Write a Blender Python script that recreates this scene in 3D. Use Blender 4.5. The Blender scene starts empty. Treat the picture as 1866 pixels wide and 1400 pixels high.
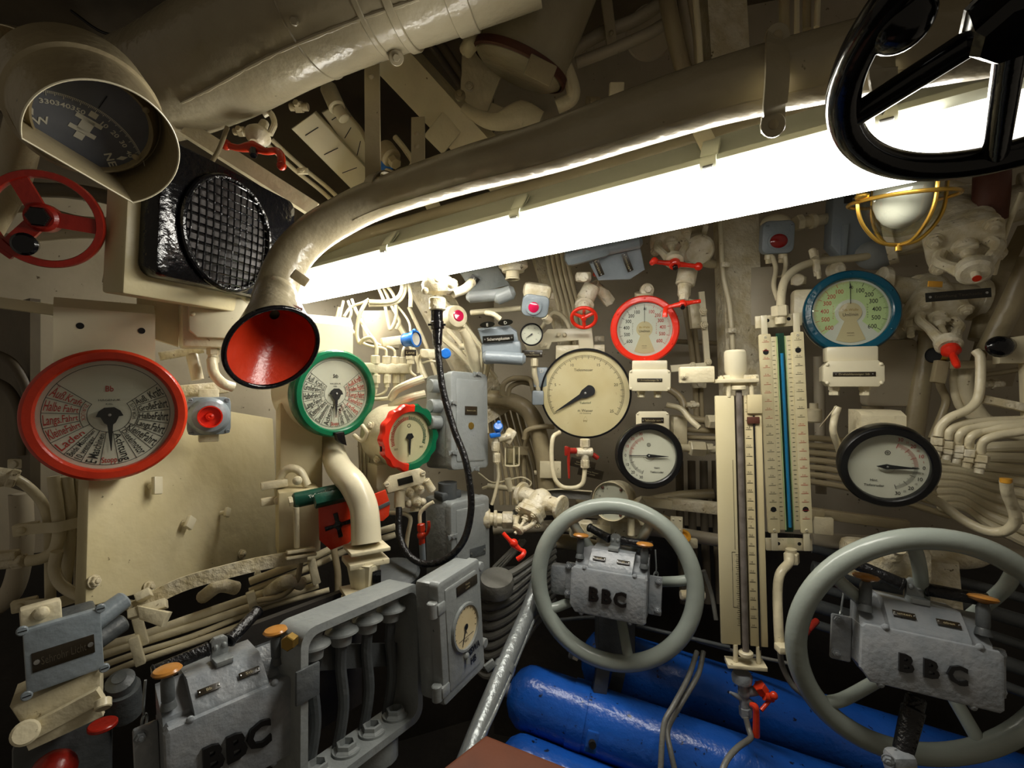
import bpy, bmesh, math, random
import numpy as np
from mathutils import Vector, Matrix

# ------------------------------------------------------------ camera, world, exposure
S = bpy.context.scene
C = S.collection
CAM = Vector((0.0, 0.0, 1.6))
FOC = 900.0                       # focal length in pixels of the 1866 x 1400 frame
cam_data = bpy.data.cameras.new('camera')
cam_data.sensor_width = 36.0
cam_data.lens = 36.0 * FOC / 1866.0
cam_data.clip_start = 0.02
cam = bpy.data.objects.new('camera', cam_data)
C.objects.link(cam)
cam.location = CAM
cam.rotation_euler = (math.pi / 2, 0, 0)
S.camera = cam
S.view_settings.view_transform = 'Standard'
S.view_settings.look = 'None'
S.view_settings.gamma = 1.0
S.view_settings.use_curve_mapping = False
S.view_settings.exposure = 0.0
LAMP_STRENGTH = 31.0
w = bpy.data.worlds.new('world')
S.world = w
w.use_nodes = True
w.node_tree.nodes['Background'].inputs[0].default_value = (1.0, 0.86, 0.66, 1)
w.node_tree.nodes['Background'].inputs[1].default_value = 0.11
S.cycles.max_bounces = 5
S.cycles.diffuse_bounces = 3
S.cycles.glossy_bounces = 3
S.cycles.transmission_bounces = 3
S.cycles.transparent_max_bounces = 6
S.cycles.sample_clamp_indirect = 4.0
S.cycles.caustics_reflective = False
S.cycles.caustics_refractive = False
random.seed(7)

# ------------------------------------------------------------ materials
def lin(h):
    if isinstance(h, str):
        h = [int(h[i:i + 2], 16) for i in (0, 2, 4)]
    return tuple((c / 255 / 12.92) if c / 255 <= 0.04045 else ((c / 255 + 0.055) / 1.055) ** 2.4 for c in h)

def mk(name, col, rough=0.4, metal=0.0, bump=0.0, bscale=40.0, var=0.0, col2=None, vscale=6.0, spots=None, spot_at=0.62, coat=0.0):
    m = bpy.data.materials.new(name)
    m.use_nodes = True
    nt = m.node_tree
    b = nt.nodes['Principled BSDF']
    col = lin(col)
    b.inputs['Base Color'].default_value = (*col, 1)
    b.inputs['Roughness'].default_value = rough
    b.inputs['Metallic'].default_value = metal
    b.inputs['Coat Weight'].default_value = coat
    b.inputs['Coat Roughness'].default_value = 0.12
    tc = nt.nodes.new('ShaderNodeTexCoord')
    cur = None
    if var or col2:
        n = nt.nodes.new('ShaderNodeTexNoise')
        n.inputs['Scale'].default_value = vscale
        n.inputs['Detail'].default_value = 5
        nt.links.new(tc.outputs['Object'], n.inputs['Vector'])
        r = nt.nodes.new('ShaderNodeValToRGB')
        c2 = lin(col2) if col2 else tuple(c * (1 - var) for c in col)
        r.color_ramp.elements[0].position = 0.35
        r.color_ramp.elements[0].color = (*c2, 1)
        r.color_ramp.elements[1].position = 0.62
        r.color_ramp.elements[1].color = (*col, 1)
        nt.links.new(n.outputs['Fac'], r.inputs['Fac'])
        cur = r.outputs['Color']
    if spots:
        n = nt.nodes.new('ShaderNodeTexNoise')
        n.inputs['Scale'].default_value = 55
        n.inputs['Detail'].default_value = 6
        nt.links.new(tc.outputs['Object'], n.inputs['Vector'])
        r = nt.nodes.new('ShaderNodeValToRGB')
        r.color_ramp.elements[0].position = spot_at
        r.color_ramp.elements[0].color = (0, 0, 0, 1)
        r.color_ramp.elements[1].position = spot_at + 0.05
        r.color_ramp.elements[1].color = (1, 1, 1, 1)
        nt.links.new(n.outputs['Fac'], r.inputs['Fac'])
        mx = nt.nodes.new('ShaderNodeMixRGB')
        mx.inputs['Color1'].default_value = (*col, 1)
        if cur:
            nt.links.new(cur, mx.inputs['Color1'])
        mx.inputs['Color2'].default_value = (*lin(spots), 1)
        nt.links.new(r.outputs['Color'], mx.inputs['Fac'])
        cur = mx.outputs['Color']
    if cur:
        nt.links.new(cur, b.inputs['Base Color'])
    if bump:
        n = nt.nodes.new('ShaderNodeTexNoise')
        n.inputs['Scale'].default_value = bscale
        n.inputs['Detail'].default_value = 3
        nt.links.new(tc.outputs['Object'], n.inputs['Vector'])
        bp = nt.nodes.new('ShaderNodeBump')
        bp.inputs['Strength'].default_value = bump
        bp.inputs['Distance'].default_value = 0.006
        nt.links.new(n.outputs['Fac'], bp.inputs['Height'])
        nt.links.new(bp.outputs['Normal'], b.inputs['Normal'])
    return m

M = {}
M['cream'] = mk('cream_paint', 'DBD0AF', 0.32, bump=0.6, bscale=38, col2='CFC5A6', vscale=9, spots='7C6A48', spot_at=0.70)
M['cream_smooth'] = mk('smooth_cream_paint', 'E0D7B8', 0.28, bump=0.18, bscale=22, col2='D6CEB2', vscale=5, spots='6A5A3C', spot_at=0.74)
M['cream_rough'] = mk('thick_cream_paint', 'DAD1B8', 0.36, bump=0.9, bscale=75, col2='C2B48F', vscale=22, spots='6E5E40', spot_at=0.67)
M['cream_cast'] = mk('cast_cream_paint', 'DDD5BE', 0.36, bump=0.8, bscale=55, col2='C5B894', vscale=30, spots='75654A', spot_at=0.66)
M['tan'] = mk('aged_tan_paint', 'A39676', 0.36, bump=0.5, bscale=35, col2='94866A', vscale=7, spots='5C4E38', spot_at=0.70)
M['pipe_tan'] = mk('satin_tan_paint', 'A49B82', 0.24, bump=0.55, bscale=30, col2='978C72', vscale=5, spots='4A4030', spot_at=0.74)
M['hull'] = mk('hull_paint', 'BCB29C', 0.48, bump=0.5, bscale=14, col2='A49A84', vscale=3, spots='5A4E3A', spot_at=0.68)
M['hull_dark'] = mk('dark_hull_and_shade', '6A604E', 0.6, bump=0.5, bscale=14, col2='4A4236', vscale=3)  # dark hull tone, also painted shade on the upper left wall and ceiling
M['panel'] = mk('panel_cream_paint', 'D2C6A0', 0.40, bump=0.45, bscale=22, col2='C6B98F', vscale=4, spots='6E6248', spot_at=0.72)
M['grey'] = mk('grey_blue_paint', '8E9291', 0.34, bump=0.4, bscale=42, col2='838887', vscale=7, spots='4A4E50', spot_at=0.73)
M['grey_blue'] = mk('blue_grey_paint', '8A9399', 0.34, bump=0.4, bscale=42, col2='7E888E', vscale=7, spots='4A4E50', spot_at=0.73)
M['grey_cast'] = mk('cast_grey_paint', '8F9295', 0.32, bump=0.35, bscale=70, col2='7F858A', vscale=20, spots='404244', spot_at=0.70)
M['grey_wheel'] = mk('grey_wheel_paint', '9CA49C', 0.27, bump=0.25, bscale=28, col2='949C94', vscale=5)
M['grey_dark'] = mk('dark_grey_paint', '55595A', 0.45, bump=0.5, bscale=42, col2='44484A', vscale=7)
M['grey_cable'] = mk('grey_cable_paint', '77766F', 0.4, bump=0.4, bscale=60, col2='62615B', vscale=9)
M['red'] = mk('red_paint', 'D23A1C', 0.26, bump=0.3, bscale=40, col2='C23116', vscale=9)
M['red_bright'] = mk('bright_red_paint', 'E6311B', 0.25, bump=0.3, bscale=45, col2='D82A16', vscale=9)
M['red_dark'] = mk('dark_red_paint', 'A5271A', 0.3, bump=0.4, bscale=45, col2='8F2016', vscale=9)
M['green'] = mk('green_paint', '0B6A45', 0.25, bump=0.15, bscale=40, col2='09603E')
M['green_dark'] = mk('dark_green_paint', '0F4334', 0.3, bump=0.4, bscale=40)
M['teal'] = mk('teal_paint', '0A4C62', 0.2, bump=0.25, bscale=40, col2='094458')
M['blue'] = mk('blue_cylinder_paint', '1D5CBE', 0.26, bump=0.4, bscale=50, col2='1A50A6', vscale=4, spots='142038', spot_at=0.66)
M['blue_valve'] = mk('blue_valve_paint', '1F6CC8', 0.3, bump=0.4, bscale=60)
M['black'] = mk('black_gloss_paint', '0C0C0F', 0.16, bump=0.4, bscale=60)
M['black_smooth'] = mk('smooth_black_paint', '0B0B0D', 0.28)
M['black_wet'] = mk('wet_black_paint', '08080A', 0.14, bump=0.12, bscale=40)
M['speaker_dark'] = mk('speaker_cloth', '2A211C', 0.6, bump=0.3, bscale=80)
M['rubber'] = mk('black_rubber', '111113', 0.32, bump=0.7, bscale=110)
M['shade_dark'] = mk('painted_shade', '2B2620', 0.6, bump=0.5, bscale=20, col2='1A1714', vscale=3)  # near-black tone that paints in the shade low down and behind the frame
M['void'] = mk('dark_opening', '050505', 0.8)
M['brass'] = mk('brass', 'C79E45', 0.28, metal=0.9, bump=0.15, bscale=60)
M['copper'] = mk('old_brass', '96793C', 0.4, metal=0.8)
M['steel'] = mk('worn_steel', 'B4B4B0', 0.3, metal=0.85, bump=0.2)
M['zinc'] = mk('silver_paint', '8F9494', 0.3, metal=0.35, bump=0.4, bscale=60)
M['wood'] = mk('brown_leather', '5E2C0E', 0.6, bump=0.2, bscale=20, col2='4A2008', vscale=8)
M['rust'] = mk('rust_brown', '5A3020', 0.6, bump=0.6, bscale=30, col2='4A2418')
M['knob'] = mk('ochre_knob_paint', 'B9803A', 0.24, col2='A87030')
M['dial_white'] = mk('dial_white', 'DCD9CC', 0.4, col2='D2CFC0', vscale=8)
M['dial_grey'] = mk('dial_pale_grey', 'C6C8BE', 0.4)
M['dial_old'] = mk('dial_yellowed', 'E2D2AA', 0.5, col2='D6C396', vscale=10, spots='8A6238', spot_at=0.71)
M['dial_green'] = mk('dial_pale_green', 'B7CC92', 0.4)
M['dial_tan'] = mk('dial_tan', 'BEB08A', 0.4)
M['dial_dark'] = mk('dial_slate', '6E727A', 0.35, col2='50545E', vscale=8)
M['scale'] = mk('scale_board_cream', 'DED3AC', 0.4, col2='D4C89E', vscale=4)
M['scale_old'] = mk('worn_scale_board', 'DDCFA4', 0.4, col2='D2C296', vscale=4, spots='8A5A30', spot_at=0.70)
M['ink'] = mk('black_ink', '121214', 0.5)
M['ink_red'] = mk('red_ink', 'B02A22', 0.5)
M['ink_white'] = mk('white_ink', 'CFCDBE', 0.5)
M['ink_dim'] = mk('worn_engraving', '4A4234', 0.5)
M['ink_gold'] = mk('engraved_pale', 'A89C78', 0.5)
M['plate'] = mk('dark_nameplate', '2A2318', 0.3, bump=0.2)
M['plate_black'] = mk('black_nameplate', '16150F', 0.3)
M['liquid'] = mk('blue_liquid', '1E7DB4', 0.3)
M['tube_old'] = mk('clouded_tube', '77706A', 0.35, col2='5E564F', vscale=30)
M['housing'] = mk('lamp_housing_paint', 'C6C9B8', 0.3, bump=0.1)
M['frosted'] = mk('frosted_white_glass', 'E4E4DE', 0.25)
M['magenta'] = mk('red_lens', 'C21A4A', 0.15, coat=0.5)
M['lens_red'] = mk('dark_red_lens', '8A1414', 0.12, coat=0.5)
M['wax'] = mk('ochre_wax', 'C08A2A', 0.35)

def emis(name, col, s):
    m = bpy.data.materials.new(name)
    m.use_nodes = True
    b = m.node_tree.nodes['Principled BSDF']
    b.inputs['Base Color'].default_value = (0.8, 0.8, 0.8, 1)
    b.inputs['Emission Color'].default_value = (*col, 1)
    b.inputs['Emission Strength'].default_value = s
    return m
M['lamp'] = emis('lit_diffuser', (1.0, 0.96, 0.87), LAMP_STRENGTH)
M['lamp_dim'] = emis('dim_end_diffuser', (1.0, 0.96, 0.88), 1.6)

def glassmat(name, tint, fac):
    m = bpy.data.materials.new(name)
    m.use_nodes = True
    nt = m.node_tree
    nt.nodes.remove(nt.nodes['Principled BSDF'])
    out = nt.nodes['Material Output']
    tr = nt.nodes.new('ShaderNodeBsdfTransparent')
    tr.inputs[0].default_value = (*tint, 1)
    gl = nt.nodes.new('ShaderNodeBsdfGlossy')
    gl.inputs['Roughness'].default_value = 0.03
    mx = nt.nodes.new('ShaderNodeMixShader')
    mx.inputs[0].default_value = fac
    nt.links.new(tr.outputs[0], mx.inputs[1])
    nt.links.new(gl.outputs[0], mx.inputs[2])
    nt.links.new(mx.outputs[0], out.inputs[0])
    return m
M['glass'] = glassmat('clear_glass', (0.97, 0.98, 0.96), 0.03)
M['glass_lamp'] = glassmat('lamp_glass', (0.86, 0.87, 0.80), 0.10)

# ------------------------------------------------------------ geometry helpers
def at(px, py, Y):
    return CAM + Vector(((px - 933) / FOC * Y, Y, (700 - py) / FOC * Y))

def toR(px, Y):
    return px * Y / FOC

def face(px, py, Y, yaw=0, pitch=0, roll=0):
    """frame at a point: x right, y up, z = outward normal (yaw 0 looks at -Y, positive turns to +X)"""
    a, b, r = math.radians(yaw), math.radians(pitch), math.radians(roll)
    n = Vector((math.sin(a) * math.cos(b), -math.cos(a) * math.cos(b), math.sin(b)))
    x = Vector((math.cos(a), math.sin(a), 0))
    y = n.cross(x)
    x2 = x * math.cos(r) + y * math.sin(r)
    y2 = n.cross(x2)
    m = Matrix((x2, y2, n)).transposed().to_4x4()
    m.translation = at(px, py, Y)
    return m

def axisframe(p, n, up=Vector((0, 0, 1))):
    n = Vector(n).normalized()
    x = Vector(up).cross(n)
    if x.length < 1e-4:
        x = Vector((1, 0, 0))
    x.normalize()
    y = n.cross(x)
    m = Matrix((x, y, n)).transposed().to_4x4()
    m.translation = Vector(p)
    return m

def onplane(F, px, py, dz=0.0):
    """local x, y where the sight line through a pixel meets the plane z = dz of frame F"""
    Fi = F.inverted()
    o = Fi @ CAM
    d = (Fi.to_3x3() @ (at(px, py, 1.0) - CAM))
    t = (dz - o.z) / d.z
    q = o + d * t
    return (q.x, q.y)

def proj(P):
    d = P[:, 1]
    return np.stack([933 + FOC * P[:, 0] / d, 700 - FOC * (P[:, 2] - CAM.z) / d], 1)

def _lm(fn, x0, n=40):
    x = np.array(x0, float)
    lam = 1e-2
    r = fn(x)
    c = r @ r
    for _ in range(n):
        J = np.zeros((len(r), len(x)))
        for i in range(len(x)):
            h = 1e-4 * max(1, abs(x[i]))
            y = x.copy(); y[i] += h
            J[:, i] = (fn(y) - r) / h
        A = J.T @ J
        for _k in range(8):
            s = np.linalg.solve(A + lam * np.diag(np.diag(A) + 1e-9), -J.T @ r)
            y = x + s
            r2 = fn(y)
            if r2 @ r2 < c:
                x, r, c = y, r2, r2 @ r2
                lam *= 0.3
                break
            lam *= 4
    return x

def rectfit(c4, Y, yaw=0, pitch=0, roll=0, lam=0.6):
    """pose and size of a real rectangle whose corners TL TR BR BL show at these pixels"""
    c4 = np.array(c4, float)
    c = c4.mean(0)
    w0 = np.linalg.norm(c4[1] - c4[0]) * Y / FOC
    h0 = np.linalg.norm(c4[3] - c4[0]) * Y / FOC
    def fn(v):
        F = np.array(face(v[0], v[1], Y, v[2], v[3], v[4]))
        w_, h_ = v[5] / 2, v[6] / 2
        P = np.array([(F @ np.array([a, b, 0, 1]))[:3] for a, b in ((-w_, h_), (w_, h_), (w_, -h_), (-w_, -h_))])
        return np.concatenate([(proj(P) - c4).ravel(), lam * (v[2:5] - np.array([yaw, pitch, roll]))])
    v = _lm(fn, [c[0], c[1], yaw, pitch, roll, w0, h0])
    return face(v[0], v[1], Y, v[2], v[3], v[4]), v[5], v[6]

def circfit(x0, x1, y0, y1, Y, yaw=0, pitch=0, xtop=None, yright=None, lam=0.35):
    """pose and radius of a real circle whose outline shows with this bounding box"""
    t = np.linspace(0, 2 * math.pi, 97)[:-1]
    def fn(v):
        F = np.array(face(v[0], v[1], Y, v[2], v[3]))
        L = np.stack([v[4] * np.cos(t), v[4] * np.sin(t), 0 * t, 1 + 0 * t])
        q = proj((F @ L)[:3].T)
        i = q[:, 1].argmin(); j = q[:, 0].argmax()
        r = [q[:, 0].min() - x0, q[:, 0].max() - x1, q[:, 1].min() - y0, q[:, 1].max() - y1,
             lam * (v[2] - yaw), lam * (v[3] - pitch)]
        if xtop is not None:
            r.append(0.4 * (q[i, 0] - xtop))
        if yright is not None:
            r.append(0.4 * (q[j, 1] - yright))
        return np.array(r)
    v = _lm(fn, [(x0 + x1) / 2, (y0 + y1) / 2, yaw, pitch, (y1 - y0) / 2 * Y / FOC])
    return face(v[0], v[1], Y, v[2], v[3]), v[4]

def smooth_path(pts, step=6):
    P = [Vector(p) for p in pts]
    if len(P) < 3:
        return P
    out = []
    Q = [P[0] * 2 - P[1]] + P + [P[-1] * 2 - P[-2]]
    for i in range(1, len(Q) - 2):
        a, b, c, d = Q[i - 1:i + 3]
        for k in range(step):
            t = k / step
            # centripetal-like damping through tension
            m1, m2 = (c - a) * 0.5, (d - b) * 0.5
            L = (c - b).length
            if m1.length > L: m1 = m1.normalized() * L
            if m2.length > L: m2 = m2.normalized() * L
            out.append((2 * t**3 - 3 * t**2 + 1) * b + (t**3 - 2 * t**2 + t) * m1 + (-2 * t**3 + 3 * t**2) * c + (t**3 - t**2) * m2)
    out.append(P[-1])
    return out

class MB:
    def __init__(self, mat='cream'):
        self.bm = bmesh.new()
        self.slots = []
        self.cur = 0
        self.mat(mat)
    def mat(self, name):
        if name not in self.slots:
            self.slots.append(name)
        self.cur = self.slots.index(name)
        return self
    def _add(self, verts, faces, T=None, smooth=True):
        vs = [self.bm.verts.new(T @ Vector(v) if T is not None else Vector(v)) for v in verts]
        for f in faces:
            try:
                g = self.bm.faces.new([vs[i] for i in f])
                g.material_index = self.cur
                g.smooth = smooth
            except ValueError:
                pass
        return vs
    def box(self, c, s, bev=0.0, T=None, seg=2):
        b = bmesh.new()
        bmesh.ops.create_cube(b, size=1.0)
        for v in b.verts:
            v.co = Vector((c[0] + v.co.x * s[0], c[1] + v.co.y * s[1], c[2] + v.co.z * s[2]))
        if bev:
            bmesh.ops.bevel(b, geom=b.edges[:], offset=min(bev, min(s) * 0.49), segments=seg, affect='EDGES', profile=0.5)
        self._merge(b, T)
        return self
    def _merge(self, b, T=None):
        b.verts.ensure_lookup_table()
        idx = {v: i for i, v in enumerate(b.verts)}
        self._add([v.co.copy() for v in b.verts], [[idx[v] for v in f.verts] for f in b.faces], T)
        b.free()
    def prism(self, pts, z0, z1, bev=0.0, T=None, seg=2):
        b = bmesh.new()
        vs = [b.verts.new((p[0], p[1], z0)) for p in pts]
        f = b.faces.new(vs)
        r = bmesh.ops.extrude_face_region(b, geom=[f])
        for v in r['geom']:
            if isinstance(v, bmesh.types.BMVert):
                v.co.z = z1
        bmesh.ops.recalc_face_normals(b, faces=b.faces[:])
        if bev:
            ed = [e for e in b.edges if abs(e.verts[0].co.z - z1) < 1e-7 and abs(e.verts[1].co.z - z1) < 1e-7]
            bmesh.ops.bevel(b, geom=ed, offset=bev, segments=seg, affect='EDGES', profile=0.5)
        big = [f for f in b.faces if len(f.verts) > 4]
        if big:
            bmesh.ops.triangulate(b, faces=big)
        self._merge(b, T)
        return self
    def lathe(self, prof, T=None, seg=32, cap=True, a0=0.0, a1=2 * math.pi):
        """profile of (r, z); z along the local axis"""
        full = abs(a1 - a0 - 2 * math.pi) < 1e-6
        n = seg if full else seg + 1
        V, F = [], []
        for (r, z) in prof:
            for k in range(n):
                a = a0 + (a1 - a0) * k / seg
                V.append((r * math.cos(a), r * math.sin(a), z))
        for i in range(len(prof) - 1):
            for k in range(seg):
                k2 = (k + 1) % n if full else k + 1
                F.append((i * n + k, i * n + k2, (i + 1) * n + k2, (i + 1) * n + k))
        if cap and full:
            if prof[0][0] > 1e-6: F.append(tuple(range(n))[::-1])
            if prof[-1][0] > 1e-6: F.append(tuple((len(prof) - 1) * n + k for k in range(n)))
        self._add(V, F, T)
        return self
    def cyl(self, p0, p1, r0, r1=None, seg=20, bev=0.0, T=None, cap=True):
        p0, p1 = Vector(p0), Vector(p1)
        if r1 is None: r1 = r0
        L = (p1 - p0).length
        F = axisframe(p0, p1 - p0)
        if T is not None: F = T @ F
        if bev:
            pr = [(r0 - bev, 0), (r0, bev), (r1, L - bev), (r1 - bev, L)]
        else:
            pr = [(r0, 0), (r1, L)]
        return self.lathe(pr, F, seg, cap)
    def hexa(self, p0, p1, r, T=None):
        return self.cyl(p0, p1, r, seg=6, T=T, bev=r * 0.12)
    def disc(self, r, z, T=None, seg=48, cx=0, cy=0):
        V = [(cx, cy, z)] + [(cx + r * math.cos(2 * math.pi * k / seg), cy + r * math.sin(2 * math.pi * k / seg), z) for k in range(seg)]
        self._add(V, [(0, 1 + k, 1 + (k + 1) % seg) for k in range(seg)], T)
        return self
    def sphere(self, c, r, T=None, seg=16, sy=1, sz=1):
        b = bmesh.new()
        bmesh.ops.create_uvsphere(b, u_segments=seg, v_segments=max(6, seg // 2), radius=1)
        rr = r if hasattr(r, '__len__') else (r, r * sy, r * sz)
        for v in b.verts:
            v.co = Vector((c[0] + v.co.x * rr[0], c[1] + v.co.y * rr[1], c[2] + v.co.z * rr[2]))
        self._merge(b, T)
        return self
    def tube(self, pts, r, seg=12, T=None, closed=False, smooth=True, step=6, cap=True, flat=1.0):
        P = smooth_path(pts, step) if smooth and not closed else [Vector(p) for p in pts]
        n = len(P)
        rs = r if hasattr(r, '__len__') else None
        tang = []
        for i in range(n):
            if closed:
                t = P[(i + 1) % n] - P[i - 1]
            else:
                t = P[min(i + 1, n - 1)] - P[max(i - 1, 0)]
            tang.append(t.normalized() if t.length > 1e-9 else Vector((0, 0, 1)))
        ref = Vector((0, 0, 1)) if abs(tang[0].z) < 0.9 else Vector((1, 0, 0))
        u = (ref - tang[0] * ref.dot(tang[0])).normalized()
        V, F = [], []
        for i in range(n):
            u = (u - tang[i] * u.dot(tang[i]))
            u = u.normalized() if u.length > 1e-6 else tang[i].orthogonal().normalized()
            v = tang[i].cross(u)
            if rs is not None:
                f = i / max(1, n - 1) * (len(rs) - 1)
                j = min(int(f), len(rs) - 2)
                ri = rs[j] * (1 - (f - j)) + rs[j + 1] * (f - j)
            else:
                ri = r
            for k in range(seg):
                a = 2 * math.pi * k / seg
                V.append(P[i] + u * (ri * math.cos(a)) + v * (ri * flat * math.sin(a)))
        m = n if closed else n - 1
        for i in range(m):
            for k in range(seg):
                a, b = i * seg, ((i + 1) % n) * seg
                F.append((a + k, a + (k + 1) % seg, b + (k + 1) % seg, b + k))
        if not closed and cap:
            F.append(tuple(range(seg))[::-1])
            F.append(tuple((n - 1) * seg + k for k in range(seg)))
        self._add(V, F, T)
        return self
    def ring(self, R, r, T=None, seg=48, rseg=12, z=0.0, a0=0, a1=2 * math.pi):
        if a1 - a0 > 6.28:
            pts = [(R * math.cos(2 * math.pi * k / seg), R * math.sin(2 * math.pi * k / seg), z) for k in range(seg)]
            return self.tube(pts, r, rseg, T, closed=True)
        pts = [(R * math.cos(a0 + (a1 - a0) * k / seg), R * math.sin(a0 + (a1 - a0) * k / seg), z) for k in range(seg + 1)]
        return self.tube(pts, r, rseg, T, smooth=False)
    def quad(self, a, b, c, d, T=None):
        self._add([a, b, c, d], [(0, 1, 2, 3)], T)
        return self
    def strip(self, pts, wid, thick, up, T=None, smooth=True):
        """flat bar following points; wid along the cross direction of path and up, thick along up"""
        P = smooth_path(pts) if smooth else [Vector(p) for p in pts]
        up = Vector(up).normalized()
        V, F = [], []
        n = len(P)
        for i in range(n):
            t = (P[min(i + 1, n - 1)] - P[max(i - 1, 0)]).normalized()
            s = t.cross(up)
            s = s.normalized() if s.length > 1e-5 else t.orthogonal().normalized()
            u = s.cross(t).normalized()
            for a, b in ((-1, -1), (1, -1), (1, 1), (-1, 1)):
                V.append(P[i] + s * (a * wid / 2) + u * (b * thick / 2))
        for i in range(n - 1):
            for k in range(4):
                F.append((i * 4 + k, i * 4 + (k + 1) % 4, (i + 1) * 4 + (k + 1) % 4, (i + 1) * 4 + k))
        F.append((3, 2, 1, 0)); F.append(tuple((n - 1) * 4 + k for k in range(4)))
        self._add(V, F, T)
        return self
    # ink on dials: a line between two polar points, seen on z
    def tick(self, r0, r1, deg, wid, z, T=None):
        a = math.radians(90 - deg)
        d = Vector((math.cos(a), math.sin(a), 0)); s = Vector((-d.y, d.x, 0)) * wid / 2
        Z = Vector((0, 0, z))
        self._add([d * r0 - s + Z, d * r1 - s + Z, d * r1 + s + Z, d * r0 + s + Z], [(3, 2, 1, 0)], T)
        return self
    def arc(self, r, wid, d0, d1, z, T=None, n=40):
        V, F = [], []
        for k in range(n + 1):
            a = math.radians(90 - (d0 + (d1 - d0) * k / n))
            V.append(((r - wid / 2) * math.cos(a), (r - wid / 2) * math.sin(a), z))
            V.append(((r + wid / 2) * math.cos(a), (r + wid / 2) * math.sin(a), z))
        for k in range(n):
            F.append((2 * k, 2 * k + 1, 2 * k + 3, 2 * k + 2))
        self._add(V, F, T)
        return self
    def text(self, s, size, pos, T=None, xs=1.0, rot=0.0, depth=0.0, align='C', bold=0.0, fit=None):
        V, F, (x0, x1, y0, y1) = glyphs(s, depth / size if size else 0, bold)
        if not V: return self
        k = xs * size
        if fit: k = fit / max(1e-6, (x1 - x0))
        ox = -(x0 + x1) / 2 * k if align == 'C' else (-x0 * k if align == 'L' else -x1 * k)
        oy = -0.35 * size
        c, sn = math.cos(math.radians(rot)), math.sin(math.radians(rot))
        W = []
        for v in V:
            a, b = v[0] * k + ox, v[1] * size + oy
            W.append((pos[0] + a * c - b * sn, pos[1] + a * sn + b * c, pos[2] + v[2] * size))
        self._add(W, F, T, smooth=False)
        return self
    def radial_text(self, s, deg, r0, r1, z, T=None, size=0.1, outward=True, grow=0.5, hw=None):
        """text along a spoke of a dial, its letters growing towards the rim"""
        V, F, (x0, x1, y0, y1) = glyphs(s, 0, 0.010)
        a = math.radians(90 - deg)
        W = []
        for v in V:
            t = (v[0] - x0) / (x1 - x0)
            rr = r0 + (r1 - r0) * t if outward else r1 - (r1 - r0) * t
            g = size * (1 + grow * ((rr - r0) / (r1 - r0) - 0.5))
            b = (v[1] - 0.35) * g
            if outward:
                x, y = rr, b
            else:
                x, y = rr, -b
            W.append((x * math.cos(a) - y * math.sin(a), x * math.sin(a) + y * math.cos(a), z))
        self._add(W, F, T, smooth=False)
        return self

_gl = {}
def glyphs(s, depth, bold):
    key = (s, round(depth, 4), bold)
    if key in _gl: return _gl[key]
    cu = bpy.data.curves.new('lettering', 'FONT')
    cu.body = s
    cu.size = 1.0
    cu.extrude = depth
    cu.offset = bold
    cu.resolution_u = 2
    o = bpy.data.objects.new('lettering', cu)
    C.objects.link(o)
    dg = bpy.context.evaluated_depsgraph_get()
    me = bpy.data.meshes.new_from_object(o.evaluated_get(dg))
    V = [tuple(v.co) for v in me.vertices]
    F = [tuple(p.vertices) for p in me.polygons]
    bpy.data.objects.remove(o)
    bpy.data.curves.remove(cu)
    bpy.data.meshes.remove(me)
    if V:
        bb = (min(v[0] for v in V), max(v[0] for v in V), min(v[1] for v in V), max(v[1] for v in V))
    else:
        bb = (0, 1, 0, 1)
    _gl[key] = (V, F, bb)
    return _gl[key]

def finish(mb, name, sharp=32):
    me = bpy.data.meshes.new(name)
    if not mb.bm.is_valid or len(mb.bm.verts) == 0:
        raise RuntimeError('empty mesh ' + name)
    bmesh.ops.recalc_face_normals(mb.bm, faces=[f for f in mb.bm.faces])
    mb.bm.to_mesh(me)
    mb.bm.free()
    for s in mb.slots:
        me.materials.append(M[s])
    me.set_sharp_from_angle(angle=math.radians(sharp))
    return me

def tag(o, label, cat, group=None):
    o['label'] = label
    o['category'] = cat
    if group: o['group'] = group
    return o

def thing(name, label, cat, F, group=None):
    o = bpy.data.objects.new(name, None)
    o.empty_display_size = 0.03
    C.objects.link(o)
    o.matrix_world = F if isinstance(F, Matrix) else Matrix.Translation(F)
    tag(o, label, cat, group)
    return o

def part(name, mb, parent, label=None, loc=None, sharp=32):
    o = bpy.data.objects.new(name, finish(mb, name, sharp))
    C.objects.link(o)
    o.parent = parent
    if loc is not None:
        o.matrix_local = loc if isinstance(loc, Matrix) else Matrix.Translation(loc)
    if label: o['label'] = label
    return o

def world_part(name, mb, parent, label=None):
    """mesh given in world coordinates, brought into its thing's frame"""
    W = parent.matrix_world.copy() if parent.parent is None else (parent.parent.matrix_world @ parent.matrix_local)
    bmesh.ops.transform(mb.bm, matrix=W.inverted(), verts=mb.bm.verts[:])
    return part(name, mb, parent, label)

def _center(mb):
    vs = mb.bm.verts
    lo = Vector((min(v.co.x for v in vs), min(v.co.y for v in vs), min(v.co.z for v in vs)))
    hi = Vector((max(v.co.x for v in vs), max(v.co.y for v in vs), max(v.co.z for v in vs)))
    c = (lo + hi) / 2
    bmesh.ops.translate(mb.bm, vec=-c, verts=vs[:])
    return c

def solo(name, mb, label, cat, group=None, sharp=32):
    c = _center(mb)
    o = bpy.data.objects.new(name, finish(mb, name, sharp))
    C.objects.link(o)
    o.location = c
    return tag(o, label, cat, group)

def struct(name, mb, parent=None):
    o = bpy.data.objects.new(name, finish(mb, name))
    C.objects.link(o)
    if parent: o.parent = parent
    else: o['kind'] = 'structure'
    return o

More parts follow.
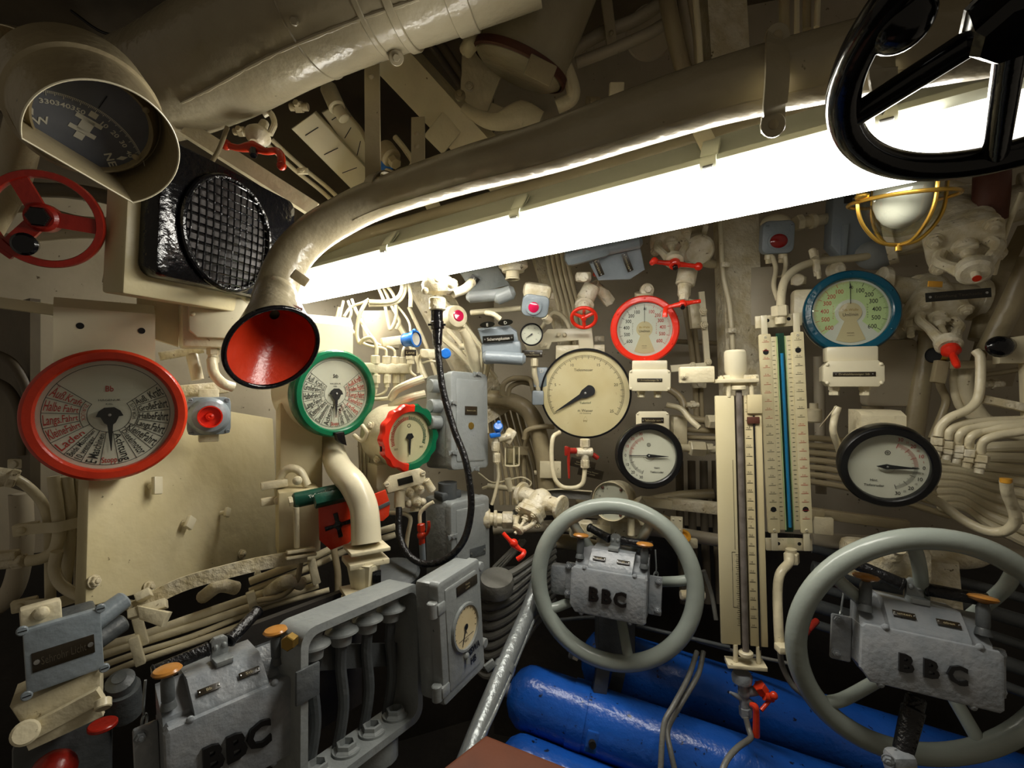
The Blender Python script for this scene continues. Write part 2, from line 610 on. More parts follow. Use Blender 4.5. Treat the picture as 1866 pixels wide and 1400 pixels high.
_bolts = {}
def bolts(parent, pts, r=0.006, mat='cream_cast', h=None, kind='hex', name='bolt'):
    key = (round(r, 4), mat, kind)
    if key not in _bolts:
        b = MB(mat)
        hh = h or r * 0.9
        if kind == 'hex':
            b.cyl((0, 0, 0), (0, 0, hh * 0.25), r * 1.25, seg=14)
            b.hexa((0, 0, 0), (0, 0, hh), r)
            b.cyl((0, 0, hh * 0.8), (0, 0, hh * 1.35), r * 0.5, seg=10, bev=r * 0.1)
        elif kind == 'dome':
            b.lathe([(r, 0), (r, hh * 0.2), (r * 0.85, hh * 0.6), (r * 0.45, hh * 0.9), (0.0, hh)], seg=14)
        else:
            b.lathe([(r, 0), (r, hh * 0.5), (r * 0.8, hh * 0.7), (0.0, hh * 0.7)], seg=14)
            b.mat('ink').box((0, 0, hh * 0.7), (r * 1.4, r * 0.22, hh * 0.1))
        _bolts[key] = finish(b, name)
    for p in pts:
        o = bpy.data.objects.new(name, _bolts[key])
        C.objects.link(o)
        o.parent = parent
        if isinstance(p, Matrix):
            o.matrix_local = p
        else:
            o.matrix_local = Matrix.Translation(Vector(p))

def pp(name, label, cat, pts, wpx, mat='cream', group=None, seg=12, r=None, ends=None, step=6):
    """pipe or cable along points given as pixel + depth; wpx is its width in pixels at the first point"""
    if r is None: r = wpx / 2 * pts[0][2] / FOC
    P = [at(*p) for p in pts]
    m = MB(mat)
    m.tube(P, r, seg, step=step)
    return solo(name, m, label, cat, group)

def YA(px):
    return 2.0625 / (1 - 0.625 * (px - 933) / FOC)
def YB(px):
    return 2.033 / (1 + 0.344 * (px - 933) / FOC)
YAW_A, YAW_B = 32, -19

# ============================================================ ROOM SHELL
def wallplane(name, pxs, Yf, z0, z1, mat, n=24, off=0.0):
    m = MB(mat)
    V = []
    for px in pxs:
        Y = Yf(px) + off
        x = (px - 933) / FOC * Yf(px)
        V.append((x, Y))
    for (a, b) in zip(V[:-1], V[1:]):
        t = 0.04
        d = Vector((b[0] - a[0], b[1] - a[1], 0)).normalized()
        nn = Vector((-d.y, d.x, 0)) * t
        A0, B0 = Vector((a[0], a[1], z0)), Vector((b[0], b[1], z0))
        A1, B1 = Vector((a[0], a[1], z1)), Vector((b[0], b[1], z1))
        V8 = [A0, B0, B0 + nn, A0 + nn, A1, B1, B1 + nn, A1 + nn]
        m._add(V8, [(0, 1, 5, 4), (1, 2, 6, 5), (2, 3, 7, 6), (3, 0, 4, 7), (0, 3, 2, 1), (4, 5, 6, 7)], smooth=False)
    return struct(name, m)

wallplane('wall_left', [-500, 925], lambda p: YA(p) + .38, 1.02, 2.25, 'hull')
wallplane('wall_left_upper', [-500, 925], lambda p: YA(p) + .38, 2.25, 3.1, 'hull_dark')  # wall split here so the shade above the duct is in its colour
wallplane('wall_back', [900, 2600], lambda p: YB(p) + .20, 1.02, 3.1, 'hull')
wallplane('wall_left_lower', [-500, 925], lambda p: YA(p) + .38, 0.0, 1.02, 'shade_dark')  # lower wall coloured dark in place of shade
wallplane('wall_back_lower', [900, 2600], lambda p: YB(p) + .20, 0.0, 1.02, 'shade_dark')  # same painted shade along the foot of the back wall
m = MB('shade_dark'); m.box((0.2, 1.1, -0.02), (4.6, 2.6, 0.04)); struct('floor', m)  # floor takes the painted shade tone too
m = MB('hull_dark'); m.box((0.2, 1.1, 3.12), (4.6, 2.6, 0.04)); struct('ceiling', m)  # shade of the deep ceiling recess put into the colour

# hull frames standing on the walls and crossing the ceiling
def rib(name, pts, wpx, dep, mat='cream_rough', up=(0, -1, 0)):
    P = [at(*p) for p in pts]
    m = MB(mat)
    wd = wpx * pts[0][2] / FOC
    m.strip(P, wd, dep, up, smooth=False)
    return struct(name, m)
rib('trim_1', [(1352, 740, 1.66), (1348, 640, 1.66), (1340, 400, 1.66), (1312, -60, 1.55)], 66, 0.07)
rib('trim_2', [(905, 760, 1.90), (800, 560, 1.84), (735, 440, 1.76)], 62, 0.05, up=(0.4, -1, 0))
rib('trim_3', [(1045, 640, 1.90), (985, 440, 1.86), (940, 330, 1.8)], 44, 0.05, up=(0.1, -1, 0))
rib('trim_4', [(1010, 420, 1.75), (700, 85, 1.50), (640, 20, 1.4)], 66, 0.05, mat='cream', up=(0, -0.5, -1))
rib('trim_5', [(300, 560, 1.36), (268, 430, 1.36), (262, 330, 1.34)], 60, 0.04, mat='panel', up=(0.5, -1, 0))
rib('trim_6', [(575, 385, 1.50), (450, 305, 1.46), (340, 235, 1.42)], 26, 0.03, mat='cream', up=(0.4, -1, 0))
rib('trim_7', [(1800, 700, 1.5), (1850, 520, 1.42), (1900, 420, 1.40)], 60, 0.05, mat='tan')

# ============================================================ FLUORESCENT FIXTURE
def lampY(px):
    return 1 / (0.806 + 0.000603 * (px - 1000))
LP = [(552, 513), (1000, 405), (1306, 328), (1552, 265), (1866, 194), (1950, 175)]
A_, B_ = at(552, 520, lampY(552) - .02), at(1880, 205, lampY(1880))
ax = (B_ - A_).normalized()
pit = math.radians(-42)
nn = Vector((0.30, -1, 0)).normalized() * math.cos(pit) + Vector((0, 0, 1)) * math.sin(pit)
nn = (nn - ax * nn.dot(ax)).normalized()
uu = nn.cross(ax)
if uu.z < 0: uu = -uu
LF = Matrix((ax, uu, nn)).transposed().to_4x4(); LF.translation = (A_ + B_) / 2
LL = (B_ - A_).length
lamp = thing('fluorescent_fixture', 'long lit fluorescent ceiling fixture running below the thick pipe', 'lamp', LF)
def extr(mb, prof, x0, x1, closed=True):
    n = len(prof)
    V = [(x0, u, z) for (u, z) in prof] + [(x1, u, z) for (u, z) in prof]
    F = [(i, (i + 1) % n, n + (i + 1) % n, n + i) for i in range(n if closed else n - 1)]
    if closed: F += [tuple(range(n))[::-1], tuple(range(n, 2 * n))]
    mb._add(V, F, smooth=True)
m = MB('housing')
extr(m, [(-.045, -.095), (.052, -.095), (.060, -.02), (.068, -.008), (.068, .010), (.060, .014), (-.060, .014), (-.068, .010), (-.068, -.004), (-.056, -.02)], -LL / 2, LL / 2)
m.box((0, -.060, .018), (LL, .014, .008), .002)
part('housing', m, lamp, 'pale beige fixture housing')
m = MB('lamp')
pr = [(.053 * math.cos(math.radians(a)) * 1.0, .010 + .064 * math.sin(math.radians(a)) ** 0.75) for a in range(0, 181, 12)]
extr(m, pr, -LL / 2 + .01, LL / 2 - .11, closed=False)
cap = [( -LL / 2 + .01, u, z) for (u, z) in pr]
m._add(cap, [tuple(range(len(cap)))])
part('diffuser', m, lamp, 'glowing white diffuser')
m = MB('lamp_dim')
extr(m, pr, LL / 2 - .11, LL / 2 - .005, closed=False)
cap = [(LL / 2 - .005, u, z) for (u, z) in pr]
m._add(cap, [tuple(range(len(cap)))])
part('diffuser_end', m, lamp, 'dimmer ribbed end of the diffuser')
for px in (706, 943, 1293, 1615):
    q = LF.inverted() @ at(px, 0, 1)  # find x along fixture by sight line
    Fi = LF.inverted(); o = Fi @ CAM; py = 418 - (px - 1000) * 0.262 - 30
    d = (Fi.to_3x3() @ (at(px, py, 1.0) - CAM)); t = (0.02 - o.z) / d.z
    x = (o + d * t).x
    m = MB('housing')
    m.strip([(x, .062, -.060), (x, .066, -.012), (x, .074, .004), (x, .070, .018), (x, .056, .026)], .030, .003, (0, 1, .5))
    m.box((x, .072, -.028), (.034, .006, .05), .002)
    c = part('clip', m, lamp, 'spring clip on the upper edge')
    m = MB('steel'); m.box((x, .066, .025), (.020, .008, .006), .002)
    part('catch', m, c)

# ============================================================ VOICE PIPE
def pipeY(px):
    return 1.0 / (0.78 + 0.00078 * (px - 720))
vp = thing('voice_pipe', 'thick tan voice pipe with a black-rimmed red horn at its left end', 'pipe', at(492, 633, 1.14))
ctr = [(2010, 5), (1866, 48), (1560, 108), (1290, 174), (1000, 269), (850, 310), (720, 352), (650, 380), (575, 424), (530, 470), (503, 530), (494, 575)]
PY = [pipeY(p[0]) for p in ctr[:7]] + [1.31, 1.30, 1.27, 1.24, 1.20]
P = [at(c[0], c[1], y) for c, y in zip(ctr, PY)]
m = MB('pipe_tan'); m.tube(P, 0.050, 36, step=8)
world_part('pipe_body', m, vp)
hF, hR = circfit(403, 579, 558, 708, 1.10, 22, -16, xtop=530)
back = at(500, 560, 1.40)
hFi = hF.inverted()
m = MB('pipe_tan')
b0 = hFi @ back
nst = 14
prof = []
# flared bell between the pipe's end and the rim
V, Fc = [], []
seg = 48
ringsN = 12
pdir = (hFi @ P[-1]) - (hFi @ P[-3])
for i in range(ringsN + 1):
    t = i / ringsN
    c = (hFi @ P[-2]) * (1 - t) + Vector((0, 0, -.004)) * t
    r = 0.050 + (hR * 0.97 - 0.050) * (t ** 1.35)
    for k in range(seg):
        a = 2 * math.pi * k / seg
        V.append((c.x + r * math.cos(a), c.y + r * math.sin(a), c.z))
for i in range(ringsN):
    for k in range(seg):
        Fc.append((i * seg + k, i * seg + (k + 1) % seg, (i + 1) * seg + (k + 1) % seg, (i + 1) * seg + k))
m._add(V, Fc, hF)
world_part('horn_bell', m, vp)
m = MB('red')
V2 = []
for i in range(ringsN + 1):
    t = i / ringsN
    c = Vector(((hFi @ P[-2]).x * 0.55, (hFi @ P[-2]).y * 0.55, -.11)) * (1 - t) + Vector((0, 0, -.001)) * t
    r = 0.012 + (hR * 0.93 - 0.012) * (t ** 0.85)
    for k in range(seg):
        a = 2 * math.pi * k / seg
        V2.append((c.x + r * math.cos(a), c.y + r * math.sin(a), c.z))
m._add(V2, Fc, hF)
world_part('horn_lining', m, vp, 'glossy red inside of the horn')
m = MB('black'); m.ring(hR * 0.965, hR * 0.055, hF, 56, 14)
world_part('horn_rim', m, vp, 'black rim of the horn')
m = MB('tan'); F_ = face(547, 507, 1.19, 20, -10, -35); m.box((0, 0, 0), (.040, .025, .026), .004, F_)
world_part('clip', m, vp)
m = MB('rust'); F_ = face(530, 560, 1.11, 20, -30, -20); m.box((0, 0, 0), (.05, .014, .012), .003, F_)
world_part('hinge', m, vp)

def pipe_clamp(px, label, w=0.03, lug=True, top=None):
    Y = pipeY(px)
    i = 6
    py = np.interp(px, [c[0] for c in ctr[:7]][::-1], [c[1] for c in ctr[:7]][::-1])
    c = at(px, float(py), Y)
    d = (P[1] - P[5]).normalized()
    F_ = axisframe(c, d)
    t = thing('pipe_clamp', label, 'clamp', F_)
    m = MB('pipe_tan')
    m.lathe([(.0502, -w / 2), (.054, -w / 2), (.054, w / 2), (.0502, w / 2)], seg=40, cap=False)
    part('band', m, t)
    return t, F_
t, F_ = pipe_clamp(700, 'band clamp on the thick pipe under the vertical flat hanger', 0.035)
bolts(t, [Matrix.Rotation(math.radians(200), 4, 'Z') @ Matrix.Translation((.0525, 0, 0)) @ Matrix.Rotation(math.radians(90), 4, 'Y')], .012, 'pipe_tan', kind='dome')

# wide strap that crosses the pipe in front of the viewer
Y0 = pipeY(1415)
t = thing('pipe_strap', 'flat tan strap with round bolt ends crossing the thick pipe', 'strap', at(1413, 150, Y0 - .055))
m = MB('pipe_tan')
pts = [at(1416, 62, Y0 - .030), at(1416, 85, Y0 - .050), at(1416, 140, Y0 - .060), at(1412, 190, Y0 - .050), at(1409, 208, Y0 - .038), at(1408, 240, Y0 - .030)]
m.strip(pts, .034, .004, (0, -1, -.2))
world_part('strap', m, t)
for (px, py, y) in ((1416, 66, Y0 - .036), (1408, 228, Y0 - .036)):
    F_ = face(px, py, y, -5, -10)
    m = MB('pipe_tan'); m.cyl((0, 0, -.003), (0, 0, .003), .0175, bev=.001, T=F_)
    e = world_part('lug', m, t)
    m = MB('tan'); m.lathe([(.008, 0), (.007, .004), (.003, .006), (0, .006)], axisframe(F_.translation, F_.to_3x3().col[2]) , 14)
    world_part('rivet', m, t)
t = thing('pipe_strap', 'second strap half hidden behind the black wheel rim', 'strap', at(1600, 130, .64))
m = MB('pipe_tan')
m.strip([at(1612, 60, .67), at(1608, 120, .625), at(1612, 160, .635), at(1622, 188, .65)], .036, .004, (0, -1, -.2))
world_part('strap', m, t)

# round bar behind pipe and fixture
pp('conduit', 'thin tan conduit between the thick pipe and the light fixture', 'pipe',
   [(560, 462, 1.80), (720, 415, 1.63), (1000, 338, 1.30), (1306, 250, 1.07), (1640, 158, .90), (1900, 90, .80)], 26, 'pipe_tan')
for k, (px, py, Y, w_) in enumerate(((800, 392, 1.54, 26), (1293, 262, 1.0, 32))):
    t = thing('flat_bracket', ['short slanted flat bar between pipe and fixture', 'flat tab holding the light fixture at the spring clip'][k], 'bracket', at(px, py, Y))
    m = MB('cream_smooth')
    m.strip([at(px - 14, py - 22, Y + .01), at(px + 6, py + 18, Y - .02)], toR(w_, Y), .006, (0, -1, 0), smooth=False)
    world_part('bar', m, t)

# vertical hangers
def flatbar(name, label, pts, wpx, th=.006, mat='tan', up=(0, -1, -.1), bolt=None, cat='bracket', group=None):
    t = thing(name, label, cat, at(*pts[0]), group)
    m = MB(mat)
    m.strip([at(*p) for p in pts], toR(wpx, pts[0][2]), th, up, smooth=False)
    world_part('bar', m, t)
    if bolt:
        bolts(t, [axisframe(at(*b) - at(*pts[0]), (0, -1, 0)) for b in bolt], .008, mat, kind='dome')
    return t
flatbar('pipe_hanger', 'vertical flat hanger bar carrying the bend of the thick pipe', [(678, 110, 1.35), (680, 330, 1.31)], 27, .008, bolt=[(676, 140, 1.34)])
flatbar('pipe_hanger', 'shorter bolted flat hanger bar right of the long hanger', [(762, 215, 1.38), (762, 305, 1.34)], 24, .008, bolt=[(760, 245, 1.365), (760, 268, 1.355)])

# ============================================================ BIG DUCT
dt = thing('ventilation_duct', 'huge tan ventilation duct sweeping across the upper left', 'duct', at(450, 90, 1.3))
dp = [(60, 190, 1.80), (170, 185, 1.66), (290, 158, 1.48), (400, 108, 1.33), (517, 42, 1.24), (655, -18, 1.18), (790, -66, 1.14), (960, -130, 1.10)]
DP = [at(*p) for p in dp]
m = MB('pipe_tan'); m.tube(DP, 0.148, 48, step=8)
world_part('duct_body', m, dt)
sp = smooth_path(DP, 20)
def ductring(i, w_, r_, name='joint_band'):
    c = sp[i]; d = (sp[i + 1] - sp[i - 1]).normalized()
    m = MB('pipe_tan')
    m.lathe([(.147, -w_ / 2), (r_ - .002, -w_ / 2), (r_, -w_ / 2 + .002), (r_, w_ / 2 - .002), (r_ - .002, w_ / 2), (.147, w_ / 2)], axisframe(c, d), 56, cap=False)
    world_part(name, m, dt)
ductring(87, .006, .1505)
ductring(103, .014, .1525)
ductring(110, .02, .154)
ductring(124, .05, .153)
for (px, py) in ((536, 38), (718, 92), (722, 105)):
    F_ = face(px, py, 1.105 if px < 600 else 1.20, 15, -35)
    m = MB('pipe_tan')
    m.cyl((0, 0, -.02), (0, 0, .004), .018 if px > 600 else .010, bev=.002, T=F_)
    m.hexa((0, 0, .004), (0, 0, .012), .009, T=F_)
    world_part('lug', m, dt)

# second duct with flange and collar
F_ = axisframe(at(945, 128, 1.42), at(945, 128, 1.42) - at(1012, -60, 1.35))
d2 = thing('duct_stub', 'stubby vertical duct ending in a round flange above the thick pipe', 'duct', F_)
m = MB('pipe_tan')
m.lathe([(.136, -.34), (.133, -.02), (.128, .0), (.11, .012), (0, .016)], seg=48)
part('duct_body', m, d2)
m = MB('rust'); m.lathe([(.134, -.025), (.141, -.022), (.141, -.004), (.134, 0)], seg=48, cap=False)
part('gasket', m, d2)
m = MB('tan'); G = face(985, 128, 1.30, 6, -25, -20); m.box((0, 0, 0), (.075, .05, .008), .003, G)
world_part('patch_plate', m, d2, 'square patch riveted on the duct')
t = thing('duct_flange', 'heavy cream flange block bolted beside the stubby duct', 'flange', at(890, 120, 1.5))
m = MB('cream')
G = face(905, 130, 1.56, 5, -20, -22)
m.prism([(-.15, .10), (-.10, .15), (.02, .15), (.02, -.12), (-.03, -.14), (-.08, -.11)], -.03, .03, .008, G)
m.prism([(.0, -.09), (.19, -.075), (.20, -.115), (.0, -.135)], -.03, .02, .006, G)
world_part('flange_body', m, t)
m = MB('cream'); m.tube([at(860, 30, 1.40), at(862, 70, 1.38), at(850, 92, 1.42)], .022, 14)
world_part('lifting_eye', m, t)
bolts(t, [t.matrix_world.inverted() @ (G @ Matrix.Translation((-.11, .09, .03))), t.matrix_world.inverted() @ (G @ Matrix.Translation((-.06, -.08, .03)))], .012)
t = solo('hook_arm', MB('cream').tube([at(1015, 90, 1.44), at(1032, 125, 1.42), at(1045, 165, 1.42), at(1040, 182, 1.43), at(1015, 195, 1.44)], .020, 14), 'curved cream hook arm right of the stubby duct', 'bracket')
t = solo('cast_lever', MB('cream').tube([at(845, 195, 1.50), at(870, 212, 1.48), at(905, 222, 1.46), at(950, 210, 1.46), at(985, 222, 1.46)], [.014, .020, .026, .042, .030], 14, flat=.6), 'swan-necked cream lever casting below the duct flange', 'lever')

# ceiling pipes and beams behind
cp = [
 ('ceiling_pipe', 'pale square-looking pipe slanting down at the right of the sleeve pipes', [(1205, -60, 1.50), (1228, 60, 1.5), (1262, 190, 1.56)], 30, 'tan'),
 ('ceiling_pipe', 'dark slim pipe close behind the pale slanting one', [(1238, -60, 1.55), (1256, 60, 1.55), (1280, 190, 1.6)], 22, 'hull'),
 ('ceiling_cable', 'thin pale cable beside the wide frame at the top', [(1264, -40, 1.4), (1274, 80, 1.44), (1278, 190, 1.5)], 12, 'cream'),
 ('ceiling_cable', 'second thin cable tied beside the wide frame at the top', [(1250, -40, 1.45), (1268, 80, 1.49), (1268, 190, 1.54)], 9, 'tan'),
 ('ceiling_pipe', 'horizontal pipe with sleeve joint, upper one right of the stubby duct', [(1040, 95, 1.64), (1095, 62, 1.62), (1160, 35, 1.60), (1215, -2, 1.58)], 22, 'hull'),
 ('ceiling_pipe', 'horizontal pipe with sleeve joint, lower one right of the stubby duct', [(1050, 115, 1.62), (1110, 92, 1.60), (1180, 62, 1.58), (1220, 38, 1.56)], 20, 'hull'),
 ('ceiling_pipe', 'upper of two round pipes slanting down right of the box beam', [(740, 90, 1.62), (850, 215, 1.70), (900, 270, 1.74)], 22, 'tan'),
 ('ceiling_pipe', 'lower of two round pipes slanting down right of the box beam', [(716, 100, 1.58), (830, 235, 1.64), (880, 292, 1.7)], 24, 'tan'),
 ('ceiling_pipe', 'thin dark pipe in the gap below the big duct', [(770, 60, 1.72), (850, 170, 1.76), (900, 240, 1.8)], 14, 'hull_dark'),
 ('ceiling_cable', 'thin cable hugging the hull left of the red crank valve', [(496, 255, 1.62), (545, 300, 1.66), (600, 345, 1.70), (650, 395, 1.74)], 8, 'cream'),
 ('ceiling_cable', 'twin of the thin cable, just below it', [(486, 262, 1.62), (535, 308, 1.66), (590, 352, 1.70), (640, 402, 1.74)], 8, 'cream'),
 ('ceiling_pipe', 'curved pale pipe crossing the dark ceiling at the top left', [(100, 30, 1.9), (170, 48, 1.9), (250, 30, 1.9), (300, -20, 1.9)], 9, 'tan'),
 ('ceiling_pipe', 'dim pale pipe behind the curved one at the top left', [(140, 48, 1.95), (230, 72, 1.95), (320, 60, 1.95)], 8, 'tan'),
 ('ceiling_pipe', 'upright pipe behind the strap at the top right', [(1428, -40, 1.2), (1430, 70, 1.2)], 18, 'tan'),
 ('ceiling_pipe', 'narrow upright pipe right of the strap at the top right', [(1452, -40, 1.25), (1452, 60, 1.25)], 9, 'cream'),
 ('ceiling_pipe', 'dark upright pipe next to the narrow one at the top right', [(1470, -40, 1.27), (1470, 54, 1.27)], 14, 'tan'),
 ('ceiling_pipe', 'last upright pipe before the black wheel at the top right', [(1492, -40, 1.25), (1488, 50, 1.25)], 10, 'cream'),
]
for n_, l_, pts, w_, mt in cp:
    pp(n_, l_, 'cable' if 'cable' in n_ else 'pipe', pts, w_, mt)
t = solo('ceiling_boss', MB('hull').cyl(at(1185, 60, 1.72), at(1185, 60, 1.76), .085, bev=.006, seg=36), 'round cover plate on the ceiling behind the sleeve pipes', 'cover')
t = thing('cable_saddle', 'two-hole saddle plate over the sleeve pipes', 'clamp', at(1110, 55, 1.58))
m = MB('tan'); m.box((0, 0, 0), (.035, .14, .01), .004, face(1110, 40, 1.57, 0, -20, 12)); world_part('plate', m, t)
bolts(t, [axisframe(at(1114, 60, 1.56) - t.location, (0, -1, 0)), axisframe(at(1100, 5, 1.56) - t.location, (0, -1, 0))], .008, 'tan', kind='dome')
t = solo('cable_clip', MB('cream').box((0, 0, 0), (.04, .04, .02), .003, face(1123, 165, 1.40, 0, -20, 0)), 'small square clip standing on top of the thick pipe', 'clip')

# ribbed terminal boxes between duct and pipe
for k, (pts, lb) in enumerate(((((530, 235), (572, 205), (690, 330), (640, 345)), 'left of two pale slotted terminal covers above the pipe bend'),
                               (((585, 205), (622, 190), (672, 262), (668, 320)), 'right of two pale slotted terminal covers above the pipe bend'))):
    c = np.mean(pts, 0)
    G = face(c[0], c[1], 1.62, 10, -35)
    t = thing('terminal_cover', lb, 'cover', G)
    m = MB('cream_smooth')
    lp = [onplane(G, *p) for p in pts]
    m.prism(lp, -.04, .0, .006)
    part('cover', m, t)
    m = MB('ink')
    c0 = Vector((sum(p[0] for p in lp) / 4, sum(p[1] for p in lp) / 4, .0008))
    for q in (-.7, -.1, .5):
        a = Vector((*lp[0], 0)).lerp(Vector((*lp[3], 0)), .5 + q * .5); b = Vector((*lp[1], 0)).lerp(Vector((*lp[2], 0)), .5 + q * .5)
        s = (b - a)
        m.strip([a + s * .2 + Vector((0, 0, .001)), a + s * .75 + Vector((0, 0, .001))], .0025, .001, (0, 0, 1), smooth=False)
    part('slot', m, t)
t = solo('hose_union', MB('cream').cyl(at(598, 160, 1.58), at(615, 198, 1.56), .026, bev=.004).cyl(at(615, 198, 1.56), at(628, 218, 1.56), .018, bev=.003), 'cylindrical cable union above the slotted covers', 'fitting')
t = solo('cable', MB('tan').tube([at(640, 215, 1.54), at(660, 240, 1.53), at(672, 275, 1.52), at(672, 320, 1.52)], .006, 10), 'thin cable curving down behind the vertical hanger', 'cable')
t = solo('cable', MB('cream').tube([at(720, 250, 1.56), at(740, 275, 1.55), at(752, 300, 1.55), at(725, 318, 1.54), at(700, 308, 1.54)], .009, 10), 'looped cream cable between the two hangers', 'cable')
t = solo('box_beam_end', MB('cream').box((0, 0, 0), (.08, .12, .05), .004, face(812, 238, 1.6, 5, -25, -42)), 'stub of square cream beam touching the thick pipe', 'beam')
m = MB('tan'); m.cyl(at(700, 270, 1.53), at(715, 290, 1.51), .03, bev=.005); m.hexa(at(715, 290, 1.51), at(722, 300, 1.50), .018)
t = solo('pipe_union', m, 'knobbly pipe union between the two hangers', 'fitting')
m = MB('blue_valve'); m.cyl(at(703, 305, 1.55), at(703, 305, 1.53), .022, bev=.003)
t = solo('pipe_plug', m, 'small blue plug just above the pipe bend', 'plug')

# red crank valve under the big duct
t = thing('crank_valve', 'dark red double-ended crank handle on a cream valve under the big duct', 'valve', at(462, 268, 1.34))
m = MB('red'); m.tube([at(412, 264, 1.32), at(435, 270, 1.32), at(460, 268, 1.32), at(485, 276, 1.31), at(504, 275, 1.31), at(512, 284, 1.30), at(513, 300, 1.29)], [.009, .009, .015, .009, .009, .010, .010], 12); m.sphere(at(412, 264, 1.32), .014); m.sphere(at(460, 268, 1.32), (.018, .014, .016)); m.sphere(at(513, 302, 1.29), .012); world_part('handle', m, t)
m = MB('black'); m.hexa(at(462, 272, 1.31), at(462, 284, 1.30), .010); world_part('handle_nut', m, t)
m = MB('cream_cast'); m.lathe([(.012, -.02), (.030, .0), (.034, .012), (.024, .03), (.014, .04), (.012, .07)], axisframe(at(468, 252, 1.36), at(492, 205, 1.42) - at(468, 252, 1.36)), 22); m.tube([at(492, 245, 1.37), at(500, 225, 1.38), at(492, 205, 1.40), at(480, 210, 1.40)], .008, 10); world_part('body', m, t)
for k, (a, b) in enumerate((((420, 236), (520, 140)),)):
    pass
m = MB('pipe_tan')
random.seed(3)
sq = smooth_path(DP, 20)
pts = []
for i in range(56, 118):
    tg = (sq[i + 1] - sq[i - 1]).normalized(); dn = Vector((0, -.55, -1)); dn = (dn - tg * dn.dot(tg)).normalized()
    pts.append(sq[i] + dn * .1475)
m.tube(pts, [.003 + .0035 * random.random() for _ in range(90)], 8, smooth=False)
world_part('weld_seam', m, dt)
m = MB('pipe_tan')
sq = smooth_path(P, 30)
pts = []
for i in range(8, 215):
    tg = (sq[i + 1] - sq[i - 1]).normalized(); dn = Vector((0, -.75, -1)); dn = (dn - tg * dn.dot(tg)).normalized()
    pts.append(sq[i] + dn * .0497)
m.tube(pts, [.0012 + .0022 * random.random() for _ in range(200)], 6, smooth=False)
world_part('weld_seam', m, vp)

# ============================================================ INSTRUMENT BUILDERS
def bezel(t, R, mat, w=0.17, dep=0.04, label=None, name='bezel', scallop=False):
    m = MB(mat)
    ri = R * (1 - w)
    m.lathe([(R * .98, -dep), (R, -dep * .8), (R, -R * .03), (R * .985, 0), (R * .955, R * .035), (ri + R * .035, R * .035), (ri + R * .01, R * .015), (ri, -R * .02), (ri, -R * .12)], seg=72, cap=False)
    return part(name, m, t, label)

def casecyl(t, R, dep, mat='cream_smooth', name='case', k=.93):
    m = MB(mat)
    m.lathe([(0, -dep), (R * k * .96, -dep), (R * k, -dep * .92), (R * k, -R * .03)], seg=48, cap=False)
    return part(name, m, t)

def dialdisc(t, r, z, mat):
    m = MB(mat); m.lathe([(r * 1.01, z - .004), (r * 1.01, z), (0, z)], seg=72)
    return part('dial', m, t)

def glass(t, r, z):
    m = MB('glass'); m.lathe([(r, z - .002), (r, z), (0, z)], seg=48)
    return part('cover_glass', m, t)

SECT_BB = [('Äuß.Kraft', 300, 'ink_red'), ('Halbe Fahrt', 283, 'ink_red'), ('Langs.Fahrt', 266, 'ink_red'), ('KleineFahrt', 248.8, 'ink_red'), ('Laden', 231.6, 'ink_red'),
           ('Beide Maschinen|10 weniger', 214.4, 'ink'), ('E·Maschinen', 197.2, 'ink'), ('Stopp', 180, 'ink_red'), ('Achtung', 162.8, 'ink'), ('Dieselmotor', 145.6, 'ink'),
           ('KleineFahrt', 128.4, 'ink'), ('Langs.Fahrt', 111.2, 'ink'), ('HalbeFahrt', 94, 'ink'), ('GroßeFahrt', 77, 'ink'), ('Äuß. Kraft', 60, 'ink')]

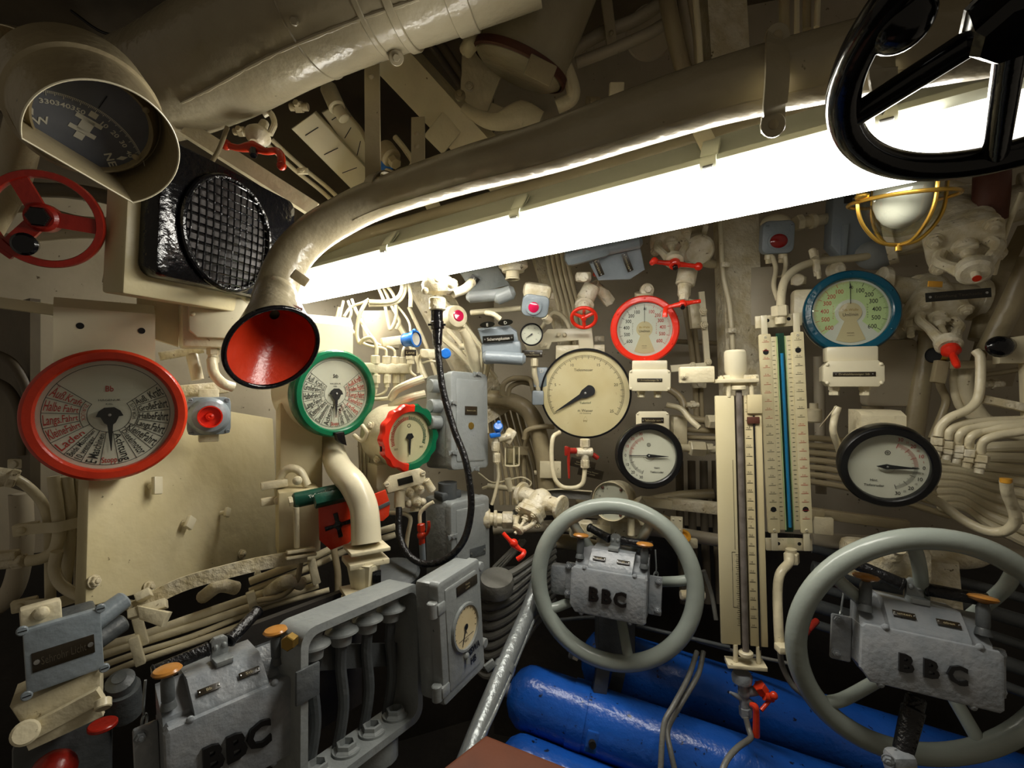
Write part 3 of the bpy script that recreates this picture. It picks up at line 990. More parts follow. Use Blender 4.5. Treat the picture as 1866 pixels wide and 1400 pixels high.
def telegraph(name, label, F, R, ringmat, mirror, title, titlemat, casedep=0.14):
    t = thing(name, label, 'gauge', F)
    casecyl(t, R, casedep)
    bezel(t, R, ringmat, .175, .045, None)
    r = R * .84
    z0 = -R * .10
    d = dialdisc(t, r, z0, 'dial_white')
    z = z0 + .0008
    k = MB('ink')
    w = R * .008
    ro, ri, rm = R * .765, R * .265, R * .35
    sg = -1 if mirror else 1
    k.arc(ro, w, 0, 360, z, n=90)
    k.arc(ri, w, 51.5, 308.5, z, n=60)
    k.arc(rm, w, 51.5, 120, z, n=20); k.arc(rm, w, 240, 308.5, z, n=20)
    for i in range(16):
        a = 51.5 + i * 17.13
        k.tick(ri if i in (0, 15, 4, 11) else (rm if i < 5 or i > 11 else ri), ro, a, w, z)
    kr = MB('ink_red')
    for (s, a, c) in SECT_BB:
        a = a if not mirror else 360 - a
        mb = kr if c == 'ink_red' else k
        if s == 'Stopp':
            mb.text('Stopp', R * .12, (0, -R * .69, z), bold=.01, fit=R * .19)
            continue
        out = a < 180
        side = a > 238 or a < 122
        r0 = rm * 1.04 if side else ri * 1.12
        if '|' in s:
            u, v = s.split('|')
            for q, (tx, da) in enumerate(((u, 4.2), (v, -4.2))):
                aa = a + (da if not out else da)
                mb.radial_text(tx, aa, r0 if q == 0 else r0 * 1.25, ro * .97, z, size=R * .095, outward=out, grow=.6)
            continue
        big = .145 if s in ('Achtung', 'Dieselmotor', 'Laden', 'E·Maschinen') else .165
        mb.radial_text(s, a, r0 if s != 'Laden' else r0 * 1.3, ro * .975, z, size=R * big, outward=out, grow=.65)
    part('black_lettering', k, d)
    zt, vt = ('ZURÜCK', 'VORAUS')
    for q, (s, a0, c) in enumerate(((zt, 279 if not mirror else 81, kr), (vt, 81 if not mirror else 279, k if False else kr))):
        mm = kr if s == zt else None
        if mm is None:
            mm = k2 = MB('ink')
        n = len(s)
        for i, ch in enumerate(s):
            a = a0 - (i - (n - 1) / 2) * 8.2
            a = a if a0 < 180 else a
            rad = math.radians(90 - a)
            rr = (ri + rm) / 2
            mm.text(ch, R * .07, (rr * math.cos(rad), rr * math.sin(rad), z), rot=180 - a if a0 > 180 else 180 - a, xs=.9)
        if s == vt: part('ring_lettering', mm, d)
    (kr if titlemat == 'ink_red' else kr)
    tm = MB(titlemat)
    tm.text(title, R * .125, (0, R * .40, z), xs=.8, bold=.012)
    part('title_lettering', tm, d)
    sm = MB('ink')
    sm.text('HAGENUK', R * .045, (0, R * .225, z), xs=1.25)
    sm.text('KIEL', R * .04, (0, R * .165, z), xs=1.2)
    part('maker_lettering', sm, d)
    part('red_lettering', kr, d)
    # pointer
    zp = z0 + .006
    p = MB('ink')
    p.prism([(-R * .165, R * -.02), (-R * .13, R * .06), (-R * .06, R * .115), (R * .06, R * .115), (R * .13, R * .06), (R * .165, -R * .02), (R * .11, -R * .03),
             (R * .07, -R * .12), (R * .035, -R * .15), (R * .005, -R * .55), (-R * .005, -R * .55), (-R * .035, -R * .15), (-R * .07, -R * .12), (-R * .11, -R * .03)], zp, zp + .002)
    pt = part('pointer', p, t, loc=Matrix.Rotation(math.radians(2 if not mirror else 0), 4, 'Z'))
    p = MB('steel'); p.lathe([(R * .022, 0), (R * .02, R * .02), (0, R * .025)], Matrix.Translation((0, 0, zp + .002)), 14)
    part('pivot', p, pt)
    glass(t, r * .985, -R * .03)
    return t

def rpm_gauge(name, label, F, R, ringmat, leftred, title, facebg=None, casedep=.09):
    t = thing(name, label, 'gauge', F)
    casecyl(t, R, casedep)
    bezel(t, R, ringmat, .20, .04)
    r = R * .81; z0 = -R * .12
    d = dialdisc(t, r, z0, 'dial_grey')
    z = z0 + .0008
    ro = R * .755
    if facebg:
        m = MB(facebg)
        pts = []
        for i in range(-65, 66):
            a = math.radians(90 - i * 2.05); pts.append((ro * math.cos(a), ro * math.sin(a)))
        n = len(pts)
        V = [(x, y, z - .0003) for x, y in pts] + [(x * .42, y * .42, z - .0003) for x, y in pts]
        m._add(V, [(i, i + 1, n + i + 1, n + i) for i in range(n - 1)])
        part('scale_field', m, d, 'pale green field behind the numbers')
    kb, kr = MB('ink'), MB('ink_red')
    Rm, Lm = (kb, kr) if leftred else (kr, kb)
    degs = [0, 22, 43, 62, 84, 106, 127]
    for sgn, mb in ((1, Rm), (-1, Lm)):
        for i in range(1, 7):
            mb.tick(ro * .87, ro, sgn * degs[i], R * .012, z)
            for q in range(1, 10):
                mb.tick(ro * (.94 if q != 5 else .91), ro, sgn * (degs[i - 1] + (degs[i] - degs[i - 1]) * q / 10), R * .005, z)
            a = math.radians(90 - sgn * (degs[i] + (2 if i == 6 else 0)))
            rr = ro * (.70 if i in (3, 4, 5) else .74)
            mb.text(str(i * 100), R * .15, (rr * math.cos(a), rr * math.sin(a), z), xs=.8, bold=.01)
    kb.tick(ro * .87, ro, 0, R * .012, z)
    kb.text('0', R * .11, (R * .045, ro * .80, z), xs=.8)
    s1, s2 = ('Voraus', 'zurück')
    for sgn, mb, s in ((1, Rm, s1 if leftred else s2), (-1, Lm, s2 if leftred else s1)):
        for i, ch in enumerate(s):
            mb.text(ch, R * .065, (sgn * R * .345, R * .17 - i * R * .058, z))
    part('black_lettering', kb, d); part('red_lettering', kr, d)
    m = MB('dial_tan')
    m.lathe([(R * .235, 0), (R * .235, .002), (0, .002)], Matrix.Translation((0, 0, z0)), 40)
    m.prism([(-R * .11, -R * .17), (R * .11, -R * .17), (R * .30, -R * .66), (R * .15, -R * .71), (0, -R * .73), (-R * .15, -R * .71), (-R * .30, -R * .66)], z0, z0 + .0015)
    hb = part('centre_plate', m, d, 'tan keystone shaped centre plate')
    m = MB('ink')
    m.text('Uml/min', R * .11, (0, -R * .055, z0 + .003), xs=.85)
    m.text('MAIHAK', R * .04, (0, -R * .50, z0 + .003)); m.text('HAMBURG', R * .03, (0, -R * .56, z0 + .003))
    m.arc(R * .40, R * .01, -10, 10, z0 + .003, n=6) if False else None
    part('small_lettering', m, hb)
    m = MB('copper'); m.text(title, R * .085, (0, R * .06, z0 + .003), xs=.95)
    part('title_lettering', m, hb)
    m = MB('ink')
    zp = z0 + .006
    m.prism([(-R * .006, R * .2), (R * .006, R * .2), (R * .008, R * .58), (R * .03, R * .56), (0, R * .70), (-R * .03, R * .56), (-R * .008, R * .58)], zp, zp + .0015)
    part('pointer', m, t)
    glass(t, r * .99, -R * .04)
    bolts(t, [Vector((R * .9 * math.cos(a), R * .9 * math.sin(a), R * .033)) for a in [math.radians(30 + 60 * i) for i in range(6)]], R * .028, ringmat, kind='dome', name='bezel_screw')
    return t

def rudder_gauge(name, label, F, R, left, words, casedep=.08):
    t = thing(name, label, 'gauge', F)
    casecyl(t, R, casedep, 'cream')
    bezel(t, R, 'black_smooth', .20, .05)
    r = R * .81; z0 = -R * .14
    d = dialdisc(t, r, z0, 'dial_white')
    z = z0 + .0008
    kb, kr = MB('ink'), MB('ink_red')
    base = 270 if left else 90
    up = 1 if left else -1
    ox = R * (.10 if not left else -.10)
    ro = R * .60
    T = Matrix.Identity(4)
    for i in range(-30, 31):
        a = base + i * 2.35
        isred = (i > 0) if left else (i < 0)
        mb = kr if isred else kb
        big = i % 5 == 0
        mb.tick(ro * (.86 if not big else .80), ro, a, R * (.012 if i % 10 == 0 else .006), z, T)
        if big and i != 0 or i == 0:
            s = str(abs(i)); rr = ro * 1.17
            rad = math.radians(90 - a)
            mb2 = kb if i == 0 else mb
            mb2.text(s, R * (.125 if i % 10 == 0 else .065), (rr * math.cos(rad), rr * math.sin(rad), z), xs=.9, bold=.008 if i % 10 == 0 else 0)
    sx = 1 if left else -1
    wa = words.split('|')
    kb.text(wa[0], R * .085, (sx * R * .24, -R * .37, z), bold=.008)
    kb.text(wa[1], R * .085, (sx * R * .24, -R * .50, z), bold=.008)
    kb.arc(R * .05, R * .014, 0, 360, z, T=Matrix.Translation((0, R * .33, 0)), n=20)
    kb.arc(R * .018, R * .012, 0, 360, z, T=Matrix.Translation((0, R * .33, 0)), n=12)
    part('black_lettering', kb, d); part('red_lettering', kr, d)
    m = MB('copper'); m.arc(R * .17, R * .006, 100, 260, z, n=24); part('ring_mark', m, d)
    m = MB('ink'); zp = z0 + .006
    if left:
        m.prism([(-R * .10, 0), (-R * .02, R * .06), (R * .05, R * .045), (R * .58, -R * .01), (R * .58, -R * .02), (R * .05, -R * .055), (-R * .02, -R * .06)], zp, zp + .002)
        m.box((-R * .33, R * .0, zp - .002), (R * .50, R * .02, .001))
    else:
        m.prism([(-R * .22, 0), (-R * .02, R * .065), (R * .05, R * .05), (R * .60, 0), (R * .60, -R * .012), (R * .05, -R * .055), (-R * .02, -R * .065)], zp, zp + .002)
    pt = part('pointer', m, t)
    m = MB('steel'); m.lathe([(R * .025, zp + .002), (R * .02, zp + .004), (0, zp + .005)], seg=14); part('pivot', m, pt)
    glass(t, r * .99, -R * .05)
    return t

def simple_gauge(name, label, F, R, ring='black_smooth', dial='dial_white', a0=-135, a1=135, nbig=6, nums=None, pdeg=-100, plen=.62, wbez=.12, casedep=.05, case='cream', texts=(), pmat='ink'):
    t = thing(name, label, 'gauge', F)
    casecyl(t, R, casedep, case)
    bezel(t, R, ring, wbez, casedep * .5)
    r = R * (1 - wbez + .01); z0 = -R * .10
    d = dialdisc(t, r, z0, dial)
    z = z0 + .0006
    k = MB('ink')
    ro = r * .93
    for i in range(nbig * 5 + 1):
        a = a0 + (a1 - a0) * i / (nbig * 5)
        k.tick(ro * (.88 if i % 5 == 0 else .94), ro, a, R * (.014 if i % 5 == 0 else .007), z)
    if nums:
        for i, s in enumerate(nums):
            a = math.radians(90 - (a0 + (a1 - a0) * i / (len(nums) - 1)))
            k.text(s, R * .13, (ro * .74 * math.cos(a), ro * .74 * math.sin(a), z))
    for (s, sz, x, y) in texts:
        k.text(s, R * sz, (R * x, R * y, z))
    part('lettering', k, d)
    m = MB(pmat); zp = z0 + .004
    m.prism([(-R * .035, -R * .12), (R * .035, -R * .12), (R * .045, R * .05), (R * .008, R * plen), (-R * .008, R * plen), (-R * .045, R * .05)], zp, zp + .0015)
    m.disc(R * .07, zp + .0016)
    part('pointer', m, t, loc=Matrix.Rotation(math.radians(-pdeg), 4, 'Z'))
    glass(t, r * .98, -R * .03)
    return t

def nameplate(parent, x, y, w, h, z, s='', mat='plate', ink='ink_gold', rot=0, screws=True, size=None, M0=None):
    T = (M0 or Matrix.Identity(4)) @ Matrix.Translation((x, y, z)) @ Matrix.Rotation(math.radians(rot), 4, 'Z')
    m = MB(mat); m.box((0, 0, .001), (w, h, .002), .0006)
    if s:
        m.mat(ink)
        lines = s.split('|')
        sz = size or h * .6 / len(lines)
        for i, l in enumerate(lines):
            yy = (len(lines) - 1) / 2 * sz * 1.25 - i * sz * 1.25
            m.text(l, sz, (0, yy, .0026), fit=min(w * .72, len(l) * sz * .62))
    p = part('nameplate', m, parent, loc=T)
    if screws:
        q = MB('steel')
        q.lathe([(h * .13, .002), (h * .12, .0035), (0, .0038)], Matrix.Translation((-w * .43, 0, 0)), 10)
        part('screw', q, p)
        q = MB('steel')
        q.lathe([(h * .13, .002), (h * .12, .0035), (0, .0038)], Matrix.Translation((w * .43, 0, 0)), 10)
        part('screw', q, p)
    return p

def rrect(w, h, r, n=4):
    pts = []
    for cx, cy, a0 in ((w / 2 - r, h / 2 - r, 0), (-w / 2 + r, h / 2 - r, 90), (-w / 2 + r, -h / 2 + r, 180), (w / 2 - r, -h / 2 + r, 270)):
        for i in range(n + 1):
            a = math.radians(a0 + 90 * i / n)
            pts.append((cx + r * math.cos(a), cy + r * math.sin(a)))
    return pts

def chamf(w, h, c):
    return [(w / 2, h / 2 - c), (w / 2 - c, h / 2), (-w / 2 + c, h / 2), (-w / 2, h / 2 - c), (-w / 2, -h / 2 + c), (-w / 2 + c, -h / 2), (w / 2 - c, -h / 2), (w / 2, -h / 2 + c)]

def handwheel(t, F0, R, r, mat, spokes=3, a0=90, hubr=.15, dish=0.0, flat=False, sr=None, sw=None, name='wheel', hubmat=None, shaft=0.0):
    """wheel with its rim in the plane of F0"""
    p = MB(mat); p.ring(R - r, r, None, 56, 12)
    rim = part(name + '_rim', p, t, loc=F0)
    for i in range(spokes):
        a = math.radians(a0 + 360 * i / spokes)
        q = MB(mat)
        d = Vector((math.cos(a), math.sin(a), 0))
        if flat:
            q.strip([d * (R - r * 1.2), Vector((0, 0, -dish)) + d * R * hubr * .6], sw or r * 2.4, r * 1.1, (0, 0, 1), smooth=False)
        else:
            q.tube([d * (R - r * 1.2), d * R * .6 + Vector((0, 0, -dish * .55)), Vector((0, 0, -dish)) + d * R * hubr * .4], sr or r * .7, 10)
        part('spoke', q, t, loc=F0)
    h = MB(hubmat or mat)
    h.lathe([(R * hubr * .8, -dish - r * 1.3), (R * hubr, -dish - r), (R * hubr, -dish + r), (R * hubr * .8, -dish + r * 1.4), (R * hubr * .4, -dish + r * 1.5), (0, -dish + r * 1.5)], seg=24)
    part('hub', h, t, loc=F0)
    if shaft:
        h = MB(hubmat or mat); h.cyl((0, 0, -dish - shaft), (0, 0, -dish), R * hubr * .55)
        part('shaft', h, t, loc=F0)

def crank_handle(t, F0, L1, L2, r, mat, ball=None, knobw=.4):
    """T or crank handle: L1 plain arm to -x with end knob, L2 arm to +x that turns forward"""
    m = MB(mat)
    m.tube([(-L1, 0, 0), (-L1 * .5, 0, 0), (0, 0, 0)], [r * .8, r * .8, r * 1.2], 12)
    m.sphere((-L1, 0, 0), r * 1.5)
    m.lathe([(r * 1.7, -r * 1.4), (r * 2, -r), (r * 2, r), (r * 1.6, r * 1.4)], seg=18)
    m.tube([(0, 0, 0), (L2 * .5, 0, 0), (L2 * .9, 0, 0), (L2, -r, r * 2), (L2, -r * 3, r * 3.5)], [r * 1.2, r * .8, r * .9, r, r * 1.1], 12)
    m.sphere((L2, -r * 3.2, r * 3.7), r * 1.25)
    h = part('handle', m, t, loc=F0)
    q = MB('black_smooth'); q.hexa((0, 0, r * 1.2), (0, 0, r * 2.6), r * 1.0)
    part('handle_nut', q, h)
    return h

def gland(mb, p, d, r, L, hexmat=None):
    """cable gland / union nut along direction d"""
    p, d = Vector(p), Vector(d).normalized()
    mb.hexa(p, p + d * L * .45, r)
    mb.cyl(p + d * L * .45, p + d * L * .6, r * .8)
    mb.hexa(p + d * L * .6, p + d * L, r * .9)

# ============================================================ LEFT SIDE
# --- port engine telegraph with its casing
TF, TR = circfit(30, 343, 637, 877, 1.13, 42, 0)
tb = telegraph('engine_telegraph', 'large round engine telegraph dial with a red ring, marked Bb', TF, TR, 'red', False, 'Bb', 'ink_red', .13)
HZ = -.075
G = TF @ Matrix.Translation((0, 0, HZ))
q1, q2 = onplane(G, 97, 553), onplane(G, 283, 578)
ytop = (q1[1] + q2[1]) / 2
m = MB('cream_smooth')
side = [(-.02, -.12), (-.02, 0), (ytop, 0), (ytop + .025, -.03), (ytop + .03, -.12)]
n = len(side)
V = [(q1[0], y, z) for (y, z) in side] + [(q2[0], y, z) for (y, z) in side]
m._add(V, [(i, (i + 1) % n, n + (i + 1) % n, n + i) for i in range(n)] + [tuple(range(n))[::-1], tuple(range(n, 2 * n))], G, smooth=False)
world_part('housing', m, tb)
for (px, py) in ((146, 594), (258, 603)):
    x, y = onplane(G, px, py)
    m = MB('void'); m.disc(.0075, .0008, G @ Matrix.Translation((x, y, 0)), 20)
    world_part('hole', m, tb)

# --- gyro compass repeater under its hood
HF, HR = circfit(34, 327, 143, 372, 0.80, 30, -30, xtop=170)
cr = thing('compass_repeater', 'hooded compass repeater with a dark dial and a cut-off tan hood', 'compass', HF)
c1, c2 = onplane(HF, 38, 252), onplane(HF, 238, 361)
a1, a2 = math.atan2(c1[1], c1[0]), math.atan2(c2[1], c2[0])
if a1 < a2: a1 += 2 * math.pi
# long way round from a2 (lower right) over the top to a1 (lower left)
angs = [a2 + (a1 - a2) * i / 60 for i in range(61)]
out0 = [(HR * math.cos(a), HR * math.sin(a)) for a in angs]
def shell(o, z0, z1, th, s1=1.0):
    n = len(o)
    V = [(x, y, z1) for x, y in o] + [(x * s1, y * s1, z0) for x, y in o] + [(x * s1 * (1 - th), y * s1 * (1 - th), z0) for x, y in o] + [(x * (1 - th), y * (1 - th), z1) for x, y in o]
    F = []
    for L in range(4):
        A, B = L * n, ((L + 1) % 4) * n
        for i in range(n):
            j = (i + 1) % n
            F.append((A + i, A + j, B + j, B + i))
    return V, F
m = MB('tan'); m._add(*shell(out0, -.11, 0, .022, 1.03)); part('hood', m, cr)
m = MB('cream_smooth'); m.tube([(x * .992, y * .992, .0) for x, y in out0 + [out0[0]]], .0016, 6, smooth=False); part('hood_rim', m, cr, 'bright bare edge of the hood')
m = MB('tan'); m.lathe([(HR * 1.02, -.20), (HR * 1.08, -.19), (HR * 1.08, -.112), (HR * 1.02, -.105)], seg=56)
m.lathe([(HR * 1.02, -.11), (HR * .80, -.075), (HR * .80, -.07), (HR * .77, -.07), (HR * .77, -.085)], seg=56, cap=False)
part('housing', m, cr)
m = MB('dial_dark'); m.lathe([(HR * .80, -.084), (0, -.084)], seg=56, cap=False); dd = part('dial', m, cr)
zc = -.0832
cc = onplane(HF, 104, 306, zc)
ce = onplane(HF, 178, 199, zc)
CR = math.hypot(ce[0] - cc[0], ce[1] - cc[1])
th0 = math.degrees(math.atan2(ce[1] - cc[1], ce[0] - cc[0]))
m = MB('ink_white')
T = Matrix.Translation((cc[0], cc[1], 0))
def inside(x, y): return math.hypot(x, y) < HR * .78
for i in range(-50, 61):
    a = th0 - i
    L = .06 if i % 10 == 0 else (.045 if i % 5 == 0 else .028)
    x, y = cc[0] + CR * math.cos(math.radians(a)), cc[1] + CR * math.sin(math.radians(a))
    if inside(x, y): m.tick(CR * (1 - L), CR, 90 - a, CR * .008, zc, T)
m.arc(CR * 1.0, CR * .006, 90 - th0 - 42, 90 - th0 + 52, zc, T)
for i, s in ((-40, '320'), (-30, '330'), (-20, '340'), (-10, '350'), (10, '10'), (20, '20'), (30, '30'), (40, '40')):
    a = math.radians(th0 - i)
    x, y = cc[0] + CR * .87 * math.cos(a), cc[1] + CR * .87 * math.sin(a)
    if inside(x * 1.04, y * 1.04): m.text(s, CR * .082, (x, y, zc), rot=math.degrees(a) - 90, xs=1.25, bold=.02)
for i, s in ((-45, 'NW'), (45, 'NE')):
    a = math.radians(th0 - i * .95)
    x, y = cc[0] + CR * .62 * math.cos(a), cc[1] + CR * .62 * math.sin(a)
    if inside(x, y): m.text(s, CR * .13, (x, y, zc), rot=math.degrees(a) - 90 , xs=1.2, bold=.02)
    x, y = cc[0] + CR * .76 * math.cos(a), cc[1] + CR * .76 * math.sin(a)
    if inside(x, y):
        u = Vector((math.cos(a), math.sin(a), 0)); v = Vector((-u.y, u.x, 0)); p = Vector((x, y, zc)); k = CR * .075
        m.quad(p + u * k, p + v * k * .4, p - u * k, p - v * k * .4)
a = math.radians(th0)
u = Vector((math.cos(a), math.sin(a), 0)); v = Vector((u.y, -u.x, 0))
def bar(r_, half, th_):
    p = Vector((cc[0], cc[1], zc)) + u * CR * r_
    m.quad(p - v * half * CR - u * th_ * CR, p + v * half * CR - u * th_ * CR, p + v * half * CR + u * th_ * CR, p - v * half * CR + u * th_ * CR)
bar(.90, .045, .04); bar(.80, .15, .03); bar(.72, .07, .09); bar(.63, .15, .03); bar(.56, .05, .05)
part('card_lettering', m, dd, 'pale compass card figures')
m = MB('ink'); p = Vector((cc[0], cc[1], zc + .001)); m.quad(p + u * CR * 1.02 - v * CR * .006, p + u * CR * 1.02 + v * CR * .006, p + u * CR * 1.22 + v * CR * .006, p + u * CR * 1.22 - v * CR * .006)
part('lubber_line', m, dd)
for (px, py) in ((272, 203), (252, 292)):
    x, y = onplane(HF, px, py, -.06)
    m = MB('tan'); m.lathe([(.0055, 0), (.005, .002), (0, .0035)], Matrix.Translation((x * .96, y * .96, -.068)), 14); part('screw', m, cr)
for f in (.28, .80):
    c = Vector((*out0[-1], 0)).lerp(Vector((*out0[0], 0)), f)
    d = (Vector((*out0[0], 0)) - Vector((*out0[-1], 0))).normalized()
    nrm = Vector((d.y, -d.x, 0))
    if nrm.dot(c) < 0: nrm = -nrm
    X = Matrix((d, Vector((0, 0, 1)), nrm)).transposed().to_4x4(); X.translation = c + nrm * .001 + Vector((0, 0, -.045))
    m = MB('cream_smooth'); m.prism([(.018 * math.cos(q * math.pi / 10), .007 * math.sin(q * math.pi / 10)) for q in range(20)], 0, .001, 0, X); part('slot', m, cr)

F2, R2 = circfit(-85, 120, 40, 215, .98, 40, -30)
t = thing('compass_repeater', 'second tan repeater hood cut by the frame, behind the first one', 'compass', F2)
m = MB('tan'); m.lathe([(R2 * .6, -.14), (R2, -.13), (R2, 0), (R2 * .97, 0), (R2 * .96, -.03), (R2 * .70, -.055), (R2 * .66, -.05), (0, -.05)], seg=56)
part('hood', m, t)
bolts(t, [Vector((R2 * .82 * math.cos(a), R2 * .82 * math.sin(a), -.042)) for a in (1.25, 0.2)], .006, 'tan', kind='dome')
t = solo('mounting_arm', MB('tan').tube([at(60, 180, 1.05), at(40, 250, 1.10), at(20, 330, 1.2), at(-30, 420, 1.22)], .035, 16), 'tan arm rising at the left edge behind the red wheel', 'bracket')

# --- red handwheel
WF, WR = circfit(-32, 192, 308, 490, 1.0, 35, -10)
t = thing('handwheel', 'dark red three-spoked handwheel with a black knob at the left edge', 'wheel', WF)
m = MB('red_dark'); m.lathe([(WR * .84, -.006), (WR * .86, -.011), (WR * .98, -.011), (WR, -.006), (WR, .006), (WR * .98, .011), (WR * .86, .011), (WR * .84, .006), (WR * .84, -.006)], seg=64, cap=False)
part('wheel_rim', m, t)
hx, hy = onplane(WF, 79, 397, 0)
for (px, py) in ((32, 322), (178, 414), (5, 462)):
    x, y = onplane(WF, px, py, 0)
    m = MB('red_dark'); m.strip([(hx, hy, .004), (x, y, 0)], .030, .012, (0, 0, 1), smooth=False); part('spoke', m, t)
m = MB('red_dark'); m.lathe([(.028, -.02), (.028, .012), (.022, .018), (0, .018)], Matrix.Translation((hx, hy, 0)), 24); part('hub', m, t)
m = MB('black'); m.hexa((hx, hy, .018), (hx, hy, .034), .020); part('hub_nut', m, t)
x, y = onplane(WF, 44, 445, .03)
m = MB('black'); m.cyl((x, y, 0), (x, y, .035), .017, .022, bev=.005); part('knob', m, t, 'black knob')
m = MB('tan'); m.cyl((hx, hy, -.14), (hx, hy, -.01), .014); part('shaft', m, t)
pp('stay_rod', 'thin rod hanging right of the red handwheel', 'rod', [(212, 350, 1.20), (205, 430, 1.22), (190, 515, 1.25)], 7, 'tan')
pp('stay_rod', 'thin rod from the big duct to the loudspeaker corner', 'rod', [(414, 232, 1.30), (400, 270, 1.28), (385, 297, 1.26)], 8, 'tan')
m = MB('cream'); m.box((0, 0, 0), (.52, .028, .02), .004, face(60, 560, 1.24, 30, 0, -6))
solo('shelf_rail', m, 'horizontal cream rail running left behind the red-ringed telegraph', 'rail')

# --- loudspeaker
SF, sw_, sh_ = rectfit([(292, 238), (545, 378), (522, 550), (292, 505)], 1.26, 42, -22, 0)
t = thing('loudspeaker', 'square black gloss loudspeaker with a round wire grille', 'loudspeaker', SF)
m = MB('black'); m.prism(rrect(sw_, sh_, .03, 5), -.05, 0, .010); part('front_plate', m, t)
gx, gy = onplane(SF, 416, 428)
r1 = onplane(SF, 416, 527); r2 = onplane(SF, 322, 410)
gR = (math.hypot(r1[0] - gx, r1[1] - gy) + math.hypot(r2[0] - gx, r2[1] - gy)) / 2
T = Matrix.Translation((gx, gy, 0))
m = MB('black'); m.ring(gR * .97, .008, T, 56, 10, z=.006); part('grille_ring', m, t)
m = MB('speaker_dark'); m.lathe([(gR * .95, .0015), (0, .002)], T, 40, cap=False); part('cone', m, t)
def gridbars(n, horiz):
    m = MB('black')
    for i in range(-n, n + 1):
        q = i / (n + .8) * gR
        L = math.sqrt(max(0, (gR * .96) ** 2 - q * q))
        m.tube([(-L, q, .010), (0, q, .014), (L, q, .010)] if horiz else [(q, -L, .012), (q, 0, .016), (q, L, .012)], .0022, 6, T)
    return m
part('grille', gridbars(6, True)._merge(gridbars(6, False).bm) or gridbars(6, True), t) if False else None
g = gridbars(6, True); g2 = gridbars(6, False); g._merge(g2.bm); part('wire_grille', g, t)
m = MB('panel'); m.box((-.01, -.035, -.085), (sw_ + .03, sh_ + .02, .06), .006); part('back_box', m, t, 'cream mounting box')

# --- cream box between the speaker and the horn
BF, bw, bh = rectfit([(343, 541), (450, 548), (448, 618), (355, 606)], 1.32, 38, 0, 0)
t = thing('junction_box', 'cream junction box between the loudspeaker and the horn', 'box', BF)
m = MB('cream'); m.box((.0, -.008, -.055), (bw + .04, bh + .045, .08), .008); part('body', m, t)
m = MB('cream_smooth'); m.prism(chamf(bw + .012, bh + .012, .018), -.014, .004, .003); part('lid', m, t)
bolts(t, [Vector((-bw / 2 + .002, .004, .004))], .006, 'cream', kind='dome')
m = MB('cream'); gland(m, (-.01, -bh / 2 - .03, -.05), (0, -1, 0), .016, .04); part('gland', m, t)
pp('conduit', 'short cream conduit curving down under the box left of the horn', 'pipe', [(386, 655, 1.34), (390, 680, 1.33), (405, 698, 1.32), (425, 706, 1.34)], 18, 'cream')
pp('conduit', 'stubby vertical conduit left of the short curving one', 'pipe', [(350, 648, 1.36), (356, 672, 1.35), (360, 692, 1.35)], 20, 'cream')
m = MB('cream_rough'); m.box((0, 0, 0), (.20, .035, .04), .008, face(345, 712, 1.42, 32, 0, 6)); m.cyl(at(290, 650, 1.40), at(370, 636, 1.46), .012)
solo('wall_bracket', m, 'lumpy cream bracket above the grey push button', 'bracket')
m = MB('cream'); m.prism([(-.05, -.06), (.04, -.09), (.045, .04), (-.0, .055), (-.05, .045)], -.01, .01, .002, face(292, 570, 1.32, 40, 0, 0))
solo('side_plate', m, 'folded cream plate just right of the telegraph casing', 'plate')

# --- grey push button with the red cup
PF = face(382, 759, 1.36, 34, 0, 0)
t = thing('alarm_button', 'round grey push button housing with a red cup, beside the red-ringed telegraph', 'button', PF)
m = MB('grey_blue'); m.prism(rrect(.105, .105, .018), -.035, -.018, .004); m.lathe([(.052, -.02), (.050, -.006), (.042, .004), (.030, .008), (.030, .004), (0, .004)], seg=40); part('housing', m, t)
m = MB('red_bright'); m.lathe([(.024, .004), (.029, .010), (.030, .026), (.027, .026), (.025, .012), (.011, .010), (.010, .020), (.004, .022), (0, .018)], seg=36); part('cup', m, t)
bolts(t, [Vector((x * .044, y * .044, -.018)) for x in (-1, 1) for y in (-1, 1)], .006, 'grey_blue', kind='slot')
m = MB('cream'); m.box((.0, 0, -.055), (.05, .15, .03), .004); part('mount', m, t)

# --- left panel with knobs
PNF = face(330, 900, 1.56, 32)
m = MB('panel'); GP, pw_, ph_ = rectfit([(165, 700), (505, 770), (505, 1010), (165, 1110)], 1.48, 34, 0, 0)
t = thing('blank_cover', 'flat cream wall sheet with three small knobs below the telegraph', 'panel', GP)
m.box((0, 0, -.02), (pw_, ph_, .03), .004); part('sheet', m, t)
for (px, py, a, w_, h_, lb) in ((285, 885, 0, .026, .046, 'tallest of the three clips'), (345, 953, -32, .026, .034, ''), (413, 934, -20, .018, .028, '')):
    x, y = onplane(GP, px, py, .02)
    T = Matrix.Translation((x, y, 0)) @ Matrix.Rotation(math.radians(a), 4, 'Z')
    m = MB('cream_smooth'); m.cyl((0, 0, 0), (0, 0, .022), .007); m.box((0, 0, .022), (w_, h_, .012), .003)
    part('catch', m, t, loc=T)
bolts(t, [Vector((*onplane(GP, *p), .0)) for p in ((468, 1048), (170, 1060), (440, 1010), (270, 1070))], .012, 'cream_rough')

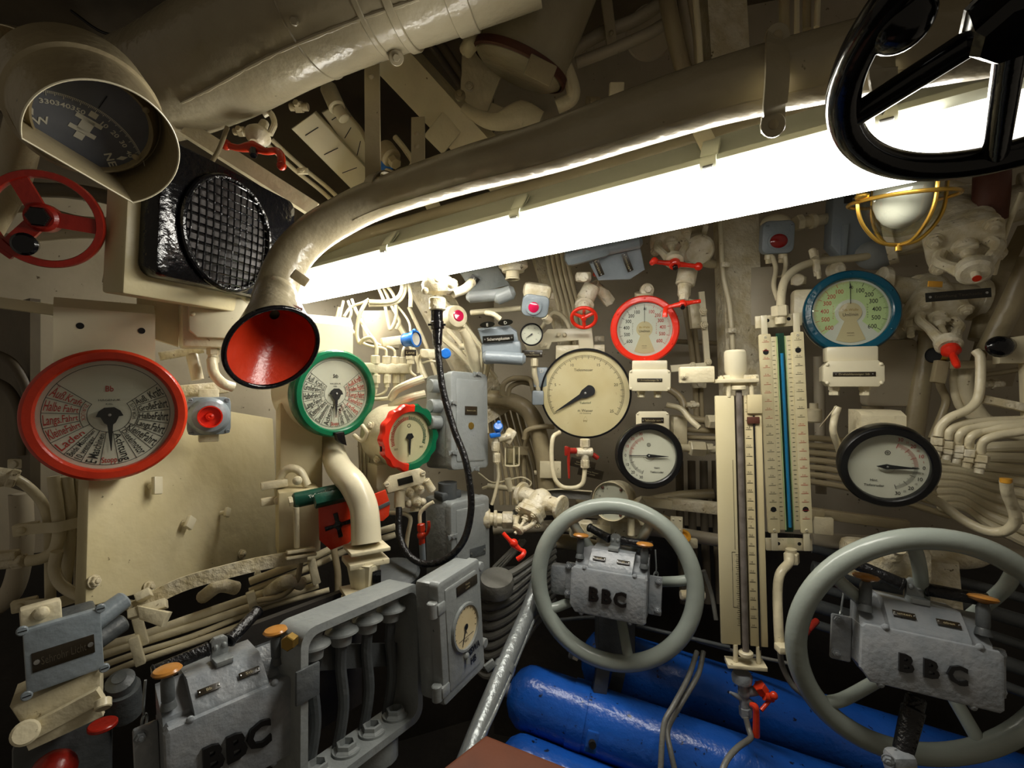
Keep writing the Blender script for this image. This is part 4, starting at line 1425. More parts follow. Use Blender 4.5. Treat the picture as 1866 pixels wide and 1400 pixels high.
# pipes left of the panel
lp = [
 ('pipe', 'cream pipe running down and bending left into a lumpy fitting', [(98, 868, 1.25), (104, 925, 1.25), (108, 968, 1.25), (100, 1002, 1.24), (78, 1017, 1.23), (50, 1023, 1.22)], 20, 'cream'),
 ('pipe', 'middle one of the cream pipes below the red-ringed telegraph', [(121, 868, 1.27), (128, 935, 1.28), (126, 1000, 1.28), (118, 1068, 1.29)], 19, 'cream'),
 ('pipe', 'straight rightmost cream pipe below the red-ringed telegraph', [(146, 868, 1.30), (149, 950, 1.31), (147, 1085, 1.33)], 22, 'cream'),
 ('pipe', 'cream pipe curving from the dark corner down beside the clamp', [(20, 868, 1.22), (48, 885, 1.24), (76, 915, 1.26), (89, 955, 1.27), (92, 1090, 1.28)], 17, 'cream'),
 ('pipe', 'cream pipe sweeping right to the end of the long bracket bar', [(104, 1005, 1.22), (99, 1038, 1.22), (112, 1066, 1.21), (150, 1088, 1.21), (200, 1096, 1.22), (240, 1104, 1.23)], 19, 'cream'),
]
for n_, l_, p_, w_, mt in lp: pp(n_, l_, 'pipe', p_, w_, mt)
for (px, py, sc, lb) in ((95, 960, 1, 'flat clamp band across the cream pipes below the telegraph'), (92, 1098, .9, 'lower clamp band partly behind the sweeping cream pipe')):
    G = face(px, py, 1.24, 30, 0, 5)
    t = thing('pipe_clamp', lb, 'clamp', G)
    m = MB('cream'); m.box((-.055, 0, -.03), (.05, .03, .02), .004); m.box((.085, .004, -.03), (.04, .03, .02), .004)
    m.strip([(-.05, 0, -.02), (-.012, 0, .0), (.012, 0, .018), (.04, 0, .010), (.07, 0, -.005), (.08, 0, -.02)], .026, .004, (0, 0, 1))
    part('band', m, t)
    bolts(t, [Vector((-.062, 0, -.02)), Vector((.09, .004, -.02))], .009, 'cream', kind='dome')
m = MB('cream_rough'); m.cyl(at(-10, 1022, 1.22), at(28, 1024, 1.22), .022, .016, bev=.003); m.hexa(at(25, 1024, 1.22), at(45, 1022, 1.22), .018); m.box((0, 0, 0), (.05, .02, .03), .005, face(10, 1012, 1.21, 20))
solo('pipe_fitting', m, 'lumpy cream pipe fitting at the left edge', 'fitting')
m = MB('cream_rough'); m.cyl(at(-15, 870, 1.2), at(25, 870, 1.22), .026, .020, bev=.003); m.hexa(at(15, 870, 1.21), at(32, 873, 1.22), .024)
solo('pipe_fitting', m, 'thick cream pipe fitting in the dark corner under the telegraph', 'fitting')
for k, pts in enumerate((((-20, 640, 1.25), (20, 660, 1.25), (45, 700, 1.26), (60, 760, 1.27)), ((-20, 690, 1.28), (15, 710, 1.28), (35, 750, 1.28), (40, 830, 1.28)))):
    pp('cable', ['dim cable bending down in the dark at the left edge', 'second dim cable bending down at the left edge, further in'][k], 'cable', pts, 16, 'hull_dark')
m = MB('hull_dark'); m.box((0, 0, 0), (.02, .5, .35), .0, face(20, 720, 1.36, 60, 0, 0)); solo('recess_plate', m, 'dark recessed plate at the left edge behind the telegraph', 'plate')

# --- long bracket bar and cable runs
t = thing('support_bracket', 'long cream bracket bar with bolted end plates crossing the lower panel', 'bracket', at(400, 1060, 1.25))
m = MB('cream_rough')
m.strip([at(246, 1108, 1.18), at(330, 1066, 1.22), at(420, 1040, 1.27), at(480, 1026, 1.31), at(560, 1012, 1.35)], .034, .012, (.5, -1, .15)); world_part('bar', m, t)
m = MB('cream'); m.box((0, 0, 0), (.075, .022, .03), .003, face(270, 1110, 1.17, 20, 30, 12)); m.box((0, 0, 0), (.03, .02, .03), .003, face(262, 1085, 1.17, 20, 30, 25)); m.prism([(-.04, .02), (.03, .0), (.02, -.03), (-.03, -.01)], -.01, .01, .002, face(285, 1118, 1.16, 10, 20)); world_part('end_clamp', m, t)
m = MB('cream'); m.box((0, 0, 0), (.07, .008, .045), .002, face(548, 1003, 1.33, 30, 12, 0)); m.box((0, -.014, 0), (.075, .008, .045), .002, face(548, 1003, 1.33, 30, 12, 0)); world_part('end_plate', m, t)
m = MB('cream'); m.cyl(at(540, 925, 1.33), at(541, 998, 1.33), .0075); world_part('rod', m, t)
for (px, py) in ((400, 1068), (520, 1060)):
    m = MB('cream_rough'); m.tube([at(px - 30, py + 20, 1.38), at(px, py, 1.34), at(px + 30, py + 4, 1.38)], .018, 12); world_part('lug', m, t)
runs = [([(110, 1195, 1.30), (240, 1165, 1.30), (345, 1128, 1.34), (470, 1085, 1.41), (570, 1052, 1.48)], 17),
        ([(100, 1225, 1.28), (230, 1180, 1.29), (350, 1142, 1.33), (480, 1098, 1.40), (580, 1066, 1.47)], 15),
        ([(120, 1240, 1.27), (235, 1196, 1.28), (350, 1160, 1.32), (470, 1112, 1.40), (600, 1075, 1.47)], 11),
        ([(130, 1256, 1.26), (240, 1210, 1.27), (350, 1172, 1.31), (460, 1132, 1.38)], 12),
        ([(455, 1060, 1.44), (560, 1020, 1.50), (640, 985, 1.56), (720, 960, 1.62)], 14),
        ([(455, 1078, 1.44), (560, 1036, 1.50), (640, 1000, 1.56), (720, 975, 1.62)], 13)]
for i, (pts, w_) in enumerate(runs):
    pp('wall_cable', ['topmost cream cable of the slanting run under the panel', 'second cream cable of the slanting run under the panel', 'third cream cable of the slanting run under the panel', 'lowest cream cable of the slanting run above the black handle',
                      'upper cream cable behind the S-shaped pipe flanges', 'lower cream cable behind the S-shaped pipe flanges'][i], 'cable', pts, w_, 'cream', 'slanting cable run')
pp('cable', 'single cable hanging in a curve from the bracket end plate', 'cable', [(548, 1025, 1.36), (540, 1060, 1.35), (515, 1085, 1.34), (470, 1095, 1.34)], 10, 'tan')
pp('cable', 'dark cable running down left of the flanged pipe', 'cable', [(608, 1000, 1.50), (616, 1050, 1.49), (612, 1110, 1.47), (590, 1160, 1.4)], 12, 'tan')
for k, (px, py, ya) in enumerate(((250, 1186, 1.255), (256, 1150, 1.27), (572, 1042, 1.45), (461, 1102, 1.37))):
    m = MB('cream'); m.box((0, 0, 0), (.022, .075, .018), .003, face(px, py, ya - .01, 32, 0, 12))
    solo('cable_saddle', m, ['cable saddle nearest the grey box on the slanting run', 'upper cable saddle near the grey box on the slanting run', 'cable saddle under the bracket end plate', 'cable saddle midway on the slanting run'][k], 'clamp')

# --- grey box at the bottom left
QF, qw, qh = rectfit([(42, 1150), (183, 1110), (190, 1215), (48, 1272)], .98, 40, 0, 0)
t = thing('terminal_box', 'grey-blue terminal box with a long dark nameplate at the bottom left', 'box', QF)
m = MB('grey_blue'); m.prism(chamf(qw, qh, .006), -.015, 0, .004); part('lid', m, t)
m = MB('grey_dark'); m.box((0, 0, -.05), (qw * .94, qh * .94, .07), .006); part('body', m, t)
nameplate(t, *onplane(QF, 117, 1190), qw * .80, qh * .30, 0, 'Sehrohr Licht', rot=0, ink='ink_dim')
bolts(t, [Vector((sx * qw * .50, sy * qh * .50, -.004)) for sx in (-1, 1) for sy in (-1, 1)], .009, 'grey_blue', kind='slot')
m = MB('grey_blue'); m.cyl((qw / 2 - .01, .02, -.05), (qw / 2 + .05, .045, -.07), .022, .020, bev=.004); part('gland', m, t)
m = MB('grey_dark'); m.cyl((qw / 2 - .01, -.02, -.05), (qw / 2 + .045, -.005, -.07), .022, .020, bev=.004); part('gland', m, t)
m = MB('cream'); m.box((-.03, qh / 2 + .01, -.03), (.06, .05, .03), .006); part('top_lug', m, t)
bolts(t, [Vector((-.03, qh / 2 + .02, -.015))], .013, 'cream', kind='dome', name='lug_bolt')
t = thing('casting', 'cream cast support below the grey terminal box with two lever arms', 'bracket', at(120, 1300, 1.0))
m = MB('cream'); m.prism([(-.07, .05), (.07, .06), (.055, -.03), (-.05, -.05)], -.05, .05, .01, face(120, 1275, 1.03, 38, 0, 10)); world_part('body', m, t)
for (pts) in (((48, 1338, .95), (120, 1300, .98), (185, 1265, 1.0)), ((50, 1352, .96), (110, 1325, .98), (185, 1290, 1.01))):
    m = MB('cream'); m.strip([at(*p) for p in pts], .030, .014, (.5, -1, 0)); world_part('lever_arm', m, t)
m = MB('cream'); m.cyl(at(46, 1336, .93), at(46, 1336, .96), .022, bev=.004); world_part('pivot', m, t)
m = MB('cream'); m.cyl(at(188, 1292, .98), at(188, 1275, .99), .014, bev=.002); world_part('pivot', m, t)
m = MB('red_dark'); m.cyl(at(187, 1318, 1.04), at(187, 1326, 1.04), .026, bev=.002)
solo('red_disc', m, 'thin dark red disc edge below the cream lever arms', 'disc')
m = MB('red_dark'); m.sphere(at(97, 1408, 1.0), .04)
solo('red_valve', m, 'red valve dome cut by the bottom edge at the left', 'valve')
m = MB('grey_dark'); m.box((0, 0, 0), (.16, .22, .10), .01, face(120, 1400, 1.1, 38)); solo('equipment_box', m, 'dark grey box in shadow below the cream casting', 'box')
m = MB('grey_dark'); m.lathe([(.028, 0), (.028, .02), (.014, .03), (.014, .032), (0, .032)], face(222, 1250, 1.12, 20, 60), 20); m.cyl(at(222, 1255, 1.12), at(228, 1300, 1.14), .035)
solo('cable_gland', m, 'dark grey gland beside the cream casting', 'fitting')

# ============================================================ GREY CONTROLLERS (three)
def controller(name, label, quad, Y, yaw, pitch, roll, tags, leftknob, kb, sp_=.165):
    """quad = corners of the lettered face. Local face width is Wm; everything scales with it"""
    F, fw, fh = rectfit(quad, Y, yaw, pitch, roll, lam=1.0)
    t = thing(name, label, 'controller', F)
    W, H = fw, fh
    D = W * .42
    m = MB('grey_cast')
    ol = [(W / 2, H / 2 - W * .03), (W / 2 - W * .03, H / 2), (-W / 2 + W * .03, H / 2), (-W / 2, H / 2 - W * .03), (-W / 2, -H / 2 + W * .10), (-W / 2 + W * .08, -H / 2), (W / 2 - W * .03, -H / 2), (W / 2, -H / 2 + W * .03)]
    m.prism(ol, -.012, 0, .006)
    cv = part('cover', m, t)
    m = MB('black_smooth')
    for i, ch in enumerate('BBC'):
        m.text(ch, H * .42, ((i - 1) * W * sp_ , -H * .02 , .004), depth=.0035, xs=1.0, bold=.032)
    part('raised_lettering', m, cv, 'raised black letters')
    m = MB('grey_cast')
    m.prism([(x * .97, y * .97) for x, y in ol], -D, -.012, .0)
    # sloping head above the face
    pr = [(H / 2 - .01, -.03), (H / 2 + W * .02, -.035), (H / 2 + W * .20, -.085), (H / 2 + W * .22, -D), (H / 2 - .01, -D)]
    n = len(pr); x0, x1 = -W * .48, W * .48
    V = [(x0, y, z) for y, z in pr] + [(x1, y, z) for y, z in pr]
    m._add(V, [(i, (i + 1) % n, n + (i + 1) % n, n + i) for i in range(n)] + [tuple(range(n))[::-1], tuple(range(n, 2 * n))], smooth=False)
    hd = [(H / 2 + W * .0, -.010), (H / 2 + W * .03, -.012), (H / 2 + W * .22, -.055), (H / 2 + W * .24, -.12), (H / 2, -.12)]
    x0, x1 = -W * .28, W * .30
    V = [(x0, y, z) for y, z in hd] + [(x1, y, z) for y, z in hd]
    n = len(hd)
    m._add(V, [(i, (i + 1) % n, n + (i + 1) % n, n + i) for i in range(n)] + [tuple(range(n))[::-1], tuple(range(n, 2 * n))], smooth=False)
    part('body', m, t)
    # side flanges
    for sx in (-1, 1):
        m = MB('grey_cast'); m.box((sx * (W / 2 + W * .07), H * .02, -D * .8), (W * .17, H * .85, .012), .004); fl = part('side_flange', m, t)
        bolts(t, [Vector((sx * (W / 2 + W * .11), -H * .28, -D * .8 + .006)), Vector((sx * (W / 2 + W * .11), H * .35, -D * .8 + .006))], .008, 'grey_cast', name='flange_bolt')
    bolts(t, [Vector((-W * .32, H * .50, -.004)), Vector((W * .34, H * .50, -.004)), Vector((-W * .34, -H * .5, -.008)), Vector((W * .30, -H * .5, -.008))], W * .032, 'grey_cast', kind='dome', name='cover_bolt')
    # sloping nameplates
    sl = math.degrees(math.atan2(.19 * W, .043))
    for sx, s in ((-1, tags[0]), (1, tags[1])):
        T = Matrix.Translation((sx * W * .16 + W * .01, H / 2 + W * .115, -.0300)) @ Matrix.Rotation(math.radians(-(90 - sl)), 4, 'X')
        nameplate(t, 0, 0, W * .17, W * .055, .002, s, M0=T, ink='ink_gold')
    # bracket and handle bar
    m = MB('zinc'); zb = -.080; yb = H / 2 + W * .25
    m.prism([(-W * .06, 0), (W * .08, 0), (W * .08, W * .15), (W * .05, W * .18), (-W * .03, W * .18), (-W * .06, W * .15)], zb - .01, zb, .003, Matrix.Translation((0, yb, 0)))
    m.prism([(-W * .06, 0), (W * .08, 0), (W * .08, W * .05), (-W * .06, W * .05)], zb - .01, zb + .03, .003, Matrix.Translation((0, yb - W * .03, 0)))
    br = part('handle_bracket', m, t, 'silver bracket')
    bolts(t, [Vector((-W * .025, yb + W * .10, zb)), Vector((W * .045, yb + W * .10, zb))], W * .025, 'zinc', kind='dome', name='bracket_bolt')
    zc = zb - .006
    yh = yb + W * .10
    for sx, ang in ((-1, kb[0]), (1, kb[1])):
        m = MB('rubber')
        d = Vector((sx * math.cos(math.radians(ang[0])), math.sin(math.radians(ang[0])), math.sin(math.radians(ang[1])))).normalized()
        p0 = Vector((sx * W * .08 + W * .01, yh, zc))
        m.cyl(p0, p0 + d * W * .42, W * .058, W * .054, bev=.003); m.cyl(p0 + d * W * .40, p0 + d * W * .43, W * .064, bev=.003); m.cyl(p0, p0 + d * W * .03, W * .064, bev=.002)
        part('grip', m, t, 'black ribbed handle grip')
    for sx, on in ((-1, True), (1, True)):
        x = sx * W * .43
        m = MB('grey_dark'); m.lathe([(W * .062, 0), (W * .05, W * .05), (W * .045, W * .06), (W * .05, W * .075), (W * .05, W * .22), (W * .035, W * .26)], Matrix.Translation((x, H / 2 + W * .08, -.040)) @ Matrix.Rotation(math.radians(-90), 4, 'X'), 24)
        st = part('plunger', m, t)
        m = MB('knob'); m.lathe([(W * .03, W * .26), (W * .095, W * .285), (W * .11, W * .305), (W * .095, W * .322), (W * .04, W * .332), (0, W * .335)], Matrix.Translation((x, H / 2 + W * .08, -.040)) @ Matrix.Rotation(math.radians(-90), 4, 'X'), 28)
        part('plunger_knob', m, st, 'ochre mushroom knob')
    m = MB('zinc'); sx = leftknob
    m.ring(.010, .0022, Matrix.Translation((sx * W * .56, H * .42, -.09)) @ Matrix.Rotation(math.radians(60), 4, 'Y'), 20, 6)
    m.tube([(sx * W * .55, H / 2 + W * .30, -.075), (sx * W * .565, H * .6, -.085), (sx * W * .56, H * .45, -.09)], .0022, 6)
    part('safety_pin', m, t)
    return t, F, W, H
c1_ = controller('helm_controller', 'grey lever controller lettered BBC inside the left of the two big wheels', [(1037, 1031), (1178, 1056), (1178, 1143), (1040, 1114)], 1.36, -22, 8, -6, ('auf', 'ab'), 1, ((12, -40), (0, 10)), .17)
c2_ = controller('helm_controller', 'grey lever controller lettered BBC inside the right-hand big wheel', [(1568, 1138), (1833, 1188), (1833, 1308), (1570, 1236)], .98, -18, 10, -6, ('unten', 'oben'), -1, ((16, -10), (2, 20)), .175)
c3_ = controller('helm_controller', 'grey lever controller lettered BBC at the bottom left beside the open frame', [(300, 1338), (540, 1228), (536, 1372), (306, 1500)], .86, 42, 10, 10, ('Bb', 'Stb'), -1, ((-4, 0), (18, -40)), .175)

# ============================================================ LEFT OF CENTRE
# --- starboard engine telegraph
SF_, SR_ = circfit(537, 683, 636, 799, 1.47, 30, -4)
ts = telegraph('engine_telegraph', 'round engine telegraph dial with a green ring, marked Stb, behind the horn', SF_, SR_, 'green', True, 'Stb', 'ink', .02)
m = MB('cream_smooth'); m.lathe([(0, -.20), (SR_ * .85, -.20), (SR_ * .94, -.17), (SR_ * .94, -.02)], seg=48, cap=False); part('drum', m, ts)
G, gw, gh = rectfit([(560, 578), (640, 592), (640, 700), (560, 700)], 1.56, 32, 0, 0)
m = MB('cream_smooth')
side = [(-gh / 2, -.14), (-gh / 2, 0), (gh / 2 - .01, 0), (gh / 2 + .02, -.03), (gh / 2 + .03, -.14)]
n = len(side)
V = [(-gw / 2 - .02, y, z) for (y, z) in side] + [(gw / 2 + .005, y, z) for (y, z) in side]
m._add(V, [(i, (i + 1) % n, n + (i + 1) % n, n + i) for i in range(n)] + [tuple(range(n))[::-1], tuple(range(n, 2 * n))], G, smooth=False)
world_part('housing', m, ts)
m = MB('black_smooth'); T = Matrix.Translation((.0, -SR_ * .97, .01))
m.prism([(-.014, .012), (.012, .014), (.018, -.012), (.022, -.028), (.006, -.022), (-.008, -.010)], -.005, .012, .002, T); part('acknowledge_wing', m, ts, 'black wing knob')

# --- rpm dial with scalloped two-colour ring
RF, RR = circfit(697, 796, 735, 861, 1.50, 28, -4)
t = thing('shaft_gauge', 'round gauge with a scalloped ring, left half red and right half green', 'gauge', RF)
casecyl(t, RR, .14, 'cream')
def scall(a0, a1, mat, lb):
    m = MB(mat)
    V = []; n = 60
    ri = RR * .76
    for i in range(n + 1):
        a = math.radians(a0 + (a1 - a0) * i / n)
        r = RR * (1 + .028 * math.cos(a * 14))
        for (q, z) in ((r * .98, -.022), (r, -.004), (r * .96, .004), (ri * 1.03, .004), (ri, -.002), (ri, -.016)):
            V.append((q * math.cos(a), q * math.sin(a), z))
    F = []
    for i in range(n):
        for k in range(5):
            F.append((i * 6 + k, i * 6 + k + 1, (i + 1) * 6 + k + 1, (i + 1) * 6 + k))
    m._add(V, F)
    part('bezel_half', m, t, lb)
scall(84, 264, 'red_bright', 'red half of the ring'); scall(-96, 84, 'green', 'green half of the ring')
d = dialdisc(t, RR * .77, -.012, 'dial_old' if False else 'scale')
kb, kr = MB('green_dark'), MB('ink_red')
for i in range(-24, 25):
    (kr if i < 0 else kb).tick(RR * .52, RR * (.62 if i % 4 else .64), i * 4.6, RR * .026, -.0112)
part('green_ticks', kb, d); part('red_ticks', kr, d)
m = MB('ink'); m.text('300', RR * .09, (-RR * .45, -RR * .32, -.0112)); m.text('300', RR * .09, (RR * .45, -RR * .32, -.0112)); m.arc(RR * .05, RR * .015, 0, 360, -.0112, Matrix.Translation((0, RR * .35, 0)), 16); part('lettering', m, d)
m = MB('ink'); m.prism([(-RR * .14, 0), (-RR * .07, RR * .12), (RR * .07, RR * .12), (RR * .14, 0), (RR * .04, -RR * .06), (RR * .012, -RR * .52), (-RR * .012, -RR * .52), (-RR * .04, -RR * .06)], -.007, -.005); part('pointer', m, t)
glass(t, RR * .75, -.003)
bolts(t, [axisframe((-RR * .93, RR * .35, -.07), (-1, .3, .1)), axisframe((-RR * .75, -RR * .62, -.06), (-1, -.6, .1))], .011, 'cream_cast')
m = MB('black'); m.box((-RR * .95, -RR * .25, -.008), (.010, .016, .004), .001); part('catch', m, t)
m = MB('cream'); m.prism([(-.06, .05), (.05, .05), (.05, -.02), (.02, -.045), (-.045, -.045), (-.06, -.02)], -.11, -.06, .006, Matrix.Translation((-.02, -RR - .03, 0))); part('lower_case', m, t)
NF = face(738, 876, 1.45, 28, 5, 10)
m = MB('cream'); m.prism([(-.055, -.022), (.05, -.022), (.062, -.008), (.062, .012), (.05, .024), (-.04, .024), (-.062, .006)], -.008, .004, .003, NF)
nb = world_part('name_bracket', m, t)
Nl = t.matrix_world.inverted() @ NF
nameplate(t, 0, 0, .045, .020, .004, '', 'plate_black', M0=Nl, screws=False)
bolts(t, [Nl @ Matrix.Translation((-.055, .004, .004)), Nl @ Matrix.Translation((.055, .008, .004))], .008, 'cream', kind='slot')
# pipework under it
t = thing('valve_block', 'cream cluster of rounded valve bodies under the red and green gauge', 'valve', at(758, 905, 1.50))
m = MB('cream_cast')
for (px, py, r) in ((748, 898, .016), (765, 892, .015), (760, 915, .017), (745, 918, .013), (770, 915, .012)):
    m.sphere(at(px, py, 1.49), r)
m.cyl(at(775, 875, 1.49), at(788, 895, 1.50), .013, bev=.002); m.cyl(at(755, 880, 1.5), at(757, 930, 1.5), .016)
world_part('body', m, t)
bolts(t, [axisframe(at(px, py, 1.47) - t.location, (0, -1, 0)) for px, py in ((748, 898), (762, 916), (768, 890))], .007, 'cream_cast')
pp('hose_end', 'cream hose end under the name bracket feeding the black hose', 'fitting', [(730, 893, 1.46), (728, 905, 1.46), (728, 925, 1.46)], 20, 'cream')
pp('tube', 'thin cream tube bending left from the red drain cock', 'pipe', [(765, 955, 1.46), (766, 935, 1.46), (778, 922, 1.46), (790, 915, 1.46)], 7, 'cream')
pp('tube', 'thin cream tube dropping behind the black hose', 'pipe', [(705, 935, 1.50), (735, 936, 1.50), (748, 945, 1.50), (743, 975, 1.50), (740, 1000, 1.50)], 8, 'cream')
t = thing('drain_cock', 'small red drain cock with a lever beside the lower grey cabinet', 'valve', at(768, 965, 1.44))
m = MB('red'); m.hexa(at(767, 955, 1.44), at(768, 968, 1.44), .012); m.cyl(at(768, 966, 1.44), at(769, 992, 1.44), .009); m.sphere(at(768, 976, 1.44), .013); m.tube([at(770, 978, 1.43), at(778, 972, 1.42), at(782, 960, 1.41), at(781, 950, 1.41)], .0045, 8); world_part('cock', m, t)
m = MB('grey_blue'); m.cyl(at(769, 990, 1.44), at(771, 1030, 1.44), .009); world_part('stub_pipe', m, t)

# --- grey cabinets
def cabinet(name, label, quad, Y, yaw, dep, mat='grey', rim=.012, pitch=0, roll=0, chf=.015):
    F, w_, h_ = rectfit(quad, Y, yaw, pitch, roll)
    t = thing(name, label, 'cabinet', F)
    m = MB(mat); m.box((0, 0, -dep / 2 - .012), (w_, h_, dep), .012); part('body', m, t)
    m = MB(mat); m.prism(rrect(w_ + .006, h_ + .006, chf, 4), -.014, .012, .006)
    dr = part('door', m, t)
    m = MB(mat); m.prism(rrect(w_ * .78, h_ * .86, .006, 2), .011, .015, .003); part('door_panel', m, dr)
    return t, F, w_, h_, dr
t, F, cw, ch, dr = cabinet('fuse_cabinet', 'tall grey steel cabinet with wing nuts behind the hanging black hose', [(817, 672), (884, 690), (884, 848), (822, 858)], 1.60, 40, .12)
T0 = Matrix.Identity(4)
nameplate(dr, 0, ch * .10, cw * .34, ch * .09, .0155, 'Batterie Lüft.', 'plate', screws=False, size=.005)
m = MB('brass'); m.lathe([(.012, .016), (.011, .018), (0, .018)], Matrix.Translation((0, -ch * .06, 0)), 8); part('seal', m, dr, 'small brass seal')
def wingnut(parent, loc):
    m = MB('zinc'); m.cyl((0, 0, -.002), (0, 0, .012), .006)
    for s in (-1, 1): m.prism([(s * .003, -.004), (s * .016, -.010), (s * .018, .006), (s * .004, .004)], .004, .008, .001)
    part('wing_nut', m, parent, loc=loc)
for (x, y) in ((-cw * .5, ch * .18), (-cw * .5, -ch * .33), (.2 * cw, ch * .5), (.1 * cw, -ch * .51)):
    wingnut(t, Matrix.Translation((x, y, .010)))
for y in (.36, .15, -.02):
    m = MB('grey'); p = Vector((-cw / 2 - .01, y * ch, -.05)); m.cyl(p + Vector((-.030, 0, 0)), p + Vector((.01, 0, 0)), .022, bev=.003); part('cable_boss', m, t)
t, F, cw2, ch2, dr = cabinet('fuse_cabinet', 'lower grey steel cabinet half hidden behind the black hose', [(818, 918), (887, 903), (888, 1072), (822, 1098)], 1.55, 42, .13)
nameplate(dr, cw2 * .15, -ch2 * .05, cw2 * .42, ch2 * .10, .0155, '', 'grey_dark', rot=0)
wingnut(t, Matrix.Translation((-cw2 * .5, ch2 * .18, .01))); wingnut(t, Matrix.Translation((cw2 * .30, -ch2 * .40, .015)))
m = MB('grey_dark'); m.box((-cw2 * .25, ch2 / 2 + .012, -.06), (.075, .025, .05), .006); m.cyl((-cw2 * .25, ch2 / 2, -.06), (-cw2 * .25, ch2 / 2 + .05, -.06), .03); part('top_gland', m, t)

t, F, mw, mh, dr = cabinet('meter_cabinet', 'grey cabinet with an oval-looking yellowed meter window and hand-painted letters HB', [(793, 1063), (864, 1020), (877, 1210), (803, 1286)], 1.20, 55, .05, 'grey', chf=.012)
x, y = onplane(F, 838, 1140)
T = Matrix.Translation((x, y, .016))
gr = mw * .31
m = MB('grey'); m.lathe([(gr * 1.08, 0), (gr * 1.05, .006), (gr * .95, .006), (gr * .93, 0)], T, 40, cap=False); b = part('window_ring', m, dr)
m = MB('dial_old'); m.disc(gr * .94, .0008, T); part('meter_dial', m, b)
m = MB('ink'); Tt = T @ Matrix.Translation((0, 0, .0014))
for i in range(13): m.tick(gr * .78, gr * .88, -110 + i * 18, gr * .03, 0, Tt)
m.text('A', gr * .3, (0, -gr * .25, 0), Tt); m.text('V875', gr * .16, (0, -gr * .62, 0), Tt); m.box((0, -gr * .48, 0), (gr * 1.2, gr * .02, .0003), 0, Tt)
m.prism([(-gr * .03, 0), (gr * .03, 0), (gr * .01, -gr * .85), (-gr * .01, -gr * .85)], .001, .002, 0, Tt @ Matrix.Rotation(math.radians(-25), 4, 'Z')); m.disc(gr * .14, .002, Tt); part('meter_pointer', m, b)
nameplate(dr, mw * .12, mh * .35, mw * .52, mh * .085, .0155, 'Netz|110V', 'plate', screws=False)
m = MB('ink'); Tp = Matrix.Translation((0, 0, .0165))
m.text('NSWA', mh * .085, (mw * .20, -mh * .235, 0), Tp, xs=.8, rot=4, bold=.03); m.text('HB', mh * .085, (mw * .18, -mh * .325, 0), Tp, xs=.8, rot=4, bold=.03); part('painted_letters', m, dr, 'hand-painted black letters')
for yy in (.30, -.38):
    m = MB('grey'); m.cyl((-mw / 2 - .012, yy * mh - .018, .0), (-mw / 2 - .012, yy * mh + .018, .0), .012, bev=.002); m.box((-mw / 2 + .004, yy * mh, .006), (.03, .026, .02), .004); part('hinge', m, t)
for yy in (.42, -.30):
    m = MB('grey'); m.cyl((mw / 2 + .008, yy * mh, -.004), (mw / 2 + .008, yy * mh, .014), .012, bev=.002); part('latch', m, t)
m = MB('grey'); m.sphere((mw * .0, -mh * .24, .014), .010); m.tube([(0, -mh * .24, .02), (-.004, -mh * .30, .02)], .0035, 8); part('door_knob', m, dr)

# --- grey open frame with cable glands
F, fw, fh = rectfit([(548, 1150), (768, 1062), (770, 1306), (548, 1482)], 1.05, 52, 0, 0)
t = thing('gland_frame', 'grey open rectangular frame with cable glands hanging inside its top', 'frame', F)
m = MB('grey')
def frame_ring(mb, w_, h_, b, z0, z1, r):
    o = rrect(w_, h_, r, 5); i_ = rrect(w_ - 2 * b, h_ - 2 * b, r * .8, 5)
    n = len(o)
    V = [(x, y, z1) for x, y in o] + [(x, y, z1) for x, y in i_] + [(x, y, z0) for x, y in i_] + [(x, y, z0) for x, y in o]
    Fc = []
    for L in range(4):
        A, B = L * n, ((L + 1) % 4) * n
        for k in range(n):
            j = (k + 1) % n
            Fc.append((A + k, A + j, B + j, B + k))
    mb._add(V, Fc, smooth=False)
frame_ring(m, fw, fh, .016, -.085, 0, .03)
part('frame_band', m, t)
for i in range(4):
    x = -fw / 2 + fw * (.17 + .215 * i)
    T = Matrix.Translation((x, fh / 2 - .016, -.042)) @ Matrix.Rotation(math.radians(90), 4, 'X')
    m = MB('grey'); m.lathe([(.022, 0), (.024, .006), (.018, .010), (.021, .014), (.018, .018), (.020, .024), (.034, .034), (.035, .038), (.028, .040), (.022, .041), (.020, .062), (.012, .062)], T, 28); part('top_gland', m, t)
    m = MB('grey_dark'); m.tube([(x, fh / 2 - .075, -.042), (x + .004, fh * .1, -.05), (x + .02, -fh * .2, -.06), (x + .01, -fh * .6, -.08)], .012, 10); part('hanging_cable', m, t)
    T = Matrix.Translation((x + .012, -fh / 2 + .016, -.042)) @ Matrix.Rotation(math.radians(-90), 4, 'X')
    m = MB('grey'); m.lathe([(.028, 0), (.028, .006), (.022, .010), (.021, .018), (.016, .019), (.015, .004), (0, .004)], T, 6); m.lathe([(.029, 0), (.029, .005), (.02, .006)], T, 24); part('bottom_gland', m, t)
m = MB('grey_dark'); m.box((fw * .1, fh * .1, -.07), (fw * .7, .05, .008), .002, Matrix.Rotation(math.radians(-20), 4, 'Z')); part('inner_bar', m, t)
m = MB('grey_dark'); m.box((-fw / 2 + .01, fh * .20, .006), (.05, .06, .006), .002); tb2 = part('side_tab', m, t)
m = MB('copper'); m.hexa((-fw / 2 - .004, fh * .45, -.02), (-fw / 2 - .022, fh * .45, -.01), .014); part('brass_nut', m, t)
m = MB('grey'); m.cyl((fw * .22, -fh / 2 - .06, -.06), (fw * .22, -fh / 2, -.06), .05, bev=.004); part('lower_drum', m, t)
m = MB('shade_dark'); m.box((0.0, -.03, -.22), (fw * 1.0, fh * .95, .02), .0, F); solo('shade_plate', m, 'added dark sheet standing for the shade behind the open grey frame', 'plate')  # dark sheet added to paint the shade inside the frame
